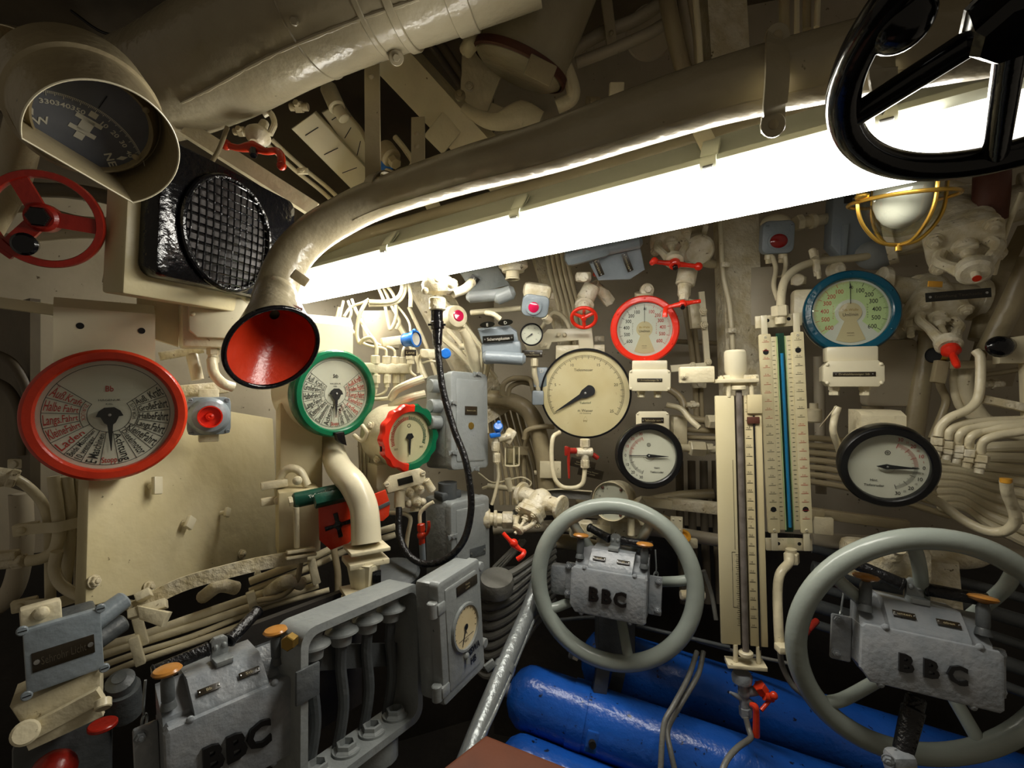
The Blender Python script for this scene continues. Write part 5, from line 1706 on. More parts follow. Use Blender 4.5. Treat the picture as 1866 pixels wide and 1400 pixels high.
m = MB('grey_dark'); m.lathe([(.075, 0), (.078, .012), (.07, .02), (.05, .024), (0, .026)], axisframe(at(715, 1052, 1.40), (0, -.2, 1)), 28)
solo('round_cover', m, 'dark round cover just behind the top of the open frame', 'cover')

# --- S-shaped pipe with square flanges
t = thing('swan_neck_pipe', 'S-shaped cream pipe ending in square flanges on the grey frame', 'pipe', at(665, 1080, 1.20))
m = MB('cream_smooth')
m.tube([at(596, 770, 1.66), at(603, 812, 1.60), at(618, 852, 1.46), at(645, 885, 1.31), at(663, 925, 1.29), at(668, 990, 1.27)], [.038, .038, .037, .036, .036, .038], 28, step=8)
world_part('pipe_body', m, t)
def plate_at(px, py, Y, w_, d_, h_, mat='cream', a=32, round_=False):
    c = at(px, py, Y)
    T = Matrix.Translation(c) @ Matrix.Rotation(math.radians(a), 4, 'Z')
    m = MB(mat)
    if round_: m.cyl((0, 0, -h_ / 2), (0, 0, h_ / 2), w_ / 2, bev=.003, seg=36, T=T)
    else: m.box((0, 0, 0), (w_, d_, h_), .003, T)
    return m
world_part('top_flange', plate_at(668, 998, 1.27, .100, .085, .010), t)
world_part('second_flange', plate_at(666, 1020, 1.265, .100, .085, .014), t)
m = MB('cream_smooth'); T = Matrix.Translation(at(664, 1078, 1.25)) @ Matrix.Rotation(math.radians(32), 4, 'Z'); m.lathe([(.030, 0), (.032, .01), (.044, .075)], T, 4); m.lathe([(.026, 0), (.036, .07)], T, 24)
world_part('cone', m, t)
m = MB('black'); m.box((.022, -.030, .035), (.022, .006, .045), .001, T); world_part('label_plate', m, t, 'black plate')
world_part('foot_flange', plate_at(663, 1076, 1.235, .100, .085, .012), t)
world_part('foot_disc', plate_at(662, 1084, 1.235, .105, .1, .010, round_=True), t)

# --- first aid shields
def shield(px0, pts, Y, label, cross=True, yaw=25):
    c = np.mean(pts, 0)
    G = face(c[0], c[1], Y, yaw, 0)
    t = thing('first_aid_shield', label, 'sign', G)
    m = MB('red'); m.prism([onplane(G, *p) for p in pts][::-1], -.006, 0, .0015); part('shield_plate', m, t)
    return t, G
t, G = shield(0, [(580, 918), (650, 902), (650, 974), (636, 990), (603, 1003), (582, 985)], 1.34, 'red shield-shaped plate with a black cross left of the S-shaped pipe')
x, y = onplane(G, 616, 957)
m = MB('black'); T = Matrix.Translation((x, y, 0)) @ Matrix.Rotation(math.radians(12), 4, 'Z')
k = .034
m.prism([(-k, -.006), (-.010, -.0045), (-.0055, -.010), (-.006, -k), (.006, -k), (.0055, -.010), (.010, -.0045), (k, -.006), (k, .006), (.010, .0045), (.0055, .010), (.006, k), (-.006, k), (-.0055, .010), (-.010, .0045), (-k, .006)], .0, .004, .001, T)
part('cross', m, t, 'black cross')
m = MB('green_dark'); m.box((0, 0, 0), (.12, .03, .03), .004, face(615, 905, 1.33, 30, 40, 8)); world_part('back_box', m, t)
t, G = shield(0, [(677, 903), (703, 893), (711, 918), (709, 940), (698, 950), (684, 950)], 1.37, 'second red shield showing right of the S-shaped pipe with a dark stripe', False, 35)
m = MB('grey_dark'); m.box((0, .005, .002), (.045, .010, .004), .001, Matrix.Rotation(math.radians(18), 4, 'Z')); part('stripe', m, t)
t = thing('equipment_lamp', 'dark green lettered tube lamp above the red shield', 'lamp', at(580, 900, 1.36))
m = MB('green_dark'); m.cyl(at(533, 913, 1.34), at(628, 893, 1.40), .021, bev=.006); world_part('tube', m, t)
m = MB('ink_white'); G = face(582, 900, 1.35, 30, 30, 13); m.text('Tiefenruder', .012, (.0, 0, .003), G); world_part('lettering', m, t)
m = MB('cream'); m.hexa(at(526, 915, 1.33), at(534, 913, 1.335), .014); world_part('end_nut', m, t)
# casing behind
m = MB('panel'); G = face(545, 950, 1.40, 30); m.box((0, 0, -.03), (.11, .18, .10), .006, G); solo('equipment_case', m, 'pale green-beige case behind the red shield', 'case')
m = MB('panel'); m.box((0, 0, 0), (.12, .40, .10), .008, face(545, 850, 1.52, 32)); solo('wall_casing', m, 'tall cream casing under the green-ringed telegraph drum', 'casing')
t = thing('shackle_bracket', 'cream bolted bracket with a loop left of the green tube lamp', 'bracket', at(510, 890, 1.38))
for (py) in (883, 912):
    m = MB('cream'); m.box((0, 0, 0), (.07, .022, .02), .004, face(500, py, 1.40, 30, 0, 4)); world_part('arm', m, t)
bolts(t, [axisframe(at(508, 912, 1.38) - t.location, (.3, -1, 0)), axisframe(at(542, 876, 1.38) - t.location, (.3, -1, 0))], .013, 'cream', kind='dome')
m = MB('cream'); m.tube([at(512, 935, 1.42), at(508, 880, 1.42), at(522, 856, 1.42), at(545, 858, 1.42), at(560, 885, 1.42)], .012, 12); world_part('loop', m, t)

# --- black hose and plug
t = thing('black_hose', 'thick black hose hanging in a big loop from the cream socket', 'hose', at(797, 600, 1.38))
m = MB('rubber')
m.tube([at(797, 625, 1.40), at(800, 660, 1.39), at(808, 715, 1.38), at(828, 785, 1.36), at(847, 835, 1.34), at(857, 890, 1.33), at(858, 935, 1.33), at(845, 985, 1.33), at(815, 1018, 1.34), at(775, 1028, 1.36), at(745, 1012, 1.38), (at(728, 975, 1.42)), at(727, 925, 1.45)], .0095, 14, step=10)
world_part('hose', m, t)
m = MB('black'); m.cyl(at(796, 566, 1.41), at(796, 598, 1.41), .0175, bev=.002); m.cyl(at(796, 586, 1.41), at(797, 600, 1.41), .0195, bev=.001); m.cyl(at(797, 598, 1.41), at(797, 630, 1.40), .0155, .013, bev=.002); m.box((0, 0, 0), (.05, .006, .006), .001, face(796, 592, 1.40)); world_part('plug', m, t, 'black plug collar')
t = thing('cable_socket', 'lumpy cream socket under the lamp holding the black plug', 'socket', at(800, 540, 1.45))
m = MB('cream_cast'); m.cyl(at(797, 543, 1.41), at(797, 566, 1.41), .024, bev=.003); m.lathe([(.03, -.02), (.045, -.008), (.048, .01), (.04, .03), (.02, .04)], axisframe(at(798, 525, 1.45), (0, -.2, 1)), 20); m.box((0, 0, 0), (.10, .05, .05), .012, face(803, 520, 1.48, 10, -20, -8)); world_part('socket_body', m, t)
m = MB('cream_cast'); m.tube([at(825, 535, 1.46), at(845, 528, 1.48), at(860, 515, 1.52)], .014, 12); world_part('side_pipe', m, t)
bolts(t, [axisframe(at(px, py, 1.41) - t.location, (0, -1, -.2)) for px, py in ((775, 530), (797, 512), (822, 520))], .010, 'cream_cast', kind='dome')

# --- row of pipe unions
t = thing('pipe_manifold', 'cream block with four columns of hexagonal pipe unions beside the green-ringed dial', 'manifold', at(705, 675, 1.62))
m = MB('cream'); m.box((0, 0, 0), (.17, .036, .03), .003, face(703, 672, 1.63, 30, 0, 0)); m.box((0, 0, 0), (.16, .03, .028), .003, face(703, 672, 1.62, 30, 0, 0)); world_part('block', m, t)
cols = [(684, 1.60), (704, 1.62), (720, 1.64), (733, 1.66)]
for i, (px, Y) in enumerate(cols):
    m = MB('cream'); m.hexa(at(px, 648 + i, Y), at(px, 664, Y), .015 - .001 * i); m.cyl(at(px, 662, Y), at(px, 685, Y), .010); world_part('upper_union', m, t)
    m = MB('cream'); m.hexa(at(px + 1, 683, Y), at(px + 1, 699, Y), .014 - .001 * i); m.cyl(at(px + 1, 697, Y), at(px + 1, 706, Y), .008); world_part('lower_union', m, t)
tubes = [
 ('tube', 'thickest bent tube entering the union row from above', [(686, 650, 1.60), (686, 632, 1.60), (678, 616, 1.60), (664, 618, 1.61), (655, 625, 1.62), (650, 608, 1.62), (655, 575, 1.62), (668, 548, 1.62)], 7),
 ('tube', 'second bent tube entering the union row from above', [(704, 650, 1.62), (703, 638, 1.62), (695, 634, 1.62), (672, 630, 1.63), (655, 620, 1.64), (642, 602, 1.65)], 5),
 ('tube', 'third bent tube entering the union row from above', [(720, 650, 1.64), (719, 640, 1.64), (712, 634, 1.64), (690, 628, 1.66), (670, 610, 1.68), (655, 580, 1.70), (645, 555, 1.72)], 5),
 ('tube', 'short rightmost tube entering the union row from above', [(733, 650, 1.66), (734, 640, 1.66), (738, 630, 1.67)], 5),
 ('tube', 'first tube leaving the union row below', [(685, 700, 1.60), (684, 715, 1.60), (678, 722, 1.6)], 6),
 ('tube', 'second tube leaving the union row below, bending left', [(705, 700, 1.62), (703, 712, 1.62), (692, 720, 1.62), (676, 722, 1.62)], 5),
 ('tube', 'third tube leaving the union row below', [(721, 700, 1.64), (717, 712, 1.64), (712, 718, 1.64)], 5),
 ('tube', 'tube dropping from the small blue-capped indicator', [(747, 665, 1.58), (749, 678, 1.58), (758, 686, 1.58)], 5),
 ('tube', 'tube rising in an arch left of the hanging hose', [(762, 680, 1.6), (762, 660, 1.6), (765, 648, 1.6), (775, 645, 1.6), (782, 644, 1.6)], 5),
 ('tube', 'thin tube reaching right toward the small blue disc', [(768, 662, 1.6), (785, 658, 1.6), (800, 661, 1.6)], 4),
 ('tube', 'thin cable climbing from the white casing to the lamp', [(627, 577, 1.60), (640, 560, 1.62), (665, 550, 1.62), (672, 545, 1.62)], 5),
 ('cable', 'double cable curving under the fixture, upper one', [(672, 550, 1.63), (705, 550, 1.64), (722, 545, 1.64), (732, 530, 1.64), (733, 505, 1.64)], 8),
 ('cable', 'double cable curving under the fixture, lower one', [(672, 556, 1.64), (708, 555, 1.65), (728, 548, 1.65), (738, 530, 1.65), (738, 505, 1.65)], 7),
 ('cable', 'hanging loop of cable, first from the left behind the union row', [(688, 520, 1.70), (700, 550, 1.70), (708, 590, 1.70), (712, 600, 1.70), (722, 575, 1.70), (718, 540, 1.70), (700, 515, 1.7)], 6),
 ('cable', 'hanging loop of cable, second behind the union row', [(697, 520, 1.72), (715, 560, 1.72), (728, 585, 1.72), (722, 600, 1.72)], 6),
 ('cable', 'thin cable dropping to the blue-capped indicator', [(722, 555, 1.72), (738, 575, 1.70), (746, 590, 1.68), (748, 605, 1.66)], 4),
 ('cable', 'short cable stub pointing down beside the frame', [(740, 505, 1.66), (748, 535, 1.66), (748, 560, 1.66)], 8),
 ('pipe', 'pair of thick arched cream conduits, upper one entering the cabinet side', [(712, 728, 1.55), (722, 712, 1.54), (745, 700, 1.53), (772, 690, 1.54)], 15),
 ('pipe', 'pair of thick arched cream conduits, lower one entering the cabinet side', [(712, 742, 1.55), (728, 732, 1.54), (750, 724, 1.53), (775, 718, 1.54)], 15),
 ('pipe', 'straight thin pipe behind the green-ringed telegraph leading right', [(676, 728, 1.60), (700, 727, 1.60), (716, 724, 1.60)], 7),
 ('cable', 'white loop of cable below the green-ringed telegraph', [(645, 793, 1.5), (660, 803, 1.49), (668, 790, 1.49), (660, 775, 1.5)], 8),
]
for n_, l_, p_, w_ in tubes: pp(n_, l_, 'cable' if n_ == 'cable' else 'pipe', p_, w_, 'cream', seg=10)
lefts = [[(618, 560, 1.66), (612, 585, 1.66), (606, 610, 1.66)], [(626, 548, 1.67), (620, 575, 1.67), (616, 600, 1.67)], [(634, 548, 1.68), (640, 570, 1.68), (632, 590, 1.68)], [(641, 545, 1.69), (650, 570, 1.69), (668, 600, 1.69), (684, 622, 1.69)]]
for i, p_ in enumerate(lefts):
    pp('wall_cable', ['first', 'second', 'third', 'fourth'][i] + ' cream cable from the left fanning down above the white casing', 'cable', p_, 5, 'cream', 'cables fanning down above the casing', seg=8)
for i in range(4):
    pp('wall_cable', ['left', 'middle left', 'middle right', 'right'][i] + ' strand of the cream cables dropping between the two dials', 'cable', [(655 + i * 7, 800, 1.60 - i * .0), (658 + i * 7, 860, 1.60), (662 + i * 8, 930, 1.60)], 7, 'cream', 'cables between the two dials', seg=8)
for i, (a, b, Y) in enumerate((((760, 505), (905, 690), 1.80), ((775, 510), (890, 650), 1.78), ((800, 610), (880, 690), 1.74), ((745, 560), (800, 700), 1.80), ((815, 600), (860, 660), 1.76), ((725, 590), (775, 690), 1.78))):
    pp('wall_cable', ['longest', 'second longest', 'third', 'fourth', 'fifth', 'sixth'][i] + ' cream cable slanting down to the right behind the black hose', 'cable', [(*a, Y), ((a[0] + b[0]) / 2 + 4, (a[1] + b[1]) / 2, Y), (*b, Y)], 7 + (i % 3) * 2, 'cream', 'slanting cables behind the hose', seg=8)
m = MB('hull'); m.prism([(-.06, .06), (.05, .07), (.09, .0), (.07, -.07), (-.05, -.05)], -.01, .02, .01, face(690, 600, 1.76, 30)); solo('hull_patch', m, 'raised welded patch behind the looping cables', 'plate')

# --- blue capped indicator and blue knobs
t = thing('blue_indicator', 'bright blue cylindrical cap with a glass end on a cream arm', 'indicator', at(745, 620, 1.60))
m = MB('blue_valve'); F_ = axisframe(at(738, 620, 1.62), (1, -.55, .05)); m.lathe([(.020, 0), (.022, .004), (.022, .03), (.027, .034), (.027, .048), (.022, .050)], F_, 24, cap=False); m.lathe([(.022, 0), (0, 0)], F_, 24, cap=False); m.sphere(at(755, 603, 1.58), .007); world_part('cap', m, t)
m = MB('dial_white'); m.disc(.022, .044, F_); world_part('window', m, t)
m = MB('cream'); m.box((0, 0, 0), (.075, .030, .02), .003, face(715, 622, 1.66, 30, 0, 10)); a_ = world_part('arm', m, t)
nameplate(t, 0, 0, .036, .020, 0, 'Lenz', 'plate', M0=t.matrix_world.inverted() @ face(748, 643, 1.57, 10), screws=False)
m = MB('cream'); gland(m, at(748, 648, 1.58), (0, 0, -1), .014, .028); world_part('union', m, t)
m = MB('blue_valve'); m.cyl(at(812, 645, 1.50), at(812, 644, 1.49), .0165, bev=.003)
solo('blue_disc', m, 'flat round blue disc right of the hanging hose', 'knob')
m = MB('cream'); m.box((0, 0, 0), (.05, .03, .02), .004, face(780, 645, 1.60, 25)); m.cyl(at(774, 645, 1.59), at(774, 645, 1.57), .012)
solo('cable_bracket', m, 'small cream bracket between the blue cap and the hose', 'bracket')

# ============================================================ CENTRE
# --- large depth gauge
DF, DR = circfit(984, 1152, 635, 799, 1.66, -12, 0)
t = thing('depth_gauge', 'largest round gauge in the centre with a yellowed face and a broad black pointer', 'gauge', DF)
casecyl(t, DR, .07, 'cream')
bezel(t, DR, 'black_smooth', .045, .05)
r = DR * .965; z0 = -DR * .03
d = dialdisc(t, r, z0, 'dial_old')
k = MB('ink'); z = z0 + .0008
a0, a1 = -124, 124
for i in range(126):
    a = a0 + (a1 - a0) * i / 125
    k.tick(DR * (.80 if i % 5 else .76), DR * .84, a, DR * (.006 if i % 5 else .009), z)
k.arc(DR * .84, DR * .004, a0, a1, z, n=70); k.arc(DR * .80, DR * .003, a0, a1, z, n=70)
for s, a in (('0', -123), ('5', -74), ('10', -24.8), ('15', 24.8), ('20', 74), ('25', 124)):
    q = math.radians(90 - a)
    if s in ('0',): continue
    k.text(s, DR * .09, (DR * .69 * math.cos(q), DR * .69 * math.sin(q), z), rot=-a * .0)
k.text('Tiefenmesser', DR * .085, (-DR * .04, DR * .52, z), xs=.9)
k.text('m Wasser', DR * .085, (0, -DR * .38, z), xs=.95); k.text('schr. Drehteilung', DR * .035, (0, -DR * .44, z))
part('black_lettering', k, d)
m = MB('green_dark'); m.text('Tiefenlauf', DR * .07, (0, -DR * .21, z), xs=.9, rot=3); part('faded_lettering', m, d, 'faded green lettering')
m = MB('copper'); 
for q in ((-.07, -.52, .07, -.52), (.07, -.52, 0, -.62 + .24), (0, -.38 - .0, -.07, -.52)):
    pass
m.text('PTR', DR * .05, (0, -DR * .62, z)); m.arc(DR * .06, DR * .006, 0, 360, z, Matrix.Translation((0, -DR * .57, 0)), 3); part('mark', m, d)
m = MB('ink'); zp = z0 + .006
m.prism([(-DR * .15, -DR * .02), (-DR * .13, DR * .10), (0, DR * .17)] [::-1] and [(DR * .13 * math.cos(q), DR * .13 * math.sin(q) - DR * .10) for q in [math.radians(x) for x in range(200, 341, 20)]] + [(DR * .10, DR * .03), (DR * .05, DR * .12), (DR * .006, DR * .78), (-DR * .006, DR * .78), (-DR * .05, DR * .12), (-DR * .10, DR * .03)], zp, zp + .002)
pt = part('pointer', m, t, loc=Matrix.Rotation(math.radians(122), 4, 'Z'))
m = MB('steel'); m.lathe([(DR * .03, zp + .002), (DR * .025, zp + .004), (0, zp + .005)], seg=14); part('pivot', m, pt)
glass(t, r * .99, DR * .01)
m = MB('cream'); m.box((-.02, DR * .93, -.05), (.17, .05, .012), .004); part('mounting_bar', m, t)
m = MB('cream_smooth')
G = face(1052, 607, 1.70, -12)
m.prism([onplane(G, *p) for p in ((998, 600), (1078, 597), (1083, 640), (1057, 645), (1054, 620), (1005, 624), (1000, 636), (962, 640), (955, 628), (985, 614))], -.012, 0, .002, G)
t2 = thing('gauge_bracket', 'flat cream bracket carrying the small gauge left of the red ring', 'bracket', at(1030, 612, 1.70))
world_part('plate', m, t2)
bolts(t2, [axisframe(at(px, py, 1.70) - t2.location, (0, -1, 0)) for px, py in ((1018, 610), (1029, 610), (1069, 610), (985, 630), (994, 628))], .007, 'cream', kind='dome')

sg = circfit(948, 989, 588, 631, 1.66, -5, 0)
t = simple_gauge('pressure_gauge', 'tiny round pressure gauge with a black ring left of the red wheel', sg[0], sg[1], nums=['0', '10', '20', '30', '40', '50'], pdeg=-125, plen=.6, casedep=.03, wbez=.13)
nameplate(t2, 0, 0, .068, .024, .0, 'Luft|vorlauf-Messer', 'plate', M0=t2.matrix_world.inverted() @ face(970, 645, 1.66, -5), size=.006)
pp('tube', 'cream tube hanging from the tiny pressure gauge', 'pipe', [(974, 652, 1.68), (974, 680, 1.68), (980, 705, 1.70), (990, 735, 1.72)], 10, 'cream')
m = MB('cream'); m.hexa(at(974, 653, 1.67), at(974, 668, 1.67), .0125); solo('pipe_union', m, 'hexagonal union below the tiny pressure gauge', 'fitting')

# --- red wheel valve
RWF, RWR = circfit(1037, 1091, 560, 598, 1.60, -10, -35)
t = thing('hand_valve', 'small bright red handwheel on a cream valve in the centre', 'valve', RWF)
handwheel(t, Matrix.Identity(4), RWR, .0060, 'red_bright', 3, -90, .2, 0, sr=.006, shaft=.05)
m = MB('cream_cast'); m.cyl((0, 0, -.04), (0, .01, -.09), .018, .026, bev=.003); m.cyl((0, .01, -.085), (.03, .05, -.12), .030, .028, bev=.004); m.cyl((.03, .05, -.12), (.075, -.01, -.13), .020, bev=.003); m.hexa((.06, .01, -.13), (.085, -.03, -.13), .022); m.lathe([(.028, 0), (.032, .004), (.032, .010), (.026, .014)], Matrix.Translation((0, .003, -.075)), 20)
part('valve_body', m, t)
m = MB('red'); m.cyl((.045, .085, -.11), (.05, .10, -.115), .018); part('red_collar', m, t, 'thin red collar')

# --- grey boxes under the fixture
t = thing('switch_box', 'grey switch box with two slanting brown nameplates just under the fixture', 'box', at(1100, 475, 1.55))
m = MB('grey_blue'); G = face(1128, 478, 1.52, -10, -20, 10)
m.prism([onplane(G, *p) for p in ((1068, 470), (1165, 440), (1176, 492), (1148, 510), (1090, 512))][::-1], -.06, 0, .006, G); b = world_part('case', m, t)
m = MB('grey_blue'); m.cyl(at(1032, 468, 1.50), at(1170, 438, 1.46), .022, bev=.01); m.box((0, 0, 0), (.14, .05, .05), .02, face(1070, 462, 1.49, -10, -20, 12)); world_part('hood', m, t)
for (px, py, a, s) in ((1090, 486, -68, 'Lenzen'), (1143, 478, -68, 'Trimm-Lenz')):
    nameplate(t, 0, 0, .058, .018, .003, s, 'plate', M0=t.matrix_world.inverted() @ face(px, py, 1.505, -10, -20, a))
m = MB('cream_cast'); m.box((0, 0, 0), (.05, .03, .03), .008, face(1063, 505, 1.58)); m.cyl(at(1064, 505, 1.56), at(1064, 505, 1.54), .014); world_part('side_lug', m, t)
t = thing('relay_box', 'grey-green relay box with a tilted black diamond label left of centre', 'box', at(885, 520, 1.62))
G = face(878, 510, 1.62, 5, -20, -8)
m = MB('grey'); m.prism([onplane(G, *p) for p in ((838, 498), (905, 482), (930, 520), (862, 535))][::-1], -.05, 0, .005, G); world_part('case', m, t)
m = MB('grey'); m.cyl(at(850, 542, 1.60), at(935, 535, 1.58), .020, bev=.012); m.cyl(at(900, 545, 1.59), at(938, 530, 1.58), .024, bev=.012); world_part('lower_rim', m, t)
nameplate(t, 0, 0, .030, .030, .0, '55|55', 'plate_black', M0=t.matrix_world.inverted() @ face(863, 511, 1.605, 5, -20, -35), screws=False, ink='ink_white')
t = thing('overhead_tap', 'short cream outlet pipe hanging beneath the fixture', 'fitting', at(935, 490, 1.52))
m = MB('cream_cast'); m.lathe([(.020, .01), (.045, 0), (.046, -.015), (.036, -.022), (.034, -.03)], Matrix.Translation(at(935, 478, 1.54)), 24); world_part('collar', m, t)
m = MB('cream'); c = at(934, 490, 1.54); m.lathe([(.021, .01), (.021, -.028), (.023, -.030), (.023, -.034), (.018, -.034), (.017, .0)], Matrix.Translation(c), 24, cap=False); world_part('nozzle', m, t)
t = thing('signal_lamp', 'cream indicator lamp with a magenta lens facing right', 'lamp', at(835, 575, 1.55))
F_ = axisframe(at(830, 578, 1.57), (.65, -1, .1))
m = MB('cream'); m.lathe([(.030, -.04), (.040, -.01), (.034, .015), (.022, .022), (.018, .022)], F_, 28); world_part('housing', m, t)
m = MB('magenta'); m.lathe([(.020, .020), (.016, .026), (0, .028)], F_, 20); world_part('lens', m, t, 'magenta lens')
m = MB('cream'); m.tube([at(843, 600, 1.58), at(852, 620, 1.60), at(862, 650, 1.64), at(872, 690, 1.68)], [.014, .016, .022, .014], 12); world_part('stem', m, t)
t = thing('signal_lamp', 'grey indicator lamp with a round magenta lens left of the red wheel', 'lamp', at(975, 560, 1.55))
G = face(976, 558, 1.56, 0, -15, -8)
m = MB('grey_blue'); m.prism(rrect(.085, .07, .02), -.03, 0, .006, G); m.lathe([(.024, 0), (.024, .006), (.019, .007)], G @ Matrix.Translation((-.006, -.004, 0)), 28); world_part('housing', m, t)
m = MB('magenta'); m.lathe([(.020, .005), (.012, .010), (0, .011)], G @ Matrix.Translation((-.006, -.004, 0)), 24); world_part('lens', m, t, 'magenta lens')
m = MB('cream_cast'); m.box((0, .045, -.03), (.09, .05, .05), .015, G); m.cyl(at(992, 575, 1.58), at(1000, 585, 1.60), .014); world_part('mount', m, t)
t = thing('fuse_box', 'grey fuse box with a long black nameplate in the centre', 'box', at(915, 620, 1.60))
G = face(912, 612, 1.60, 0, -10, 4)
m = MB('grey_blue'); m.prism([onplane(G, *p) for p in ((870, 600), (928, 595), (942, 605), (945, 622), (878, 626))][::-1], -.06, 0, .006, G); b = world_part('lid', m, t)
m = MB('grey_blue'); m.box((0, -.055, -.015), (.13, .07, .05), .012, G); m.cyl(at(880, 650, 1.60), at(958, 655, 1.59), .020, bev=.01); world_part('lower_case', m, t)
nameplate(t, 0, 0, .100, .022, .002, 'Sicherungskasten', 'plate_black', M0=t.matrix_world.inverted() @ face(908, 617, 1.588, 0, -10, 4), ink='ink_white')
for (px, py, s) in ((888, 592, 'E'), (921, 588, 'D')):
    G = face(px, py, 1.57, 0, -20, 6); m = MB('plate_black'); m.prism([(.024 * math.cos(q * math.pi / 8), .010 * math.sin(q * math.pi / 8)) for q in range(16)], -.003, 0, 0, G); m.mat('ink_white').text(s, .014, (0, 0, .0006), G); world_part('letter_tag', m, t, 'oval black letter tag')
m = MB('cream'); m.tube([at(886, 570, 1.60), at(900, 573, 1.57), at(912, 582, 1.57)], .008, 10); world_part('toggle', m, t)
m = MB('grey_blue'); m.box((0, 0, 0), (.05, .07, .06), .006, face(985, 688, 1.72)); m.box((0, 0, 0), (.04, .05, .04), .006, face(980, 725, 1.70)); m.mat('ink_white').text('D', .018, (0, .012, .031), face(986, 683, 1.72)); solo('small_switch_box', m, 'small blue-grey box marked D behind the left edge of the depth gauge', 'box')

# --- generic yoke valve
def yoke_valve(name, label, F, s, mat='cream_cast', body=True, spread=1.0, stem=None, hubz=1.0):
    """bonnet flange in the plane of F, yoke rising along its normal"""
    t = thing(name, label, 'valve', F)
    m = MB(mat)
    m.prism(rrect(.10 * s, .085 * s, .025 * s, 5), -.022 * s, 0, .005 * s)
    m.prism(rrect(.094 * s, .08 * s, .022 * s, 5), -.045 * s, -.024 * s, .003 * s)
    part('bonnet_flange', m, t)
    if body:
        m = MB(mat)
        m.lathe([(.03 * s, -.12 * s), (.042 * s, -.10 * s), (.044 * s, -.06 * s), (.036 * s, -.04 * s)], None, 28)
        m.cyl((-.09 * s, 0, -.085 * s), (.09 * s, 0, -.085 * s), .030 * s, bev=.003)
        m.cyl((-.10 * s, 0, -.085 * s), (-.085 * s, 0, -.085 * s), .046 * s, bev=.002)
        m.cyl((.085 * s, 0, -.085 * s), (.10 * s, 0, -.085 * s), .046 * s, bev=.002)
        part('body', m, t)
    bolts(t, [Vector((x * .036 * s, y * .028 * s, 0)) for x in (-1, 1) for y in (-1, 1)], round(.011 * s, 4), mat)
    m = MB(mat)
    h = .062 * s * hubz
    for sx in (-1, 1):
        m.tube([(sx * .030 * s * spread, -.002 * s, -.004), (sx * .036 * s * spread, 0, .022 * s), (sx * .024 * s * spread, 0, .046 * s), (sx * .010 * s, 0, h)], [.010 * s, .009 * s, .009 * s, .012 * s], 10)
    m.lathe([(.016 * s, h - .012 * s), (.023 * s, h - .008 * s), (.023 * s, h + .006 * s), (.018 * s, h + .010 * s)], None, 20)
    part('yoke', m, t)
    m = MB(mat)
    m.lathe([(.018 * s, 0), (.016 * s, .010 * s), (.011 * s, .014 * s), (.009 * s, .026 * s), (.006 * s, .03 * s), (.006 * s, h + .022 * s)], None, 16)
    m.box((0, .008 * s, .016 * s), (.03 * s, .008 * s, .008 * s), .002)
    part('stem', m, t)
    return t, h
# cream valve with red crank handle, centre right
VF = face(1222, 440, 1.56, -8, -52, 2)
t, h = yoke_valve('yoke_valve', 'cream yoke valve with a bright red crank handle under the fixture', VF, 1.2, hubz=1.25)
Fh = Matrix.Translation((0, -.0, h + .018)) @ Matrix.Rotation(math.radians(-12), 4, 'Z') @ Matrix.Rotation(math.radians(180), 4, 'Z')
crank_handle(t, Fh, .072, .072, .0085, 'red_bright')
m = MB('cream_cast'); m.cyl(at(1262, 450, 1.62), at(1275, 458, 1.56), .050, bev=.008); m.cyl(at(1255, 485, 1.58), at(1248, 520, 1.57), .030, bev=.004); m.cyl(at(1248, 515, 1.57), at(1246, 540, 1.56), .020, bev=.004); world_part('side_body', m, t)
t = thing('needle_valve', 'small cream valve with a second red T handle over the red-ringed gauge', 'valve', at(1245, 545, 1.48))
m = MB('cream_cast'); m.cyl(at(1246, 520, 1.52), at(1246, 543, 1.50), .018, .015, bev=.003); m.hexa(at(1246, 538, 1.49), at(1245, 548, 1.485), .014); world_part('body', m, t)
F_ = t.matrix_world.inverted() @ face(1244, 553, 1.47, 0, -15, -168 + 180 - 4)
m = MB('red_bright'); m.tube([at(1276, 549, 1.46), at(1262, 551, 1.46), at(1244, 554, 1.46), at(1225, 558, 1.46), at(1214, 562, 1.46), at(1212, 570, 1.45), at(1212, 578, 1.45)], [.006, .006, .009, .006, .007, .007, .008], 10); m.sphere(at(1244, 554, 1.46), .013); world_part('handle', m, t, 'red T handle')
m = MB('black_smooth'); m.hexa(at(1244, 557, 1.455), at(1244, 561, 1.44), .007); world_part('handle_nut', m, t)

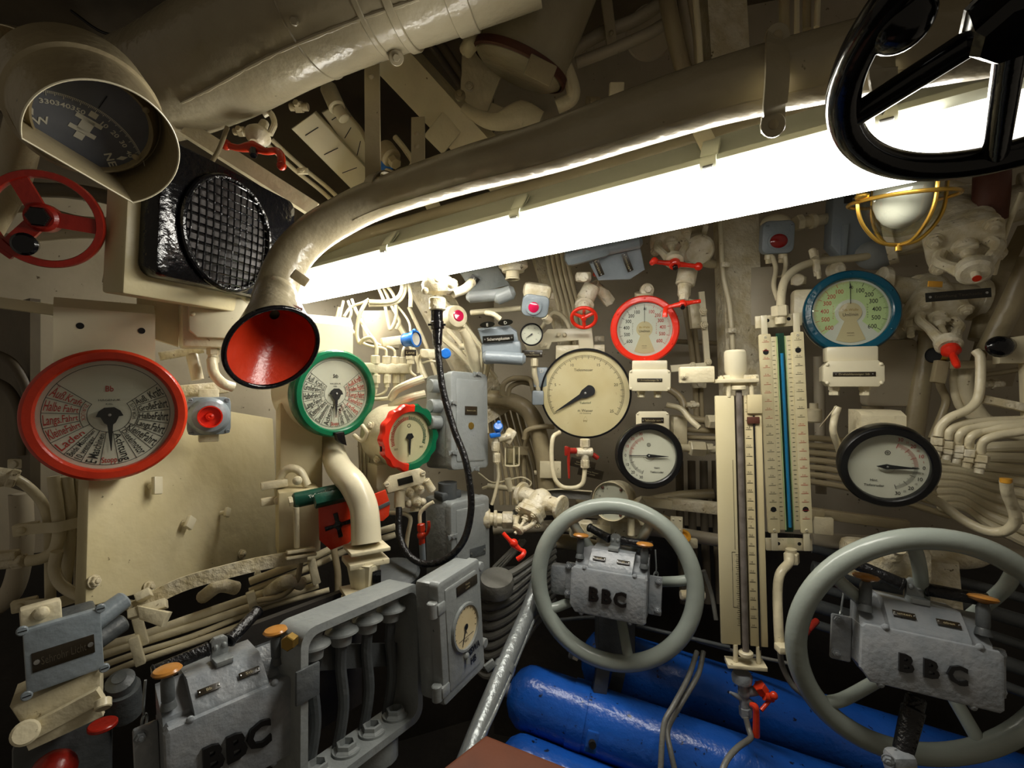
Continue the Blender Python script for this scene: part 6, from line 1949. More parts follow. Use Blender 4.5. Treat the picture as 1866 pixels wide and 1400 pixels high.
# --- red rpm gauge and boxes beneath
F, R = circfit(1113, 1238, 537, 662, 1.56, -14, -2)
t = rpm_gauge('shaft_gauge', 'round rpm gauge with a bright red ring and white face', F, R, 'red_bright', False, 'Bb-Welle')
m = MB('cream'); m.cyl((0, R * .6, -.11), (0, R + .02, -.09), .03); part('top_lug', m, t)
def plate_box(name, label, F, w_, h_, dep, s, chf, glands=(), mat='cream_smooth', pw=.6, ph=.16, py=0.0, neck=None):
    t = thing(name, label, 'box', F)
    m = MB(mat); m.prism(chamf(w_, h_, chf), -.012, 0, .003); part('lid', m, t)
    m = MB(mat); m.prism(chamf(w_ * .94, h_ * .94, chf), -dep, -.012, 0); part('body', m, t)
    bolts(t, [Vector((sx * (w_ / 2 - chf * .6), sy * (h_ / 2 - chf * .75), 0)) for sx in (-1, 1) for sy in (-1, 1)], w_ * .035, mat, kind='dome')
    nameplate(t, 0, py * h_, w_ * pw, h_ * ph, 0, s, 'plate')
    for x in glands:
        m = MB(mat); gland(m, (x * w_, -h_ / 2 + .002, -dep * .5), (0, -1, 0), w_ * .10, w_ * .18); part('gland', m, t)
    if neck:
        m = MB(mat); m.box((0, h_ / 2 + neck / 2 - .002, -dep * .5), (w_ * .85, neck, dep * .7), .004); part('neck', m, t)
    return t
F_, w_, h_ = rectfit([(1145, 673), (1222, 673), (1223, 714), (1147, 712)], 1.54, -14, 0, 0)
plate_box('junction_box', 'cream junction box below the red-ringed rpm gauge', F_, w_, h_, .06, 'Drehzahlanzeiger Bb', .010, (-.2, .2), neck=.03)
F_, w_, h_ = rectfit([(1160, 750), (1218, 750), (1222, 800), (1158, 800)], 1.58, -14, 0, 0)
plate_box('transmitter_box', 'cream box with a slanted top above the black-ringed gauge Vorn Tiefenruder', F_, w_, h_, .07, 'Tiefenruder vorn', .010, (), py=.18, ph=.2, pw=.66)

# --- forward hydroplane gauge
F, R = circfit(1124, 1244, 770, 893, 1.50, -10, 0)
rudder_gauge('rudder_gauge', 'black-ringed gauge marked Vorn Tiefenruder near the centre', F, R, True, 'Vorn|Tiefenruder')
m = MB('cream'); m.box((0, 0, 0), (.05, .12, .06), .01, face(1235, 790, 1.66)); solo('gauge_mount', m, 'cream mounting block behind the right side of the Vorn gauge', 'bracket')

# --- valve under the depth gauge
t = thing('gauge_cock', 'cream gauge cock with red handles under the depth gauge', 'valve', at(1063, 825, 1.58))
m = MB('cream_cast'); m.hexa(at(1066, 800, 1.58), at(1066, 815, 1.58), .016); m.cyl(at(1050, 824, 1.58), at(1080, 824, 1.58), .014, bev=.002); m.cyl(at(1066, 812, 1.58), at(1066, 850, 1.58), .012); m.hexa(at(1066, 838, 1.58), at(1066, 853, 1.58), .014); world_part('body', m, t)
m = MB('red_dark'); m.cyl(at(1032, 822, 1.56), at(1050, 822, 1.57), .010, bev=.002); m.tube([at(1036, 815, 1.555), at(1036, 840, 1.555), at(1037, 872, 1.555)], [.005, .005, .003], 8); m.box((0, 0, 0), (.012, .03, .012), .003, face(1032, 822, 1.555)); world_part('left_handle', m, t, 'red handle with a long tail')
m = MB('red_dark'); m.cyl(at(1080, 828, 1.60), at(1090, 836, 1.60), .008, bev=.002); world_part('right_knob', m, t, 'red knob')
pp('tube', 'cream U-shaped tube looping under the depth gauge cock', 'pipe', [(1020, 788, 1.62), (1008, 797, 1.60), (1005, 830, 1.59), (1010, 870, 1.58), (1024, 887, 1.58), (1048, 889, 1.58), (1062, 880, 1.58), (1066, 853, 1.58)], 8, 'cream')
t = thing('warning_plate', 'dark brown lettered plate hanging behind the red gauge cock', 'sign', at(1060, 860, 1.66))
for (px, py, s) in ((1062, 846, 'Geheim Anlage|Ventil schliess'), (1076, 862, 'Achtung Messer|nur unter')):
    nameplate(t, 0, 0, .085, .030, 0, s, 'plate', M0=t.matrix_world.inverted() @ face(px, py, 1.66 if px < 1070 else 1.65, 0, 0, -13), screws=False, size=.006)

# --- old round gauge behind the wheel
F, R = circfit(1081, 1146, 876, 953, 1.62, -24, 0)
t = simple_gauge('round_gauge', 'worn white round gauge without glass behind the top of the left big wheel', F, R, ring='cream', dial='dial_white', a0=-150, a1=-20, nbig=5, pdeg=-90, plen=.01, wbez=.06, casedep=.09, nums=['50', '40', '30', '20', '10', '0'])
bolts(t, [Vector((R * .8 * math.cos(a), R * .8 * math.sin(a), -R * .08)) for a in (.9, -.9, 2.2)], .005, 'rust', kind='dome')

# --- pipes around the centre
cl = [
 ('elbow_pipe', 'thick tan elbow pipe bending down left of the depth gauge', [(892, 726, 1.86), (925, 730, 1.84), (958, 745, 1.82), (977, 775, 1.80), (990, 830, 1.80), (996, 890, 1.80), (998, 935, 1.80)], 31, 'tan'),
 ('tube', 'arched tube left of the depth gauge, outer one', [(915, 720, 1.80), (918, 700, 1.80), (935, 690, 1.80), (965, 692, 1.79), (972, 712, 1.78), (978, 735, 1.78)], 10, 'tan'),
 ('tube', 'arched tube left of the depth gauge, inner one', [(925, 722, 1.82), (930, 706, 1.82), (948, 697, 1.82), (968, 700, 1.82)], 9, 'tan'),
 ('tube', 'bent pipe rising behind the depth gauge to the left nameplates', [(955, 800, 1.78), (960, 785, 1.77), (985, 778, 1.76), (1010, 778, 1.76)], 9, 'tan'),
 ('tube', 'thin cream tube hanging from the blue cock beside the cabinet', [(905, 845, 1.62), (908, 870, 1.62), (902, 900, 1.62), (896, 920, 1.62)], 6, 'cream'),
 ('tube', 'vertical thin tube right of the grey cabinet', [(880, 720, 1.7), (886, 750, 1.7), (888, 790, 1.66)], 5, 'cream'),
 ('wire', 'thin wire looping right of the small glass filter', [(872, 862, 1.78), (900, 880, 1.76), (950, 870, 1.74), (968, 880, 1.74), (960, 892, 1.74)], 3, 'cream'),
 ('pipe', 'cream ribbed pipe entering the cream yoke valve from the left', [(885, 945, 1.60), (915, 948, 1.60), (950, 952, 1.60)], 24, 'cream'),
 ('pipe', 'tan pipe crossing behind the top of the left big wheel', [(1010, 950, 1.70), (1060, 965, 1.68), (1110, 970, 1.68)], 24, 'cream'),
 ('pipe', 'broad tan pipe behind the controller of the left wheel', [(990, 985, 1.75), (1050, 990, 1.74), (1090, 1000, 1.74)], 28, 'tan'),
 ('pipe', 'grey pipe passing under the crossing of the left big wheel rim', [(1050, 912, 1.8), (1150, 925, 1.76), (1230, 955, 1.7)], 16, 'tan'),
 ('pipe', 'horizontal tan pipe left of the long scale boards, upper one', [(1232, 782, 1.66), (1270, 784, 1.65), (1310, 786, 1.64)], 10, 'tan'),
 ('pipe', 'horizontal tan pipe left of the long scale boards, second one', [(1232, 795, 1.66), (1270, 798, 1.65), (1310, 799, 1.64)], 9, 'tan'),
 ('pipe', 'pipe curving down to the union left of the scale boards', [(1205, 700, 1.72), (1240, 725, 1.70), (1255, 760, 1.68), (1300, 768, 1.66)], 13, 'tan'),
 ('cable', 'frayed cable end lying over the pipes left of the scale boards', [(1215, 738, 1.62), (1240, 745, 1.60), (1258, 765, 1.58), (1275, 780, 1.56)], 10, 'cream'),
 ('cable', 'left one of two cables running down beside the cream lever bar', [(1248, 560, 1.76), (1258, 620, 1.76), (1266, 690, 1.76), (1270, 780, 1.76)], 10, 'tan'),
 ('cable', 'right one of two cables running down beside the cream lever bar', [(1262, 560, 1.76), (1268, 620, 1.76), (1276, 690, 1.76), (1280, 780, 1.76)], 9, 'tan'),
 ('cable', 'cable clipped along the left side of the wide hull frame', [(1312, 405, 1.60), (1318, 500, 1.60), (1330, 560, 1.60), (1336, 640, 1.60)], 9, 'cream'),
 ('pipe', 'horizontal pipe behind the red-ringed gauge and the hull frame', [(1225, 622, 1.86), (1270, 624, 1.85), (1330, 626, 1.83)], 9, 'tan'),
 ('cable', 'curved thin cable right of the left big wheel', [(1282, 1040, 1.60), (1296, 1080, 1.60), (1305, 1130, 1.58)], 8, 'grey_cable'),
]
for n_, l_, p_, w_, mt in cl: pp(n_, l_, 'cable' if n_ in ('cable', 'wire') else 'pipe', p_, w_, mt, seg=12)
for i in range(9):
    x0 = 868 + i * 11
    pp('wall_cable', ['first', 'second', 'third', 'fourth', 'fifth', 'sixth', 'seventh', 'eighth', 'ninth'][i] + ' cable from the left in the slanting bundle right of the grey cabinets', 'cable',
       [(x0 + 10, 740, 1.92), (x0 + 26, 800, 1.92), (x0 + 42, 860, 1.92), (x0 + 46, 920, 1.92)] if i < 8 else [(960, 920, 1.88), (955, 870, 1.88), (957, 810, 1.88), (968, 785, 1.87)], 8, 'tan', 'slanting cable bundle', seg=8)
for i in range(5):
    pp('wall_cable', ['leftmost', 'second', 'middle', 'fourth', 'rightmost'][i] + ' cable of the group climbing to the fixture left of the red wheel', 'cable',
       [(992 + i * 9, 440, 1.78), (1003 + i * 9, 500, 1.82), (1018 + i * 9, 560, 1.86), (1032 + i * 9, 630, 1.88)], 8, 'cream', 'cables climbing left of the red wheel', seg=8)
m = MB('cream'); m.box((0, 0, 0), (.075, .060, .006), .001, face(1003, 856, 1.76, -5)); t = solo('riveted_clip', m, 'rectangular cream clip plate on the thick elbow pipe', 'clip')
m = MB('tan'); m.strip([at(935, 820, 1.86), at(962, 822, 1.86)], .03, .01, (0, -1, 0), smooth=False); solo('cable_strap', m, 'strap across the slanting cable bundle', 'clamp')
# ribbed conduit ramp over the wheel
m = MB('tan')
pts = [(930, 945), (950, 928), (968, 912), (990, 903), (1020, 900), (1050, 902), (1078, 904)]
t = thing('cable_tray', 'ribbed grey cable tray rising behind the left big wheel', 'tray', at(1000, 905, 1.68))
m = MB('grey_cable'); m.strip([at(x, y, 1.69) for x, y in pts], .03, .012, (0, -1, .3)); world_part('tray', m, t)
m = MB('cream'); m.strip([at(x, y - 8, 1.68) for x, y in pts[2:]], .004, .02, (0, -1, .3)); world_part('edge', m, t)
for i in range(7):
    m = MB('ink_white'); x = 938 + i * 8; y = 940 - i * 5.5; m.strip([at(x - 4, y - 8, 1.674), at(x + 5, y + 7, 1.674)], .003, .003, (0, -1, 0), smooth=False); world_part('tie', m, t)

# --- blue cock with small filter glass
t = thing('filter_cock', 'blue-handled cock with a small ribbed glass filter beside the grey cabinet', 'valve', at(905, 800, 1.60))
m = MB('cream_cast'); m.hexa(at(903, 805, 1.6), at(903, 822, 1.6), .013); m.hexa(at(905, 826, 1.6), at(905, 843, 1.6), .012); m.cyl(at(903, 800, 1.6), at(905, 845, 1.6), .009); m.cyl(at(908, 800, 1.61), at(930, 795, 1.62), .012); m.box((0, 0, 0), (.035, .05, .03), .008, face(928, 795, 1.63, 0, 0, -30)); world_part('body', m, t)
m = MB('blue_valve'); m.box((0, 0, 0), (.012, .04, .012), .003, face(909, 778, 1.59, 10)); m.cyl(at(908, 782, 1.60), at(908, 776, 1.58), .015, bev=.003); m.box((0, 0, 0), (.035, .015, .02), .004, face(902, 793, 1.59, 10, 0, 10)); world_part('handle', m, t, 'blue handle')
T = Matrix.Translation(at(932, 846, 1.62))
m = MB('glass_lamp'); m.lathe([(.022, .055), (.024, .0), (.020, -.002), (0, -.002)], T, 20, cap=False); world_part('filter_glass', m, t)
m = MB('tan'); m.lathe([(.012, .05), (.014, .006), (0, .004)], T, 12); world_part('filter_core', m, t)
for a in range(5):
    m = MB('cream'); q = a * 2 * math.pi / 5; m.cyl((.025 * math.cos(q), .025 * math.sin(q), .055), (.025 * math.cos(q), .025 * math.sin(q), -.002), .0022, seg=6, T=T); world_part('cage_bar', m, t)
m = MB('cream'); m.ring(.024, .003, T, 20, 6, z=-.003); world_part('cage_ring', m, t)
m = MB('cream'); m.box((0, 0, 0), (.03, .01, .01), .002, face(886, 888, 1.74, 0, 0, 20)); m.cyl(at(888, 886, 1.74), at(945, 892, 1.74), .010); m.cyl(at(925, 872, 1.74), at(930, 895, 1.74), .012); m.hexa(at(942, 890, 1.74), at(955, 892, 1.74), .009)
solo('small_manifold', m, 'little cream cross-shaped pipe fitting below the glass filter', 'fitting')

# --- yoke valve with red crank, left of the big wheel
VF = face(962, 942, 1.55, -45, -35, -10)
t, h = yoke_valve('yoke_valve', 'cream yoke valve with a red crank handle left of the left big wheel', VF, .85)
m = MB('red_bright')
m.tube([at(917, 972, 1.47), at(927, 983, 1.46), at(937, 993, 1.46), at(948, 1002, 1.46), at(955, 1006, 1.45), at(952, 1013, 1.44), at(943, 1020, 1.44)], [.006, .006, .010, .006, .007, .007, .008], 10); m.sphere(at(936, 990, 1.46), .013); world_part('handle', m, t, 'red crank handle')
m = MB('cream_cast'); m.cyl(at(880, 945, 1.6), at(893, 945, 1.6), .032, bev=.004); m.cyl(at(900, 946, 1.6), at(906, 946, 1.6), .028, bev=.002); m.hexa(at(915, 948, 1.6), at(935, 948, 1.6), .028); solo('pipe_coupling', m, 'stacked cream coupling rings right of the lower grey cabinet', 'fitting')
m = MB('cream_cast'); m.hexa(at(1040, 962, 1.66), at(1062, 966, 1.66), .030); m.cyl(at(1066, 950, 1.66), at(1066, 978, 1.66), .026, bev=.004); m.box((0, 0, 0), (.16, .10, .06), .015, face(1130, 972, 1.72)); solo('pipe_casting', m, 'cream pipe casting behind the upper spokes of the left big wheel', 'fitting')
m = MB('cream'); m.cyl(at(1150, 945, 1.62), at(1150, 975, 1.62), .012); m.cyl(at(1165, 940, 1.6), at(1172, 955, 1.6), .010); solo('stub_pipe', m, 'short vertical stub pipe behind the wheel spoke', 'pipe')

# --- union and beam left of the scale boards
t = thing('pipe_union', 'large hexagonal cream union left of the long scale boards', 'fitting', at(1275, 815, 1.60))
m = MB('cream'); m.cyl(at(1240, 816, 1.62), at(1310, 820, 1.60), .013); m.hexa(at(1256, 817, 1.61), at(1284, 818, 1.61), .026); m.hexa(at(1286, 818, 1.61), at(1298, 818, 1.61), .020); world_part('union', m, t)
m = MB('cream'); m.hexa(at(1288, 768, 1.62), at(1308, 768, 1.62), .024); solo('pipe_union', m, 'smaller hexagonal union just above the large one beside the scale boards', 'fitting')
m = MB('cream_rough'); m.box((0, 0, 0), (.165, .036, .03), .003, face(1266, 922, 1.58, -15, 0, -3)); m.cyl(at(1160, 912, 1.60), at(1166, 920, 1.60), .02)
t = solo('wrapped_beam', m, 'pale ribbed beam running behind the scale boards above the left big wheel', 'beam')
m = MB('cream'); m.box((0, 0, 0), (.10, .028, .03), .003, face(1195, 916, 1.60, -15, 0, -3)); solo('beam_end', m, 'tan end of the ribbed beam with a clamp', 'beam')
t = thing('hanger_plate', 'small cream plate with four rivets under the ribbed beam', 'plate', face(1233, 956, 1.56, -15))
m = MB('cream_smooth'); m.box((0, 0, 0), (.036, .05, .005), .001); part('plate', m, t)
bolts(t, [Vector((x * .010, y * .016, .0025)) for x in (-1, 1) for y in (-1, 1)], .0035, 'cream_smooth', kind='dome', name='rivet')
t = thing('wax_lamp', 'small ochre rusty cup on a cream bracket right of the controller', 'fitting', at(1243, 980, 1.55))
m = MB('wax'); m.lathe([(.020, .0), (.022, .006), (.022, .014), (.014, .016), (.010, .006), (0, .006)], axisframe(at(1244, 980, 1.56), (0, -.7, .6)), 20); world_part('cup', m, t)
m = MB('cream'); m.box((0, 0, 0), (.05, .03, .02), .004, face(1256, 990, 1.58)); world_part('bracket', m, t)
# lever bars right of red gauge
t = thing('lever_linkage', 'cream lever linkage bolted between the red-ringed gauge and the hull frame', 'linkage', at(1285, 640, 1.62))
m = MB('cream_smooth'); m.strip([at(1278, 532, 1.62), at(1284, 600, 1.62), at(1290, 675, 1.62)], .018, .008, (0, -1, 0), smooth=False); world_part('upright', m, t)
m = MB('cream_smooth'); m.strip([at(1222, 672, 1.60), at(1286, 667, 1.60)], .022, .008, (0, -1, 0), smooth=False); world_part('cross_bar', m, t)
m = MB('cream'); m.prism([(-.03, .05), (.02, .04), (.025, -.05), (-.02, -.05)], -.01, .01, .003, face(1270, 572, 1.66)); world_part('side_plate', m, t)
bolts(t, [axisframe(at(px, py, 1.60) - t.location, (0, -1, 0)) for px, py in ((1281, 567), (1283, 592), (1262, 667), (1290, 660))], .010, 'cream')

# ============================================================ BIG WHEELS
def big_wheel(label, F, R, r, ends, hubdep, hubpx, name='steering_wheel'):
    t = thing(name, label, 'wheel', F)
    m = MB('grey_wheel'); m.ring(R - r, r, None, 88, 18); part('wheel_rim', m, t)
    hx, hy = onplane(F, *hubpx, -hubdep)
    for i, e in enumerate(ends):
        x, y = onplane(F, e[0], e[1], 0)
        d = Vector((x, y, 0)).normalized(); p = d * (R - r)
        h = Vector((hx, hy, -hubdep))
        m = MB('grey_wheel'); m.tube([p, p * .82 + h * .18 + Vector((0, 0, hubdep * .10)), p * .4 + h * .6 + Vector((0, 0, hubdep * .05)), h], r * .62, 14); part('spoke', m, t)
    m = MB('grey_wheel'); m.lathe([(.05, -.03), (.05, .02), (.03, .03), (0, .03)], Matrix.Translation((hx, hy, -hubdep)), 28); part('hub', m, t)
    m = MB('grey_dark'); m.cyl((hx, hy, -hubdep - .2), (hx, hy, -hubdep), .025); part('shaft', m, t)
    return t
F, R = circfit(968, 1284, 907, 1225, 1.42, -16, 6)
t = big_wheel('left of the two big grey steering wheels, around a grey BBC controller', F, R, .0235, [(1040, 945), (1190, 945), (1262, 1055), (1000, 1110), (1148, 1207)], .16, (1120, 1062))
x, y = onplane(F, 1052, 1190, 0)
m = MB('cream'); m.box((0, 0, 0), (.016, .038, .014), .002, Matrix.Translation((x, y, .002)) @ Matrix.Rotation(math.radians(-20), 4, 'Z')); m.mat('void').disc(.0035, .0095, Matrix.Translation((x + .003, y + .008, 0)), 12); part('index_tab', m, t, 'small cream tab')
F, R = circfit(1430, 1965, 963, 1392, 1.06, -22, 6, xtop=1690)
t = big_wheel('right-hand big grey steering wheel cut by the right edge of the picture', F, R, .0225, [(1470, 1010), (1660, 970), (1880, 1010), (1500, 1280), (1800, 1385)], .15, (1690, 1190))
x, y = onplane(F, 1650, 1370, 0)
m = MB('rubber'); m.cyl(at(1665, 1290, 1.02), at(1645, 1372, 1.00), .021, .018, bev=.003); m.cyl(at(1670, 1270, 1.03), at(1664, 1295, 1.02), .018, bev=.003); world_part('grip', m, t, 'black upright hand grip')
m = MB('grey_cast'); m.box((0, 0, 0), (.05, .05, .04), .012, face(1640, 1392, .99)); world_part('grip_clamp', m, t)
bolts(t, [t.matrix_world.inverted() @ axisframe(at(1618, 1385, .98), (-.6, -1, 0))], .009, 'grey_cast', name='clamp_bolt')
# pedestal shapes behind controllers
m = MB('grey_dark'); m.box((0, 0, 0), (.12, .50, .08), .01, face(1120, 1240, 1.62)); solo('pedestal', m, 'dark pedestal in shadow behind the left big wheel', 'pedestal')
m = MB('grey_cast'); m.box((0, 0, 0), (.06, .09, .04), .012, face(1022, 1055, 1.50, -20)); solo('side_box', m, 'small grey box left of the controller in the left big wheel', 'box')

# ============================================================ SCALE BOARDS (manometers)
def scale_marks(mb, F, x, ys, w_, z, side=1, labels=None, size=.007, mat=None):
    for i, y in enumerate(ys):
        mb.box((x, y, z), (w_, .0012, .0003))
        if labels and labels[i % len(labels)]:
            mb.text(labels[i % len(labels)], size, (x - side * w_ * .1, y + size * .75, z + .0003))
F, bw, bh = rectfit([(1303, 721), (1387, 721), (1400, 1181), (1315, 1173)], 1.30, -10, 0, 0)
t = thing('scale_board', 'long cream double scale board with a cloudy glass tube, the left of the two', 'instrument', F)
def bx(px, py=900): return onplane(F, px, py)[0]
xl0, xl1 = -bw / 2, -bw / 2 + bw * .42
m = MB('scale'); m.box(((xl0 + xl1) / 2, 0, -.006), (xl1 - xl0, bh, .012), .002); lb = part('left_board', m, t)
xr0, xr1 = -bw / 2 + bw * .62, bw / 2
m = MB('scale_old'); m.box((xr0 + (xr1 - xr0) * .36, 0, -.006), ((xr1 - xr0) * .70, bh, .012), .002); rb = part('right_board', m, t)
m = MB('scale_old'); m.box((xr1 - .008, 0, -.004), (.016, bh, .010), .002); part('edge_strip', m, t)
m = MB('ink'); m.box((xr1 - .020, -.03, .002), (.004, bh * .93, .004)); part('slider_slot', m, t)
m = MB('rust'); m.box((xr1 - .022, bh * .40, .004), (.030, .018, .006), .001); part('slider_clamp', m, t)
m = MB('scale_old'); m.box((xr1 - .018, bh * .465, .003), (.036, bh * .075, .008), .001); part('top_pad', m, t)
m = MB('tube_old'); m.cyl((bw * .02, -bh * .54, .0), (bw * .02, bh * .53, .0), .008); part('glass_tube', m, t)
m = MB('hull_dark'); m.box((bw * .02, 0, -.014), (bw * .22, bh, .004)); part('tube_back', m, t)
k = MB('ink')
n = 26
for i in range(n):
    y = bh * (.47 - .93 * i / n)
    k.box((xr0 + .010, y, .0005), (.014, .0011, .0003))
    if i % 1 == 0: k.text(['16', '15,5', '15', '14,5', '14', '13,5', '13'][i % 7], .0065, (xr0 + .009, y + .005, .0006))
part('black_scale', k, rb)
k = MB('ink')
k.box((xl1 - .008, bh * .06, .0005), (.0009, bh * .36, .0003)); k.box((xl1 - .012, -bh * .13, .0005), (.009, .0009, .0003)); k.box((xl1 - .016, -bh * .24, .0005), (.0009, bh * .22, .0003)); k.box((xl1 - .010, -bh * .35, .0005), (.012, .0009, .0003))
for i in range(34): k.box((xl1 - .003, -bh * (.14 + i * .0085), .0005), (.005 if i % 3 else .009, .0009, .0003))
part('black_graph', k, lb)
# fittings
m = MB('cream_smooth'); T = Matrix.Translation((0, bh / 2 + .075, -.02)) @ Matrix.Rotation(math.radians(-90), 4, 'X')
m.lathe([(.0, -.03), (.022, -.028), (.023, -.020), (.027, -.012), (.028, .040), (.025, .048), (0, .048)][0:1] + [(.022, -.032), (.023, -.020), (.028, -.010), (.028, .042), (.024, .047), (0, .047)], T, 28); part('top_cap', m, t)
m = MB('cream'); m.box((.01, bh / 2 + .040, -.01), (.088, .030, .010), .002, None); m.prism([(-.055, 0), (.05, 0), (.05, .010), (-.055, .010)], -.03, .012, .002, Matrix.Translation((0, bh / 2 + .034, 0))); part('top_flange', m, t)
for yy, sg in ((bh / 2 + .018, 1), (-bh / 2 - .022, -1)):
    for xx in (-.022, .034):
        m = MB('cream'); m.cyl((xx, yy - .022, -.004), (xx, yy + .022, -.004), .006); part('post', m, t)
    m = MB('cream'); m.cyl((bw * .02, yy - .004, 0), (bw * .02, yy + .008, 0), .018, seg=12, bev=.002); part('tube_nut', m, t)
bolts(t, [Matrix.Translation((x, bh / 2 + .044, -.004)) @ Matrix.Rotation(math.radians(-90), 4, 'X') for x in (-.04, .042)], .008, 'cream')
m = MB('cream'); m.prism([(-.045, 0), (.05, 0), (.05, .010), (-.045, .010)], -.03, .016, .002, Matrix.Translation((0, -bh / 2 - .055, 0))); part('bottom_flange', m, t)
m = MB('cream'); m.box((-.10, bh / 2 + .058, -.02), (.09, .045, .03), .004); part('wall_arm', m, t)
bolts(t, [Matrix.Translation((-.135, bh / 2 + .055, -.004))], .008, 'cream')
t = thing('drain_valve', 'cream drain valve with two red handles beneath the left scale board', 'valve', at(1362, 1255, 1.30))
m = MB('grey_cast'); c = lambda px, py: at(px, py, 1.30)
m.lathe([(.022, .02), (.026, .01), (.024, -.004), (.012, -.012)], Matrix.Translation(c(1352, 1240)), 20); m.sphere(c(1356, 1262), .016); m.cyl(c(1352, 1240), c(1358, 1300), .012); m.hexa(c(1358, 1288), c(1359, 1306), .016); m.cyl(c(1356, 1262), c(1385, 1258), .012, bev=.002); m.cyl(c(1355, 1275), c(1330, 1262), .010, .003); m.cyl(c(1356, 1275), c(1372, 1288), .012)
world_part('body', m, t)
m = MB('red'); m.hexa(at(1382, 1248, 1.28), at(1392, 1262, 1.28), .016); m.cyl(at(1392, 1268, 1.27), at(1408, 1272, 1.27), .011); m.sphere(at(1410, 1268, 1.26), .010); m.cyl(at(1404, 1275, 1.27), at(1387, 1295, 1.26), .005); world_part('upper_handle', m, t, 'red upper handle')
m = MB('red'); m.tube([at(1368, 1284, 1.27), at(1376, 1288, 1.26), at(1378, 1300, 1.26), at(1378, 1342, 1.26)], [.006, .008, .008, .009], 10); world_part('lower_handle', m, t, 'red lower handle')

F, bw, bh = rectfit([(1381, 610), (1466, 604), (1480, 972), (1402, 972)], 1.36, -12, 0, 0)
t = thing('scale_board', 'long cream scale board with a bright blue liquid column, the right of the two', 'instrument', F)
for sx, nm in ((-1, 'left_strip'), (1, 'right_strip')):
    m = MB('scale'); m.prism(rrect(bw * .27, bh, .004, 2), -.008, 0, .001, Matrix.Translation((sx * bw * .365, 0, .0))); a = part(nm, m, t)
    k = MB('ink'); kr = MB('ink_red')
    for i in range(22):
        y = bh * (.46 - .93 * i / 22)
        mb = kr if (sx < 0) == (i < 10) else k
        mb.box((sx * bw * .36, y, .0005), (bw * .16, .0010, .0003)); mb.text(['5 m', '10', '15 m', '20'][i % 4], .0060, (sx * bw * .36, y + .0045, .0006))
    part('black_scale', k, a); part('red_scale', kr, a)
    m = MB('void')
    for yy in (.41, -.38): pass
    for yy in (.41, -.38):
        m = MB('void'); m.disc(.0075, .0006, Matrix.Translation((sx * bw * .36, bh * yy, 0)), 20); part('hole', m, a)
    m = MB('scale'); m.box((sx * bw * .17, 0, -.006), (bw * .13, bh * .97, .006), .001); b = part('inner_strip', m, t)
    k = MB('ink')
    for i in range(40): k.box((sx * bw * .175, bh * (.46 - .92 * i / 40), -.0025), (bw * .05 * (1.5 if i % 4 == 0 else 1), .0011, .0004))
    part('fine_scale', k, b)
    m = MB('cream_smooth'); m.box((sx * bw * .36, bh / 2 + .022, -.004), (.016, .06, .006), .001); part('top_strap', m, t)
    m = MB('cream_smooth'); m.box((sx * bw * .36, -bh / 2 - .020, -.004), (.016, .06, .006), .001); part('bottom_strap', m, t)
    bolts(t, [Vector((sx * bw * .36, bh * .485, 0)), Vector((sx * bw * .36, -bh * .485, 0))], .004, 'cream_smooth', kind='slot', name='strip_screw')
m = MB('liquid'); m.cyl((0, -bh * .47, -.001), (0, bh * .40, -.001), .0042); part('liquid_column', m, t, 'blue liquid column')
m = MB('glass'); m.cyl((0, -bh * .56, -.001), (0, bh * .56, -.001), .0085, cap=False); part('glass_tube', m, t)
m = MB('green_dark'); m.box((0, 0, -.012), (.020, bh, .003)); part('tube_back', m, t)
m = MB('dial_green'); m.box((-.0105, 0, -.004), (.002, bh * .97, .006)); m.box((.0105, 0, -.004), (.002, bh * .97, .006)); part('tube_channel', m, t)
m = MB('cream'); m.box((0, bh / 2 + .035, -.02), (bw * 1.05, .035, .008), .002); part('top_bar', m, t)
m = MB('cream'); m.box((0, -bh / 2 - .038, -.02), (bw * 1.05, .035, .008), .002); part('bottom_bar', m, t)
for xx in (-.028, .026):
    for yy in (bh / 2 + .038, -bh / 2 - .035):
        m = MB('void'); m.disc(.005, -.0155, Matrix.Translation((xx, yy, 0)), 14); part('bar_hole', m, t)
m = MB('cream'); m.hexa((0, bh / 2 + .045, -.002), (0, bh / 2 + .075, -.002), .022); m.cyl((0, bh / 2 + .025, -.002), (0, bh / 2 + .048, -.002), .014); part('top_union', m, t)
m = MB('cream'); m.hexa((0, -bh / 2 - .085, -.002), (0, -bh / 2 - .055, -.002), .020); m.cyl((0, -bh / 2 - .06, -.002), (0, -bh / 2 - .045, -.002), .014); part('bottom_union', m, t)
pp('pipe', 'cream pipe curving from the blue-column scale board to the right under the grey box', 'pipe', [(1422, 568, 1.36), (1424, 535, 1.38), (1432, 508, 1.40), (1455, 488, 1.42), (1490, 477, 1.45), (1560, 470, 1.48), (1690, 452, 1.5)], 15, 'cream', step=8)
pp('pipe', 'cream pipe dropping from the blue-column scale board and bending left', 'pipe', [(1439, 1010, 1.34), (1438, 1025, 1.33), (1422, 1045, 1.31), (1417, 1075, 1.30), (1418, 1130, 1.28), (1421, 1182, 1.27)], 16, 'cream', step=8)
pp('pipe', 'thin grey continuation curving behind the right-hand big wheel', 'pipe', [(1421, 1186, 1.27), (1426, 1215, 1.27), (1445, 1250, 1.26), (1475, 1272, 1.25), (1520, 1290, 1.24)], 10, 'grey_cable')
m = MB('cream'); m.box((0, 0, 0), (.032, .018, .03), .003, face(1427, 1182, 1.25)); solo('pipe_clip', m, 'small cream clip at the foot of the pipe under the blue-column board', 'clip')

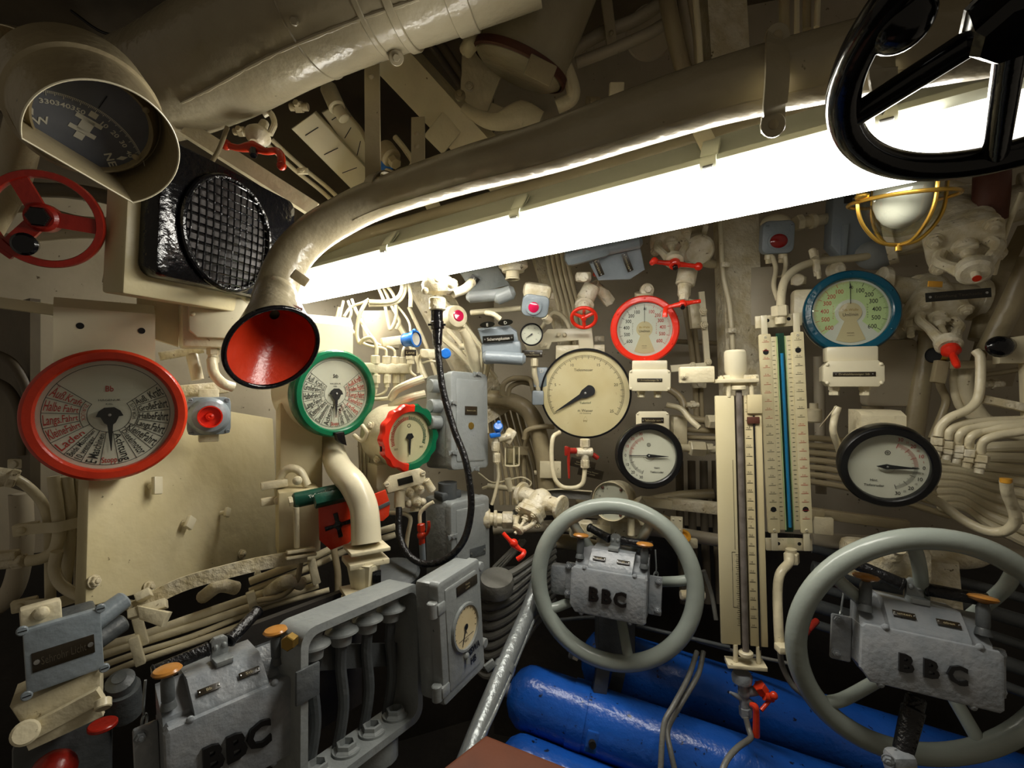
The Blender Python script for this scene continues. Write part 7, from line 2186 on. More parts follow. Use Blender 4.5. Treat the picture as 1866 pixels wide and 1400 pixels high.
# --- red push button box
t = thing('alarm_button', 'grey button box with a dark red oval glass above the pipe bend at the right', 'button', face(1419, 432, 1.52, -10, -10, 0))
m = MB('grey_blue'); m.prism(rrect(.095, .10, .02), -.03, 0, .008); m.lathe([(.032, 0), (.032, .004), (.026, .005), (.026, .001)], Matrix.Translation((0, -.012, 0)) @ Matrix.Diagonal((1, .82, 1, 1)), 32, cap=False); part('housing', m, t)
m = MB('lens_red'); m.lathe([(.027, .001), (.018, .005), (0, .006)], Matrix.Translation((0, -.012, 0)) @ Matrix.Diagonal((1, .82, 1, 1)), 28); part('lens', m, t, 'dark red glass')
bolts(t, [Vector((-.035, .034, 0)), Vector((.035, .034, 0))], .006, 'grey_blue', kind='slot')
m = MB('cream'); m.sphere((0, .045, -.035), (.045, .03, .03)); part('top_hood', m, t)
for sx in (-1, 1):
    m = MB('cream'); m.cyl((sx * .020, -.050, -.015), (sx * .020, -.066, -.015), .013, bev=.002); m.hexa((sx * .020, -.062, -.015), (sx * .018, -.078, -.015), .011); part('gland', m, t)
pp('cable', 'cream cable from the left gland of the red-glass button box', 'cable', [(1408, 468, 1.52), (1414, 490, 1.50), (1410, 520, 1.46), (1418, 548, 1.42)], 8, 'cream')
pp('cable', 'cream cable from the right gland of the red-glass button box', 'cable', [(1431, 468, 1.52), (1432, 485, 1.52), (1428, 505, 1.50)], 8, 'cream')
m = MB('cream'); m.cyl(at(1446, 408, 1.56), at(1525, 396, 1.58), .018); m.hexa(at(1450, 407, 1.55), at(1462, 405, 1.55), .025); m.cyl(at(1476, 404, 1.56), at(1484, 402, 1.56), .023); solo('conduit', m, 'horizontal cream conduit from the red-glass button box to the grey box', 'pipe')
t = thing('pipe_clamp', 'little cream clamp with wing screws over the curving pipe at the right', 'clamp', at(1485, 480, 1.42))
m = MB('cream_cast'); m.box((0, 0, 0), (.016, .075, .016), .003, face(1487, 480, 1.43, 0, 0, 8)); m.cyl(at(1480, 455, 1.42), at(1484, 470, 1.41), .010, bev=.002); m.cyl(at(1490, 495, 1.42), at(1493, 508, 1.42), .006); world_part('band', m, t)
m = MB('cream_cast'); m.cyl(at(1454, 510, 1.50), at(1454, 510, 1.46), .018, bev=.003); m.box((0, 0, 0), (.04, .025, .02), .004, face(1455, 512, 1.50)); solo('wall_stud', m, 'cream stud on the wall left of the blue-ringed gauge', 'stud')
m = MB('hull'); m.box((0, 0, 0), (.09, .19, .008), .002, face(1385, 540, 1.62, -19)); solo('wall_patch', m, 'rectangular plate on the wall right of the wide hull frame', 'plate')

# --- grey lamp box
t = thing('switch_box', 'tall blue-grey box with a ridge behind the caged lamp', 'box', face(1553, 415, 1.52, -14, -5, 0))
m = MB('grey_blue'); m.prism([(-.055, .10), (.07, .11), (.06, -.04), (.02, -.085), (-.03, -.085), (-.058, -.05)], -.06, 0, .008); part('case', m, t)
m = MB('grey_blue'); m.prism([(-.028, .01), (-.012, .01), (-.018, -.105), (-.030, -.10)], 0, .014, .003); part('ridge', m, t)
nameplate(t, .01, .085, .07, .022, 0, 'NUR', 'plate_black', ink='ink_white', screws=False)
m = MB('grey'); m.sphere((.055, -.09, .02), (.055, .045, .03)); part('round_lug', m, t)

# --- caged bulkhead lamp
t = thing('cage_lamp', 'caged lamp with brass guard bars and a frosted bulb under the black wheel', 'lamp', at(1645, 370, .95))
c0 = at(1644, 352, .95)
tl = Matrix.Translation(c0) @ Matrix.Rotation(math.radians(-3), 4, 'Y') @ Matrix.Rotation(math.radians(9), 4, 'X')
m = MB('glass_lamp'); m.lathe([(.064, .09), (.066, .0), (.064, -.025), (.057, -.048), (.044, -.066), (.025, -.078), (0, -.083)], tl, 40, cap=False); world_part('glass_dome', m, t, 'clear glass dome')
m = MB('frosted'); m.lathe([(.018, .08), (.024, .06), (.040, .035), (.0455, .015), (.047, -.005), (.045, -.024), (.038, -.042), (.028, -.055), (.014, -.064), (0, -.067)], tl, 32, cap=False); world_part('bulb', m, t, 'white frosted bulb')
m = MB('brass'); m.ring(.086, .0038, tl, 56, 8, z=-.012); world_part('cage_ring', m, t)
m = MB('brass'); m.ring(.084, .0038, tl, 56, 8, z=.075); world_part('cage_ring', m, t)
for i in range(4):
    a = math.radians(-92 + 90 * i); cx, sy = math.cos(a), math.sin(a)
    m = MB('brass'); m.tube([(.083 * cx, .083 * sy, .075), (.083 * cx, .083 * sy, .02), (.081 * cx, .081 * sy, -.030), (.066 * cx, .066 * sy, -.062), (.036 * cx, .036 * sy, -.090), (0, 0, -.097)], .0036, 8, tl); world_part('cage_bar', m, t)
m = MB('brass'); m.cyl((0, 0, -.094), (0, 0, -.108), .006, T=tl); world_part('tip', m, t)
m = MB('grey'); m.lathe([(0, .112), (.07, .110), (.083, .100), (.084, .09), (.066, .085)], tl, 40, cap=False); world_part('base', m, t)
m = MB('brass'); m.cyl(at(1571, 362, .93), at(1571, 355, .93), .012, bev=.002); world_part('hinge', m, t)

# --- blue ring gauge, box, glands
F, R = circfit(1463, 1646, 492, 644, 1.34, -22, 2)
rpm_gauge('shaft_gauge', 'round rpm gauge with a dark teal ring and pale green scale', F, R, 'teal', True, 'Stb-Welle', 'dial_green')
F_, w_, h_ = rectfit([(1500, 656), (1612, 658), (1614, 704), (1502, 706)], 1.30, -18, 0, 0)
t = plate_box('junction_box', 'cream junction box below the teal-ringed rpm gauge', F_, w_, h_, .06, 'Drehzahlanzeiger Stb', .014, (-.27, .24), pw=.70, ph=.17, py=-.02, neck=.04)
pp('cable', 'cream cable leaving the left gland under the box of the teal-ringed gauge', 'cable', [(1527, 742, 1.30), (1521, 760, 1.30), (1518, 785, 1.30), (1528, 815, 1.32), (1532, 830, 1.34)], 12, 'cream')
pp('wire', 'thin safety wire beside the left gland of the cream box', 'cable', [(1524, 740, 1.28), (1510, 758, 1.30), (1494, 778, 1.34)], 2, 'cream')
m = MB('cream'); m.cyl(at(1483, 745, 1.50), at(1483, 770, 1.50), .022, bev=.004); m.cyl(at(1483, 735, 1.50), at(1483, 746, 1.50), .012); solo('small_canister', m, 'small tan canister left of the glands under the teal gauge', 'canister')
m = MB('hull'); m.prism(rrect(.13, .20, .015), -.05, 0, .008, face(1625, 680, 1.46, -19)); solo('equipment_box', m, 'dull tan box in shadow right of the cream junction box', 'box')
m = MB('cream'); m.box((0, 0, 0), (.10, .10, .05), .01, face(1478, 560, 1.42, -19)); solo('gauge_mount', m, 'cream mount visible left of the teal-ringed gauge', 'bracket')

F, R = circfit(1526, 1719, 780, 924, 1.22, -18, 4)
rudder_gauge('rudder_gauge', 'large black-ringed gauge marked Hint. Tiefenruder at the right', F, R, False, 'Hint.|Tiefenruder')
G = face(1604, 775, 1.26, -16, 0, 0)
q = [onplane(G, *p) for p in ((1570, 757), (1652, 757), (1652, 800), (1570, 800))]
t = thing('transmitter_box', 'cream slant-topped box standing on top of the Hint. Tiefenruder gauge', 'box', G)
x0, x1 = q[0][0], q[1][0]; y1 = q[0][1]; y0 = q[2][1]
m = MB('cream'); side = [(y0, -.09), (y0, 0), (y1, 0), (y1 + .012, -.03), (y1 + .012, -.09)]; n = 5
V = [(x0, y, z) for y, z in side] + [(x1, y, z) for y, z in side]
m._add(V, [(i, (i + 1) % n, n + (i + 1) % n, n + i) for i in range(n)] + [tuple(range(n))[::-1], tuple(range(n, 2 * n))], smooth=False)
part('case', m, t)
# cables behind
for i in range(7):
    pp('wall_cable', ['topmost', 'second', 'third', 'fourth', 'fifth', 'sixth', 'lowest'][i] + ' of the parallel cables between the scale boards and the black-ringed gauge', 'cable',
       [(1440, 798 + i * 13, 1.62), (1500, 800 + i * 13.5, 1.58), (1600, 812 + i * 15, 1.52), (1730, 838 + i * 17, 1.46)], 11, 'tan', 'parallel cables at the right', seg=10)
for i in range(9):
    pp('wall_cable', ['topmost', 'second', 'third', 'fourth', 'fifth', 'sixth', 'seventh', 'eighth', 'lowest'][i] + ' of the cream cables sweeping right out of the picture beside the black-ringed gauge', 'cable',
       [(1715, 812 + i * 14, 1.46), (1760, 820 + i * 13, 1.38), (1810, 815 + i * 18, 1.30), (1900, 812 + i * 24, 1.24)], 17, 'cream', 'cables sweeping out at the right', seg=10)
pp('pipe', 'open-ended cream pipe hooking upward at the right edge', 'pipe', [(1833, 877, 1.12), (1836, 900, 1.13), (1846, 925, 1.14), (1850, 950, 1.15), (1832, 968, 1.17), (1798, 968, 1.20), (1755, 948, 1.24), (1715, 918, 1.28), (1690, 905, 1.3)], 19, 'cream', step=8)
m = MB('wax'); m.cyl(at(1833, 872, 1.12), at(1833, 880, 1.12), .011); solo('pipe_plug', m, 'ochre plug in the open end of the hooked pipe', 'plug')

# --- manifold of bent tubes
nuts = [(1709, 800, 1.24), (1727, 806, 1.235), (1746, 813, 1.23), (1765, 821, 1.22), (1787, 831, 1.21)]
t = thing('pipe_manifold', 'slanting row of five stacked cream unions right of the black-ringed gauge', 'manifold', at(1745, 820, 1.23))
for i, (px, py, Y) in enumerate(nuts):
    m = MB('cream_cast'); m.hexa(at(px - 1, py + 12, Y), at(px, py - 2, Y), .014 + .001 * i); m.hexa(at(px - 2, py + 22, Y), at(px - 1, py + 13, Y), .015); m.cyl(at(px - 4, py + 32, Y), at(px - 2, py + 22, Y), .010); world_part('union', m, t)
tb = [[(1709, 796, 1.24), (1713, 780, 1.24), (1730, 762, 1.23), (1765, 746, 1.22), (1781, 728, 1.22), (1786, 700, 1.22), (1786, 650, 1.23), (1778, 640, 1.24)],
      [(1727, 800, 1.235), (1731, 785, 1.23), (1750, 774, 1.23), (1790, 768, 1.22), (1900, 764, 1.2)],
      [(1746, 807, 1.23), (1750, 790, 1.22), (1772, 780, 1.22), (1820, 774, 1.2), (1900, 770, 1.18)],
      [(1765, 815, 1.22), (1769, 797, 1.21), (1790, 787, 1.21), (1830, 780, 1.19), (1900, 776, 1.17)],
      [(1787, 825, 1.21), (1791, 806, 1.20), (1810, 796, 1.19), (1840, 790, 1.18), (1900, 782, 1.16)]]
for i, p_ in enumerate(tb):
    pp('bent_tube', ['tallest bent tube rising from the first union of the slanting row', 'second bent tube of the slanting union row', 'third bent tube of the slanting union row', 'fourth bent tube of the slanting union row', 'nearest bent tube of the slanting union row'][i], 'pipe', p_, 15, 'cream', 'bent tubes over the union row', step=8)
pr_ = [
 ('pipe', 'thick tan pipe rising behind the teal-ringed gauge toward the lower yoke valve', [(1705, 560, 1.42), (1690, 630, 1.44), (1678, 700, 1.44), (1664, 800, 1.44)], 33, 'tan'),
 ('pipe', 'thin wavy pipe right of the thick tan pipe', [(1716, 668, 1.36), (1713, 700, 1.36), (1724, 728, 1.36), (1718, 752, 1.36), (1698, 800, 1.36)], 13, 'tan'),
 ('cable', 'outer of the glossy cream cables arching down at the right', [(1742, 660, 1.34), (1738, 700, 1.34), (1748, 740, 1.34), (1775, 765, 1.33)], 13, 'cream'),
 ('cable', 'thickest glossy cream cable arching down at the right', [(1760, 660, 1.33), (1758, 700, 1.33), (1772, 738, 1.33), (1800, 770, 1.32), (1880, 800, 1.28)], 26, 'cream'),
 ('pipe', 'broad dark tan pipe slanting behind the black rubber knob', [(1830, 500, 1.38), (1800, 560, 1.38), (1782, 620, 1.38)], 30, 'tan'),
 ('pipe', 'tan pipe crossing the right edge above the rubber knob', [(1880, 470, 1.25), (1850, 540, 1.28), (1825, 590, 1.30), (1800, 640, 1.32)], 38, 'tan'),
 ('cable', 'narrow cable at the right edge behind the caged lamp', [(1862, 350, 1.15), (1842, 400, 1.18), (1825, 450, 1.22), (1812, 500, 1.26)], 8, 'cream'),
 ('pipe', 'thin pipe crossing behind the cream plate at the right edge', [(1780, 685, 1.4), (1820, 680, 1.38), (1880, 670, 1.34)], 9, 'tan'),
 ('pipe', 'hull pipe running right behind the caged lamp and valve', [(1500, 470, 1.62), (1620, 462, 1.58), (1700, 445, 1.54)], 16, 'tan'),
]
for n_, l_, p_, w_, mt in pr_: pp(n_, l_, n_, p_, w_, mt)
m = MB('tan'); m.box((0, 0, 0), (.10, .022, .02), .003, face(1770, 665, 1.30, -10)); m.box((0, 0, 0), (.03, .06, .02), .003, face(1712, 678, 1.32, -10, 0, -10)); solo('cable_bracket', m, 'tan bracket bar under the red-tipped valve', 'bracket')
m = MB('black'); m.sphere(at(1822, 632, 1.18), (.032, .02, .026)); m.cyl(at(1822, 632, 1.18), at(1840, 628, 1.26), .022); solo('rubber_knob', m, 'oval black rubber knob at the right edge', 'knob')
m = MB('cream'); m.prism([(-.03, .03), (.06, .045), (.06, -.20), (.025, -.20), (.02, -.03), (-.03, -.03)], -.03, 0, .005, face(1850, 640, 1.2, -20)); solo('edge_bracket', m, 'cream bracket plate cut by the right edge beside the rubber knob', 'bracket')
m = MB('cream_rough'); m.box((0, 0, 0), (.12, .02, .04), .004, face(1840, 738, 1.22, -20, 0, -14)); solo('shelf_flange', m, 'tilted cream flange at the right edge above the bent tubes', 'flange')
t = thing('threaded_cap', 'brass threaded ring with a dark end left of the red valve tip', 'fitting', at(1705, 648, 1.34))
F_ = axisframe(at(1712, 648, 1.34), (-1, -.35, .0))
m = MB('brass')
for i in range(5): m.lathe([(.020, i * .005), (.0225, i * .005 + .0025), (.020, i * .005 + .005)], F_, 28, cap=False)
world_part('thread', m, t)
m = MB('void'); m.lathe([(.020, .027), (0, .026)], F_, 24, cap=False); m.lathe([(.021, .026), (.017, .029)], F_, 24, cap=False); world_part('end', m, t)
m = MB('tan'); m.cyl((0, 0, -.05), (0, 0, 0), .018, T=F_); world_part('stub', m, t)

# --- big yoke valves
VF = face(1758, 450, 1.22, -30, -45, 14)
t, h = yoke_valve('yoke_valve', 'big thickly painted cream yoke valve right of the caged lamp', VF, 1.5, hubz=1.1)
m = MB('red'); m.cyl((0, 0, h + .020), (0, 0, h + .034), .0085); part('stem_tip', m, t, 'red stem tip')
m = MB('cream_cast'); m.cyl(at(1755, 425, 1.30), at(1745, 385, 1.42), .070, .075, bev=.01); world_part('neck', m, t)
VF = face(1708, 578, 1.36, -25, -45, -16)
t, h = yoke_valve('yoke_valve', 'lower cream yoke valve with a red handle tip beside the teal-ringed gauge', VF, 1.3, hubz=1.4)
m = MB('red_bright'); m.lathe([(.008, h + .014), (.020, h + .018), (.021, h + .030), (.014, h + .038), (.008, h + .042), (.009, h + .075), (.006, h + .088), (0, h + .09)], None, 20); part('handle_tip', m, t, 'red tapered handle tip')
for sx in (-1, 1):
    m = MB('cream_cast'); m.hexa((sx * .05, -.03, .0), (sx * .052, -.035, .022), .016); m.cyl((sx * .052, -.035, .02), (sx * .054, -.04, .05), .009, bev=.001); part('stud', m, t)
t = thing('nameplate_bar', 'black nameplate bar between the two big yoke valves', 'sign', face(1745, 538, 1.16, -14, 0, 3))
nameplate(t, 0, 0, .13, .022, 0, 'Entlüftung Tauchzelle', 'plate_black', size=.009, ink='ink_dim')
m = MB('wax'); m.box((0, 0, 0), (.03, .014, .004), .001, face(1704, 518, 1.17, -10, 0, -5)); solo('brass_tag', m, 'small ochre tag below the flange of the big yoke valve', 'tag')
m = MB('rust'); m.tube([at(1808, 300, 1.22), at(1806, 350, 1.22), at(1802, 400, 1.24)], .036, 20); solo('lagged_pipe', m, 'brown lagged pipe hanging behind the big yoke valve', 'pipe')

# ============================================================ BLACK WHEEL AT THE TOP RIGHT
def bwfit(Y):
    t_ = np.linspace(0, 2 * math.pi, 121)[:-1]
    def fn(v):
        Fm = np.array(face(v[3], v[4], Y, v[0], v[1]))
        L = np.stack([v[2] * np.cos(t_), v[2] * np.sin(t_), 0 * t_, 1 + 0 * t_])
        P3 = (Fm @ L)[:3].T
        q = proj(P3)
        # stay near the hub and pass the visible stretch of rim
        tgt = [(1590, 60), (1548, 130), (1530, 200), (1548, 258), (1600, 292), (1680, 303), (1760, 298), (1860, 275)]
        r = [min(np.hypot(q[:, 0] - a, q[:, 1] - b)) for a, b in tgt]
        r += [0.15 * (v[3] - 1835), 0.15 * (v[4] - 30), 0.05 * (v[1] + 40), .05 * (v[0] + 10)]
        return np.array(r)
    return _lm(fn, [-10, -40, .21, 1835, 30], 80)
v = bwfit(.45)
F = face(v[3], v[4], .45, v[0], v[1]); R = v[2]
t = thing('handwheel', 'black glossy handwheel looming at the top right corner', 'wheel', F)
m = MB('black_wet'); m.ring(R, .0165, None, 96, 24); part('wheel_rim', m, t)
Fi = F.inverted()
hub = Vector((0, 0, .0)); hq = onplane(F, 1850, 25, .012); hub = Vector((hq[0], hq[1], .012))
for (px, py) in ((1556, 212), (1812, 292), (2140, 60), (1930, -120)):
    x, y = onplane(F, px, py); d = Vector((x, y, 0)).normalized() * R if px > 1900 else Vector((x, y, 0))
    m = MB('black_wet'); m.tube([d, d.lerp(hub, .5), hub], .0125, 16); part('spoke', m, t)
m = MB('black_wet'); m.lathe([(.030, -.02), (.034, -.012), (.034, .016), (.028, .024), (0, .026)], Matrix.Translation(hub), 8); part('hub', m, t)
m = MB('steel'); m.lathe([(.035, -.014), (.0365, -.012), (.035, -.010)], Matrix.Translation(hub), 8, cap=False); part('hub_edge', m, t)
x, y = onplane(F, 1640, 35); d = Vector((x, y, 0))
m = MB('black_wet'); m.sphere(d, (.027, .030, .026), seg=24); part('grip_ball', m, t)
m = MB('black_wet'); m.cyl(hub, hub + Vector((0, 0, -.25)), .012); part('shaft', m, t)

# ============================================================ LOWER MIDDLE: cables, pipes, cylinders
for i in range(11):
    y = 1042 + i * 17
    pp('floor_cable', ['topmost', 'second', 'third', 'fourth', 'fifth', 'sixth', 'seventh', 'eighth', 'ninth', 'tenth', 'lowest'][i] + ' grey cable bulging between the meter cabinet and the silver pipe', 'cable',
       [(862, y - 4, 1.62), (890, y + 10 + i, 1.58), (930, y + 4 - i * 1.2, 1.58), (975, y - 25 - i * 5, 1.62), (1010, y - 50 - i * 6, 1.68)], 14, 'grey_cable', 'grey cables bulging by the cabinet', seg=10)
for i in range(6):
    pp('floor_cable', ['first', 'second', 'third', 'fourth', 'fifth', 'sixth'][i] + ' dark cable from the top in the fan below the red crank handle', 'cable',
       [(900 + i * 6, 1035, 1.62), (925 + i * 5, 1010, 1.62), (950 + i * 4, 985, 1.64)] if i < 3 else [(905, 1020 + i * 6, 1.64), (960, 1015 + i * 7, 1.66), (1020, 1030 + i * 8, 1.7), (1060, 1040 + i * 9, 1.72)], 8, 'grey_cable', 'dark cable fan', seg=8)
m = MB('grey_cable'); m.lathe([(.001, .02), (.05, .02), (.055, .0), (.05, -.03), (.02, -.05)], axisframe(at(905, 1062, 1.54), (0, -.3, 1)), 24); solo('round_cover', m, 'round grey cover among the bulging grey cables', 'cover')
pp('support_pipe', 'silver support pipe slanting down left of the blue cylinders', 'pipe', [(985, 1040, 1.58), (968, 1100, 1.52), (930, 1190, 1.38), (880, 1310, 1.22), (845, 1400, 1.12), (815, 1470, 1.08)], 27, 'zinc', seg=20)
pp('tube', 'thin tube running along the silver support pipe', 'pipe', [(972, 1130, 1.48), (945, 1195, 1.38), (905, 1290, 1.24), (876, 1350, 1.16)], 7, 'zinc')
t = thing('pipe_clamp', 'clamp band on the silver support pipe', 'clamp', at(902, 1224, 1.30))
m = MB('zinc'); m.lathe([(.028, -.012), (.030, -.012), (.030, .012), (.028, .012)], axisframe(at(918, 1220, 1.345), at(930, 1190, 1.38) - at(880, 1310, 1.22)), 24, cap=False); m.box((0, 0, 0), (.03, .022, .01), .002, face(893, 1213, 1.33, 20, 0, 30)); world_part('band', m, t)
def bottle(label, pts, r, dome=True):
    P = [at(*p) for p in pts]
    F_ = axisframe(P[0], P[1] - P[0]); L = (P[1] - P[0]).length
    t = thing('gas_cylinder', label, 'cylinder', F_)
    m = MB('blue'); m.lathe([(r * .15, -r * .55), (r * .45, -r * .48), (r * .75, -r * .30), (r * .95, -r * .02), (r, r * .2), (r, L)], seg=48); part('shell', m, t)
    m = MB('grey_cast'); m.cyl((0, 0, -r * .95), (0, 0, -r * .50), r * .22, bev=.003); m.box((0, 0, -r * .85), (r * .6, r * .35, r * .3), .006); part('neck', m, t)
    return t, F_, L
t1, F1, L1 = bottle('blue gas cylinder in the middle with a wide blue strap', [(955, 1268, 1.48), (1640, 1510, 1.22)], .088)
t2, F2, L2 = bottle('blue gas cylinder furthest back, behind the left big wheel', [(1090, 1200, 1.68), (1900, 1455, 1.46)], .100)
t3, F3, L3 = bottle('blue gas cylinder nearest the bottom edge beside the brown seat', [(935, 1395, 1.36), (1500, 1620, 1.2)], .080)
def strap(tt, z, r, mat, w_=.032):
    m = MB(mat); m.lathe([(r + .0005, z - w_ / 2), (r + .004, z - w_ / 2), (r + .004, z + w_ / 2), (r + .0005, z + w_ / 2)], seg=48, cap=False)
    return m
s1 = thing('cylinder_strap', 'blue retaining strap around the middle cylinder', 'strap', F1)
part('band', strap(None, .165, .088, 'blue', .045), s1)
m = MB('blue'); m.box((0, 0, 0), (.03, .05, .012), .003, face(1078, 1352, 1.26, 0, 10, -14)); m.mat('void').cyl((0, 0, .004), (0, 0, .018), .009, T=face(1078, 1352, 1.26, 0, 10)); world_part('buckle', m, s1)
s2 = thing('cylinder_strap', 'dark retaining strap around the rear cylinder under the wheel rim', 'strap', F2)
part('band', strap(None, .06, .100, 'grey_dark', .04), s2)
m = MB('grey_dark'); m.box((0, 0, 0), (.04, .10, .02), .003, face(1096, 1235, 1.42, 0, 0, -8)); solo('strap_link', m, 'dark link plate between the two straps', 'strap')
pp('tube', 'first of two joined thin grey tubes crossing the blue cylinders', 'pipe', [(1270, 1188, 1.42), (1254, 1235, 1.36), (1228, 1285, 1.30), (1210, 1320, 1.27), (1204, 1400, 1.22), (1204, 1440, 1.2)], 9, 'grey_cable')
pp('tube', 'second of two joined thin grey tubes crossing the blue cylinders', 'pipe', [(1282, 1188, 1.43), (1272, 1230, 1.38), (1240, 1285, 1.32), (1217, 1330, 1.29), (1222, 1370, 1.25), (1236, 1430, 1.22)], 9, 'grey_cable')
pp('tube', 'grey tube leaving the drain valve and bending down-left over the blue cylinder', 'pipe', [(1359, 1308, 1.28), (1364, 1328, 1.27), (1368, 1345, 1.25), (1345, 1362, 1.22), (1325, 1385, 1.19), (1310, 1420, 1.16)], 10, 'grey_cable')
pp('rod', 'thin dark rod behind the lower part of the left big wheel', 'pipe', [(1020, 1130, 1.66), (1090, 1126, 1.66), (1200, 1150, 1.62), (1330, 1180, 1.56)], 7, 'grey_dark')
pp('rod', 'lower thin grey rod right of the left big wheel', 'pipe', [(1270, 1168, 1.60), (1350, 1190, 1.56), (1440, 1210, 1.5)], 6, 'grey_cable')
sc = at(885, 1335, .98)
t = thing('seat', 'brown padded seat corner at the bottom edge', 'seat', sc)
m = MB('wood'); m.prism([(0, 0), (.33, -.18), (.20, -.42), (-.13, -.24 + .09)][::-1], -.055, 0, .012, Matrix.Translation(sc), 3); world_part('cushion', m, t)
# right foot area behind the right wheel
m = MB('cream_rough'); m.box((0, 0, 0), (.20, .10, .08), .02, face(1610, 1020, 1.36, -19)); m.lathe([(.018, 0), (.022, .012), (.020, .03), (.024, .034), (0, .034)], axisframe(at(1625, 1020, 1.30), (0, -.3, 1)), 20); solo('engine_casting', m, 'pale casting with a filler cap behind the right-hand big wheel', 'casting')
m = MB('cream_rough'); m.prism([(-.05, .05), (.05, .05), (.06, -.08), (-.06, -.08)], -.03, .03, .01, face(1700, 1050, 1.38, -19)); m.sphere(at(1745, 1010, 1.42), (.10, .05, .04)); solo('engine_casting', m, 'rounded pale casting right of the filler cap behind the wheel', 'casting')
for k, (px, py) in enumerate(((1560, 945), (1480, 935))):
    m = MB('tan'); m.box((0, 0, 0), (.26 if k == 0 else .06, .03, .03), .005, face(px, py, 1.48, -19, 0, -4)); solo('cross_beam', m, ['tan beam under the black-ringed gauge at the right', 'end block of the tan beam by the blue-column board'][k], 'beam')
m = MB('cream'); m.box((0, 0, 0), (.05, .05, .02), .003, face(1500, 958, 1.46, -19)); solo('beam_hanger', m, 'cream hanger plate under the tan beam at the right', 'plate')
t = thing('small_valve_handle', 'small red lever behind the rim of the right-hand big wheel', 'handle', at(1470, 1145, 1.30))
m = MB('red_dark'); m.cyl(at(1488, 1132, 1.32), at(1470, 1148, 1.29), .008, .010); m.sphere(at(1466, 1150, 1.28), .013); world_part('lever', m, t)
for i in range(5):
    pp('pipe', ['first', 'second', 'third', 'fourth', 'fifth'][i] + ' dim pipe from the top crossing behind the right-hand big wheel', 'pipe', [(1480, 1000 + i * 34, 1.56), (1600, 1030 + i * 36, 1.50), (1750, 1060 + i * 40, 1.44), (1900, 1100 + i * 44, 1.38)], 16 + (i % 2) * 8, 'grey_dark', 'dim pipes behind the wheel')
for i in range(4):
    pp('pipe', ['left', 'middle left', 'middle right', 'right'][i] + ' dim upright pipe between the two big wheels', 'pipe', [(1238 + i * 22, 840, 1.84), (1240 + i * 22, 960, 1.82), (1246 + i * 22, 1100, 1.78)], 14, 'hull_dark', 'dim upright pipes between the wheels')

# ============================================================ BACKGROUND PIPES AND FITTINGS
bg = [
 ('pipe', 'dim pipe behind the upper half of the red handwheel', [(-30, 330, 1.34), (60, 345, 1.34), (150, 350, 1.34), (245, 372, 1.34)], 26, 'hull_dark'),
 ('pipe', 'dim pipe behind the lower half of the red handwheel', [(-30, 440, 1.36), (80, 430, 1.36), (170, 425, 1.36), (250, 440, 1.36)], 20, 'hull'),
 ('pipe', 'pale pipe passing behind the red handwheel hub', [(-30, 395, 1.3), (60, 380, 1.3), (150, 400, 1.3), (240, 402, 1.32)], 12, 'tan'),
 ('pipe', 'thick dim pipe at the left edge above the grey terminal box', [(-30, 1120, 1.34), (20, 1080, 1.34), (40, 1000, 1.34), (38, 900, 1.34)], 34, 'hull'),
 ('pipe', 'short pipe between the two magenta lamps', [(858, 570, 1.68), (900, 566, 1.66), (950, 562, 1.64)], 10, 'cream'),
 ('pipe', 'thin pipe arching over the tiny pressure gauge bracket', [(985, 600, 1.82), (1010, 570, 1.80), (1035, 590, 1.78), (1040, 640, 1.78)], 8, 'cream'),
 ('pipe', 'cream pipe linking the centre yoke valve and the hull frame', [(1270, 470, 1.66), (1290, 480, 1.68), (1318, 482, 1.7)], 16, 'cream'),
 ('pipe', 'tan pipe running behind the Vorn gauge to the left', [(1010, 935, 1.84), (1100, 930, 1.82), (1230, 905, 1.78), (1300, 900, 1.76)], 18, 'tan'),
 ('pipe', 'low tan pipe between the elbow pipe and the scale boards', [(900, 965, 1.86), (1050, 958, 1.82), (1180, 965, 1.78), (1310, 985, 1.72)], 22, 'hull'),
 ('pipe', 'tan pipe between the scale boards and the right wheel rim', [(1480, 985, 1.60), (1560, 990, 1.56), (1700, 1000, 1.5), (1880, 1020, 1.42)], 30, 'hull'),
 ('pipe', 'upright pipe right of the blue-column scale board', [(1492, 650, 1.66), (1494, 760, 1.66), (1496, 900, 1.64)], 18, 'hull'),
 ('pipe', 'upright pipe behind the box of the teal-ringed gauge', [(1590, 740, 1.6), (1592, 790, 1.6), (1592, 840, 1.6)], 34, 'tan'),
 ('pipe', 'slanting pipe above the caged lamp base', [(1700, 335, 1.5), (1760, 350, 1.46), (1830, 340, 1.4)], 30, 'cream_cast'),
 ('cable', 'thin cable crossing the wall right of the hull frame', [(1372, 500, 1.66), (1410, 505, 1.64), (1450, 500, 1.62)], 5, 'cream'),
 ('cable', 'cable pair strand between the cabinet and the elbow pipe, left', [(893, 650, 1.78), (885, 690, 1.78), (878, 720, 1.78), (884, 760, 1.78)], 8, 'cream'),
 ('cable', 'cable pair strand between the cabinet and the elbow pipe, right', [(880, 640, 1.76), (876, 680, 1.76), (872, 700, 1.76)], 9, 'cream'),
 ('pipe', 'pipe stub with flange at the top between the ducts', [(770, 40, 1.5), (810, 90, 1.52), (850, 150, 1.55)], 16, 'hull_dark'),
 ('cable', 'black cable draped over the big duct at the top left', [(130, 20, 1.62), (190, 60, 1.60), (260, 66, 1.58), (340, 40, 1.56), (380, -20, 1.54)], 5, 'black_smooth'),
 ('pipe', 'dark pipe crossing the ceiling at the far top left', [(-30, 20, 1.9), (60, 10, 1.9), (150, -30, 1.9)], 26, 'hull_dark'),
]
for n_, l_, p_, w_, mt in bg: pp(n_, l_, n_, p_, w_, mt)
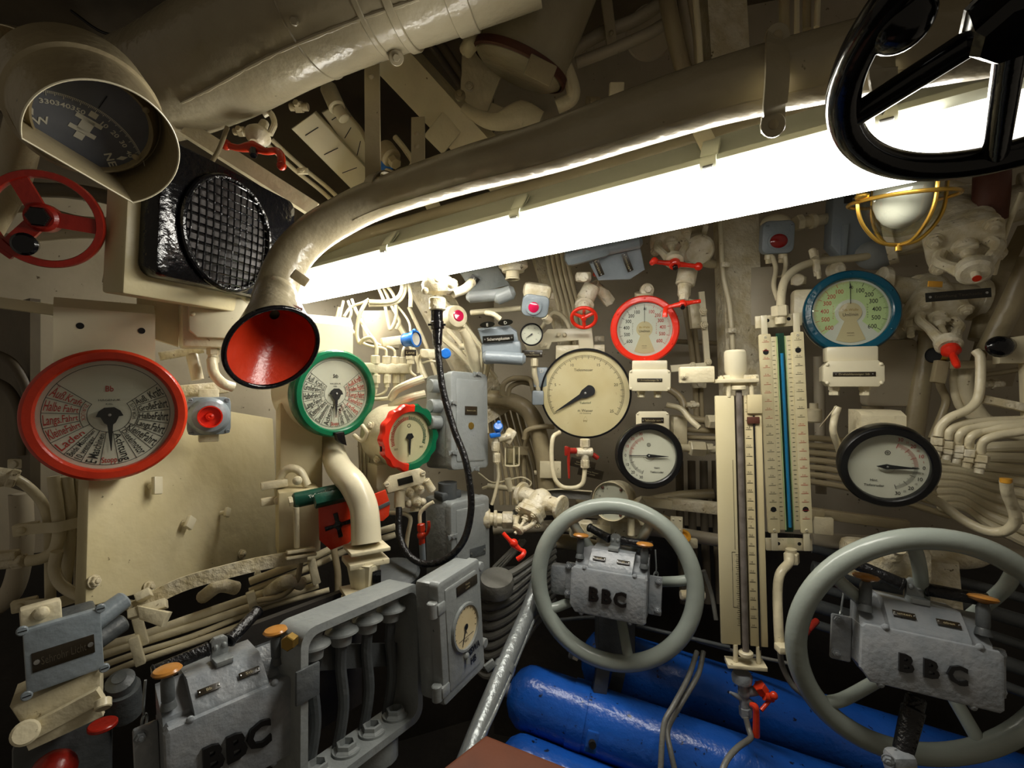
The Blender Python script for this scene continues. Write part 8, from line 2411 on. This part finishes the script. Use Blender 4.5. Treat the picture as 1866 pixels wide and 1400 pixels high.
def fitting(label, px, py, Y, s, d=(0, -1, .0), mat='cream_cast', kind=0, name='pipe_fitting'):
    c = at(px, py, Y)
    F_ = axisframe(c, d)
    m = MB(mat)
    if kind == 0:
        m.lathe([(s * .8, -s), (s, -s * .8), (s, -s * .1), (s * .7, 0)], F_, 20); m.hexa((0, 0, 0), (0, 0, s * .5), s * .55, T=F_)
    elif kind == 1:
        m.box((0, 0, 0), (s * 2.2, s * 1.3, s * .7), s * .2, F_); m.lathe([(s * .5, s * .35), (s * .45, s * .6), (0, s * .65)], F_, 14)
    else:
        m.cyl((-s * 1.3, 0, 0), (s * 1.3, 0, 0), s * .55, T=F_, bev=s * .1); m.hexa((-s * .5, 0, 0), (s * .5, 0, 0), s * .85, T=F_); m.hexa((0, 0, 0), (0, 0, s * 1.2), s * .45, T=F_)
    return solo(name, m, label, 'fitting')
fitting('bolted cream boss on top of the red-ringed rpm gauge', 1180, 528, 1.62, .022)
fitting('cream boss peeking over the top left of the teal-ringed gauge', 1528, 492, 1.46, .026)
fitting('cream flanged boss at the right rim of the teal-ringed gauge', 1655, 598, 1.48, .034, (-.2, -1, 0))
fitting('cream clip on the wide hull frame beside its cable', 1322, 482, 1.56, .012, kind=1)
fitting('lower cream clip on the wide hull frame cable', 1334, 602, 1.58, .012, kind=1)
fitting('cream stud plate under the red wheel and its bracket', 1092, 618, 1.74, .016, kind=1)
fitting('cream clamp on the pipes behind the red-ringed gauge', 1317, 610, 1.74, .016, kind=1)
fitting('cream cross fitting right of the filter glass', 985, 862, 1.82, .018, kind=2)
fitting('cream union on the pipe left of the large hexagonal one', 1222, 800, 1.64, .020, kind=2)
fitting('cream saddle over the two cables beside the lever bar', 1274, 700, 1.72, .022, kind=1)
fitting('cream lug on the wall under the first of the three clips', 180, 1075, 1.34, .016, kind=1)
fitting('dim lug beside the shadowed left pipe', 32, 845, 1.30, .020, kind=1)
fitting('cream boss between the two big yoke valves', 1675, 520, 1.42, .030, (-.3, -1, -.2))
fitting('cream nut cluster below the tan crossing pipe at the right', 1812, 700, 1.34, .018, kind=2)
fitting('cream pipe union over the black-ringed gauge marked Vorn', 1262, 738, 1.66, .016, kind=2)
fitting('pale casting lump behind the wheel rim left of the scale boards', 1262, 1085, 1.62, .030, kind=2, mat='cream_cast')
fitting('dark red casting behind the rim of the left big wheel', 1268, 1110, 1.56, .018, kind=0, mat='rust')
fitting('tan union left of the red crank valve by the big duct', 440, 240, 1.46, .018, kind=2, mat='tan')
fitting('tan clamp holding the twin cables under the crank valve', 552, 312, 1.62, .016, kind=1, mat='cream')
fitting('cream pipe lug above the pale slotted cover', 545, 195, 1.52, .022, kind=2, mat='tan')
fitting('cream knob on the ceiling pipes over the swan-necked lever', 838, 172, 1.48, .016, kind=0, mat='tan')
fitting('small cream fitting under the duct flange right of the lever', 1080, 185, 1.50, .020, kind=1, mat='tan')
fitting('cream terminal lump left of the fuse box nameplate', 852, 632, 1.68, .020, kind=2)
fitting('cream fitting just right of the magenta-lensed grey lamp', 1000, 540, 1.64, .016, kind=1)
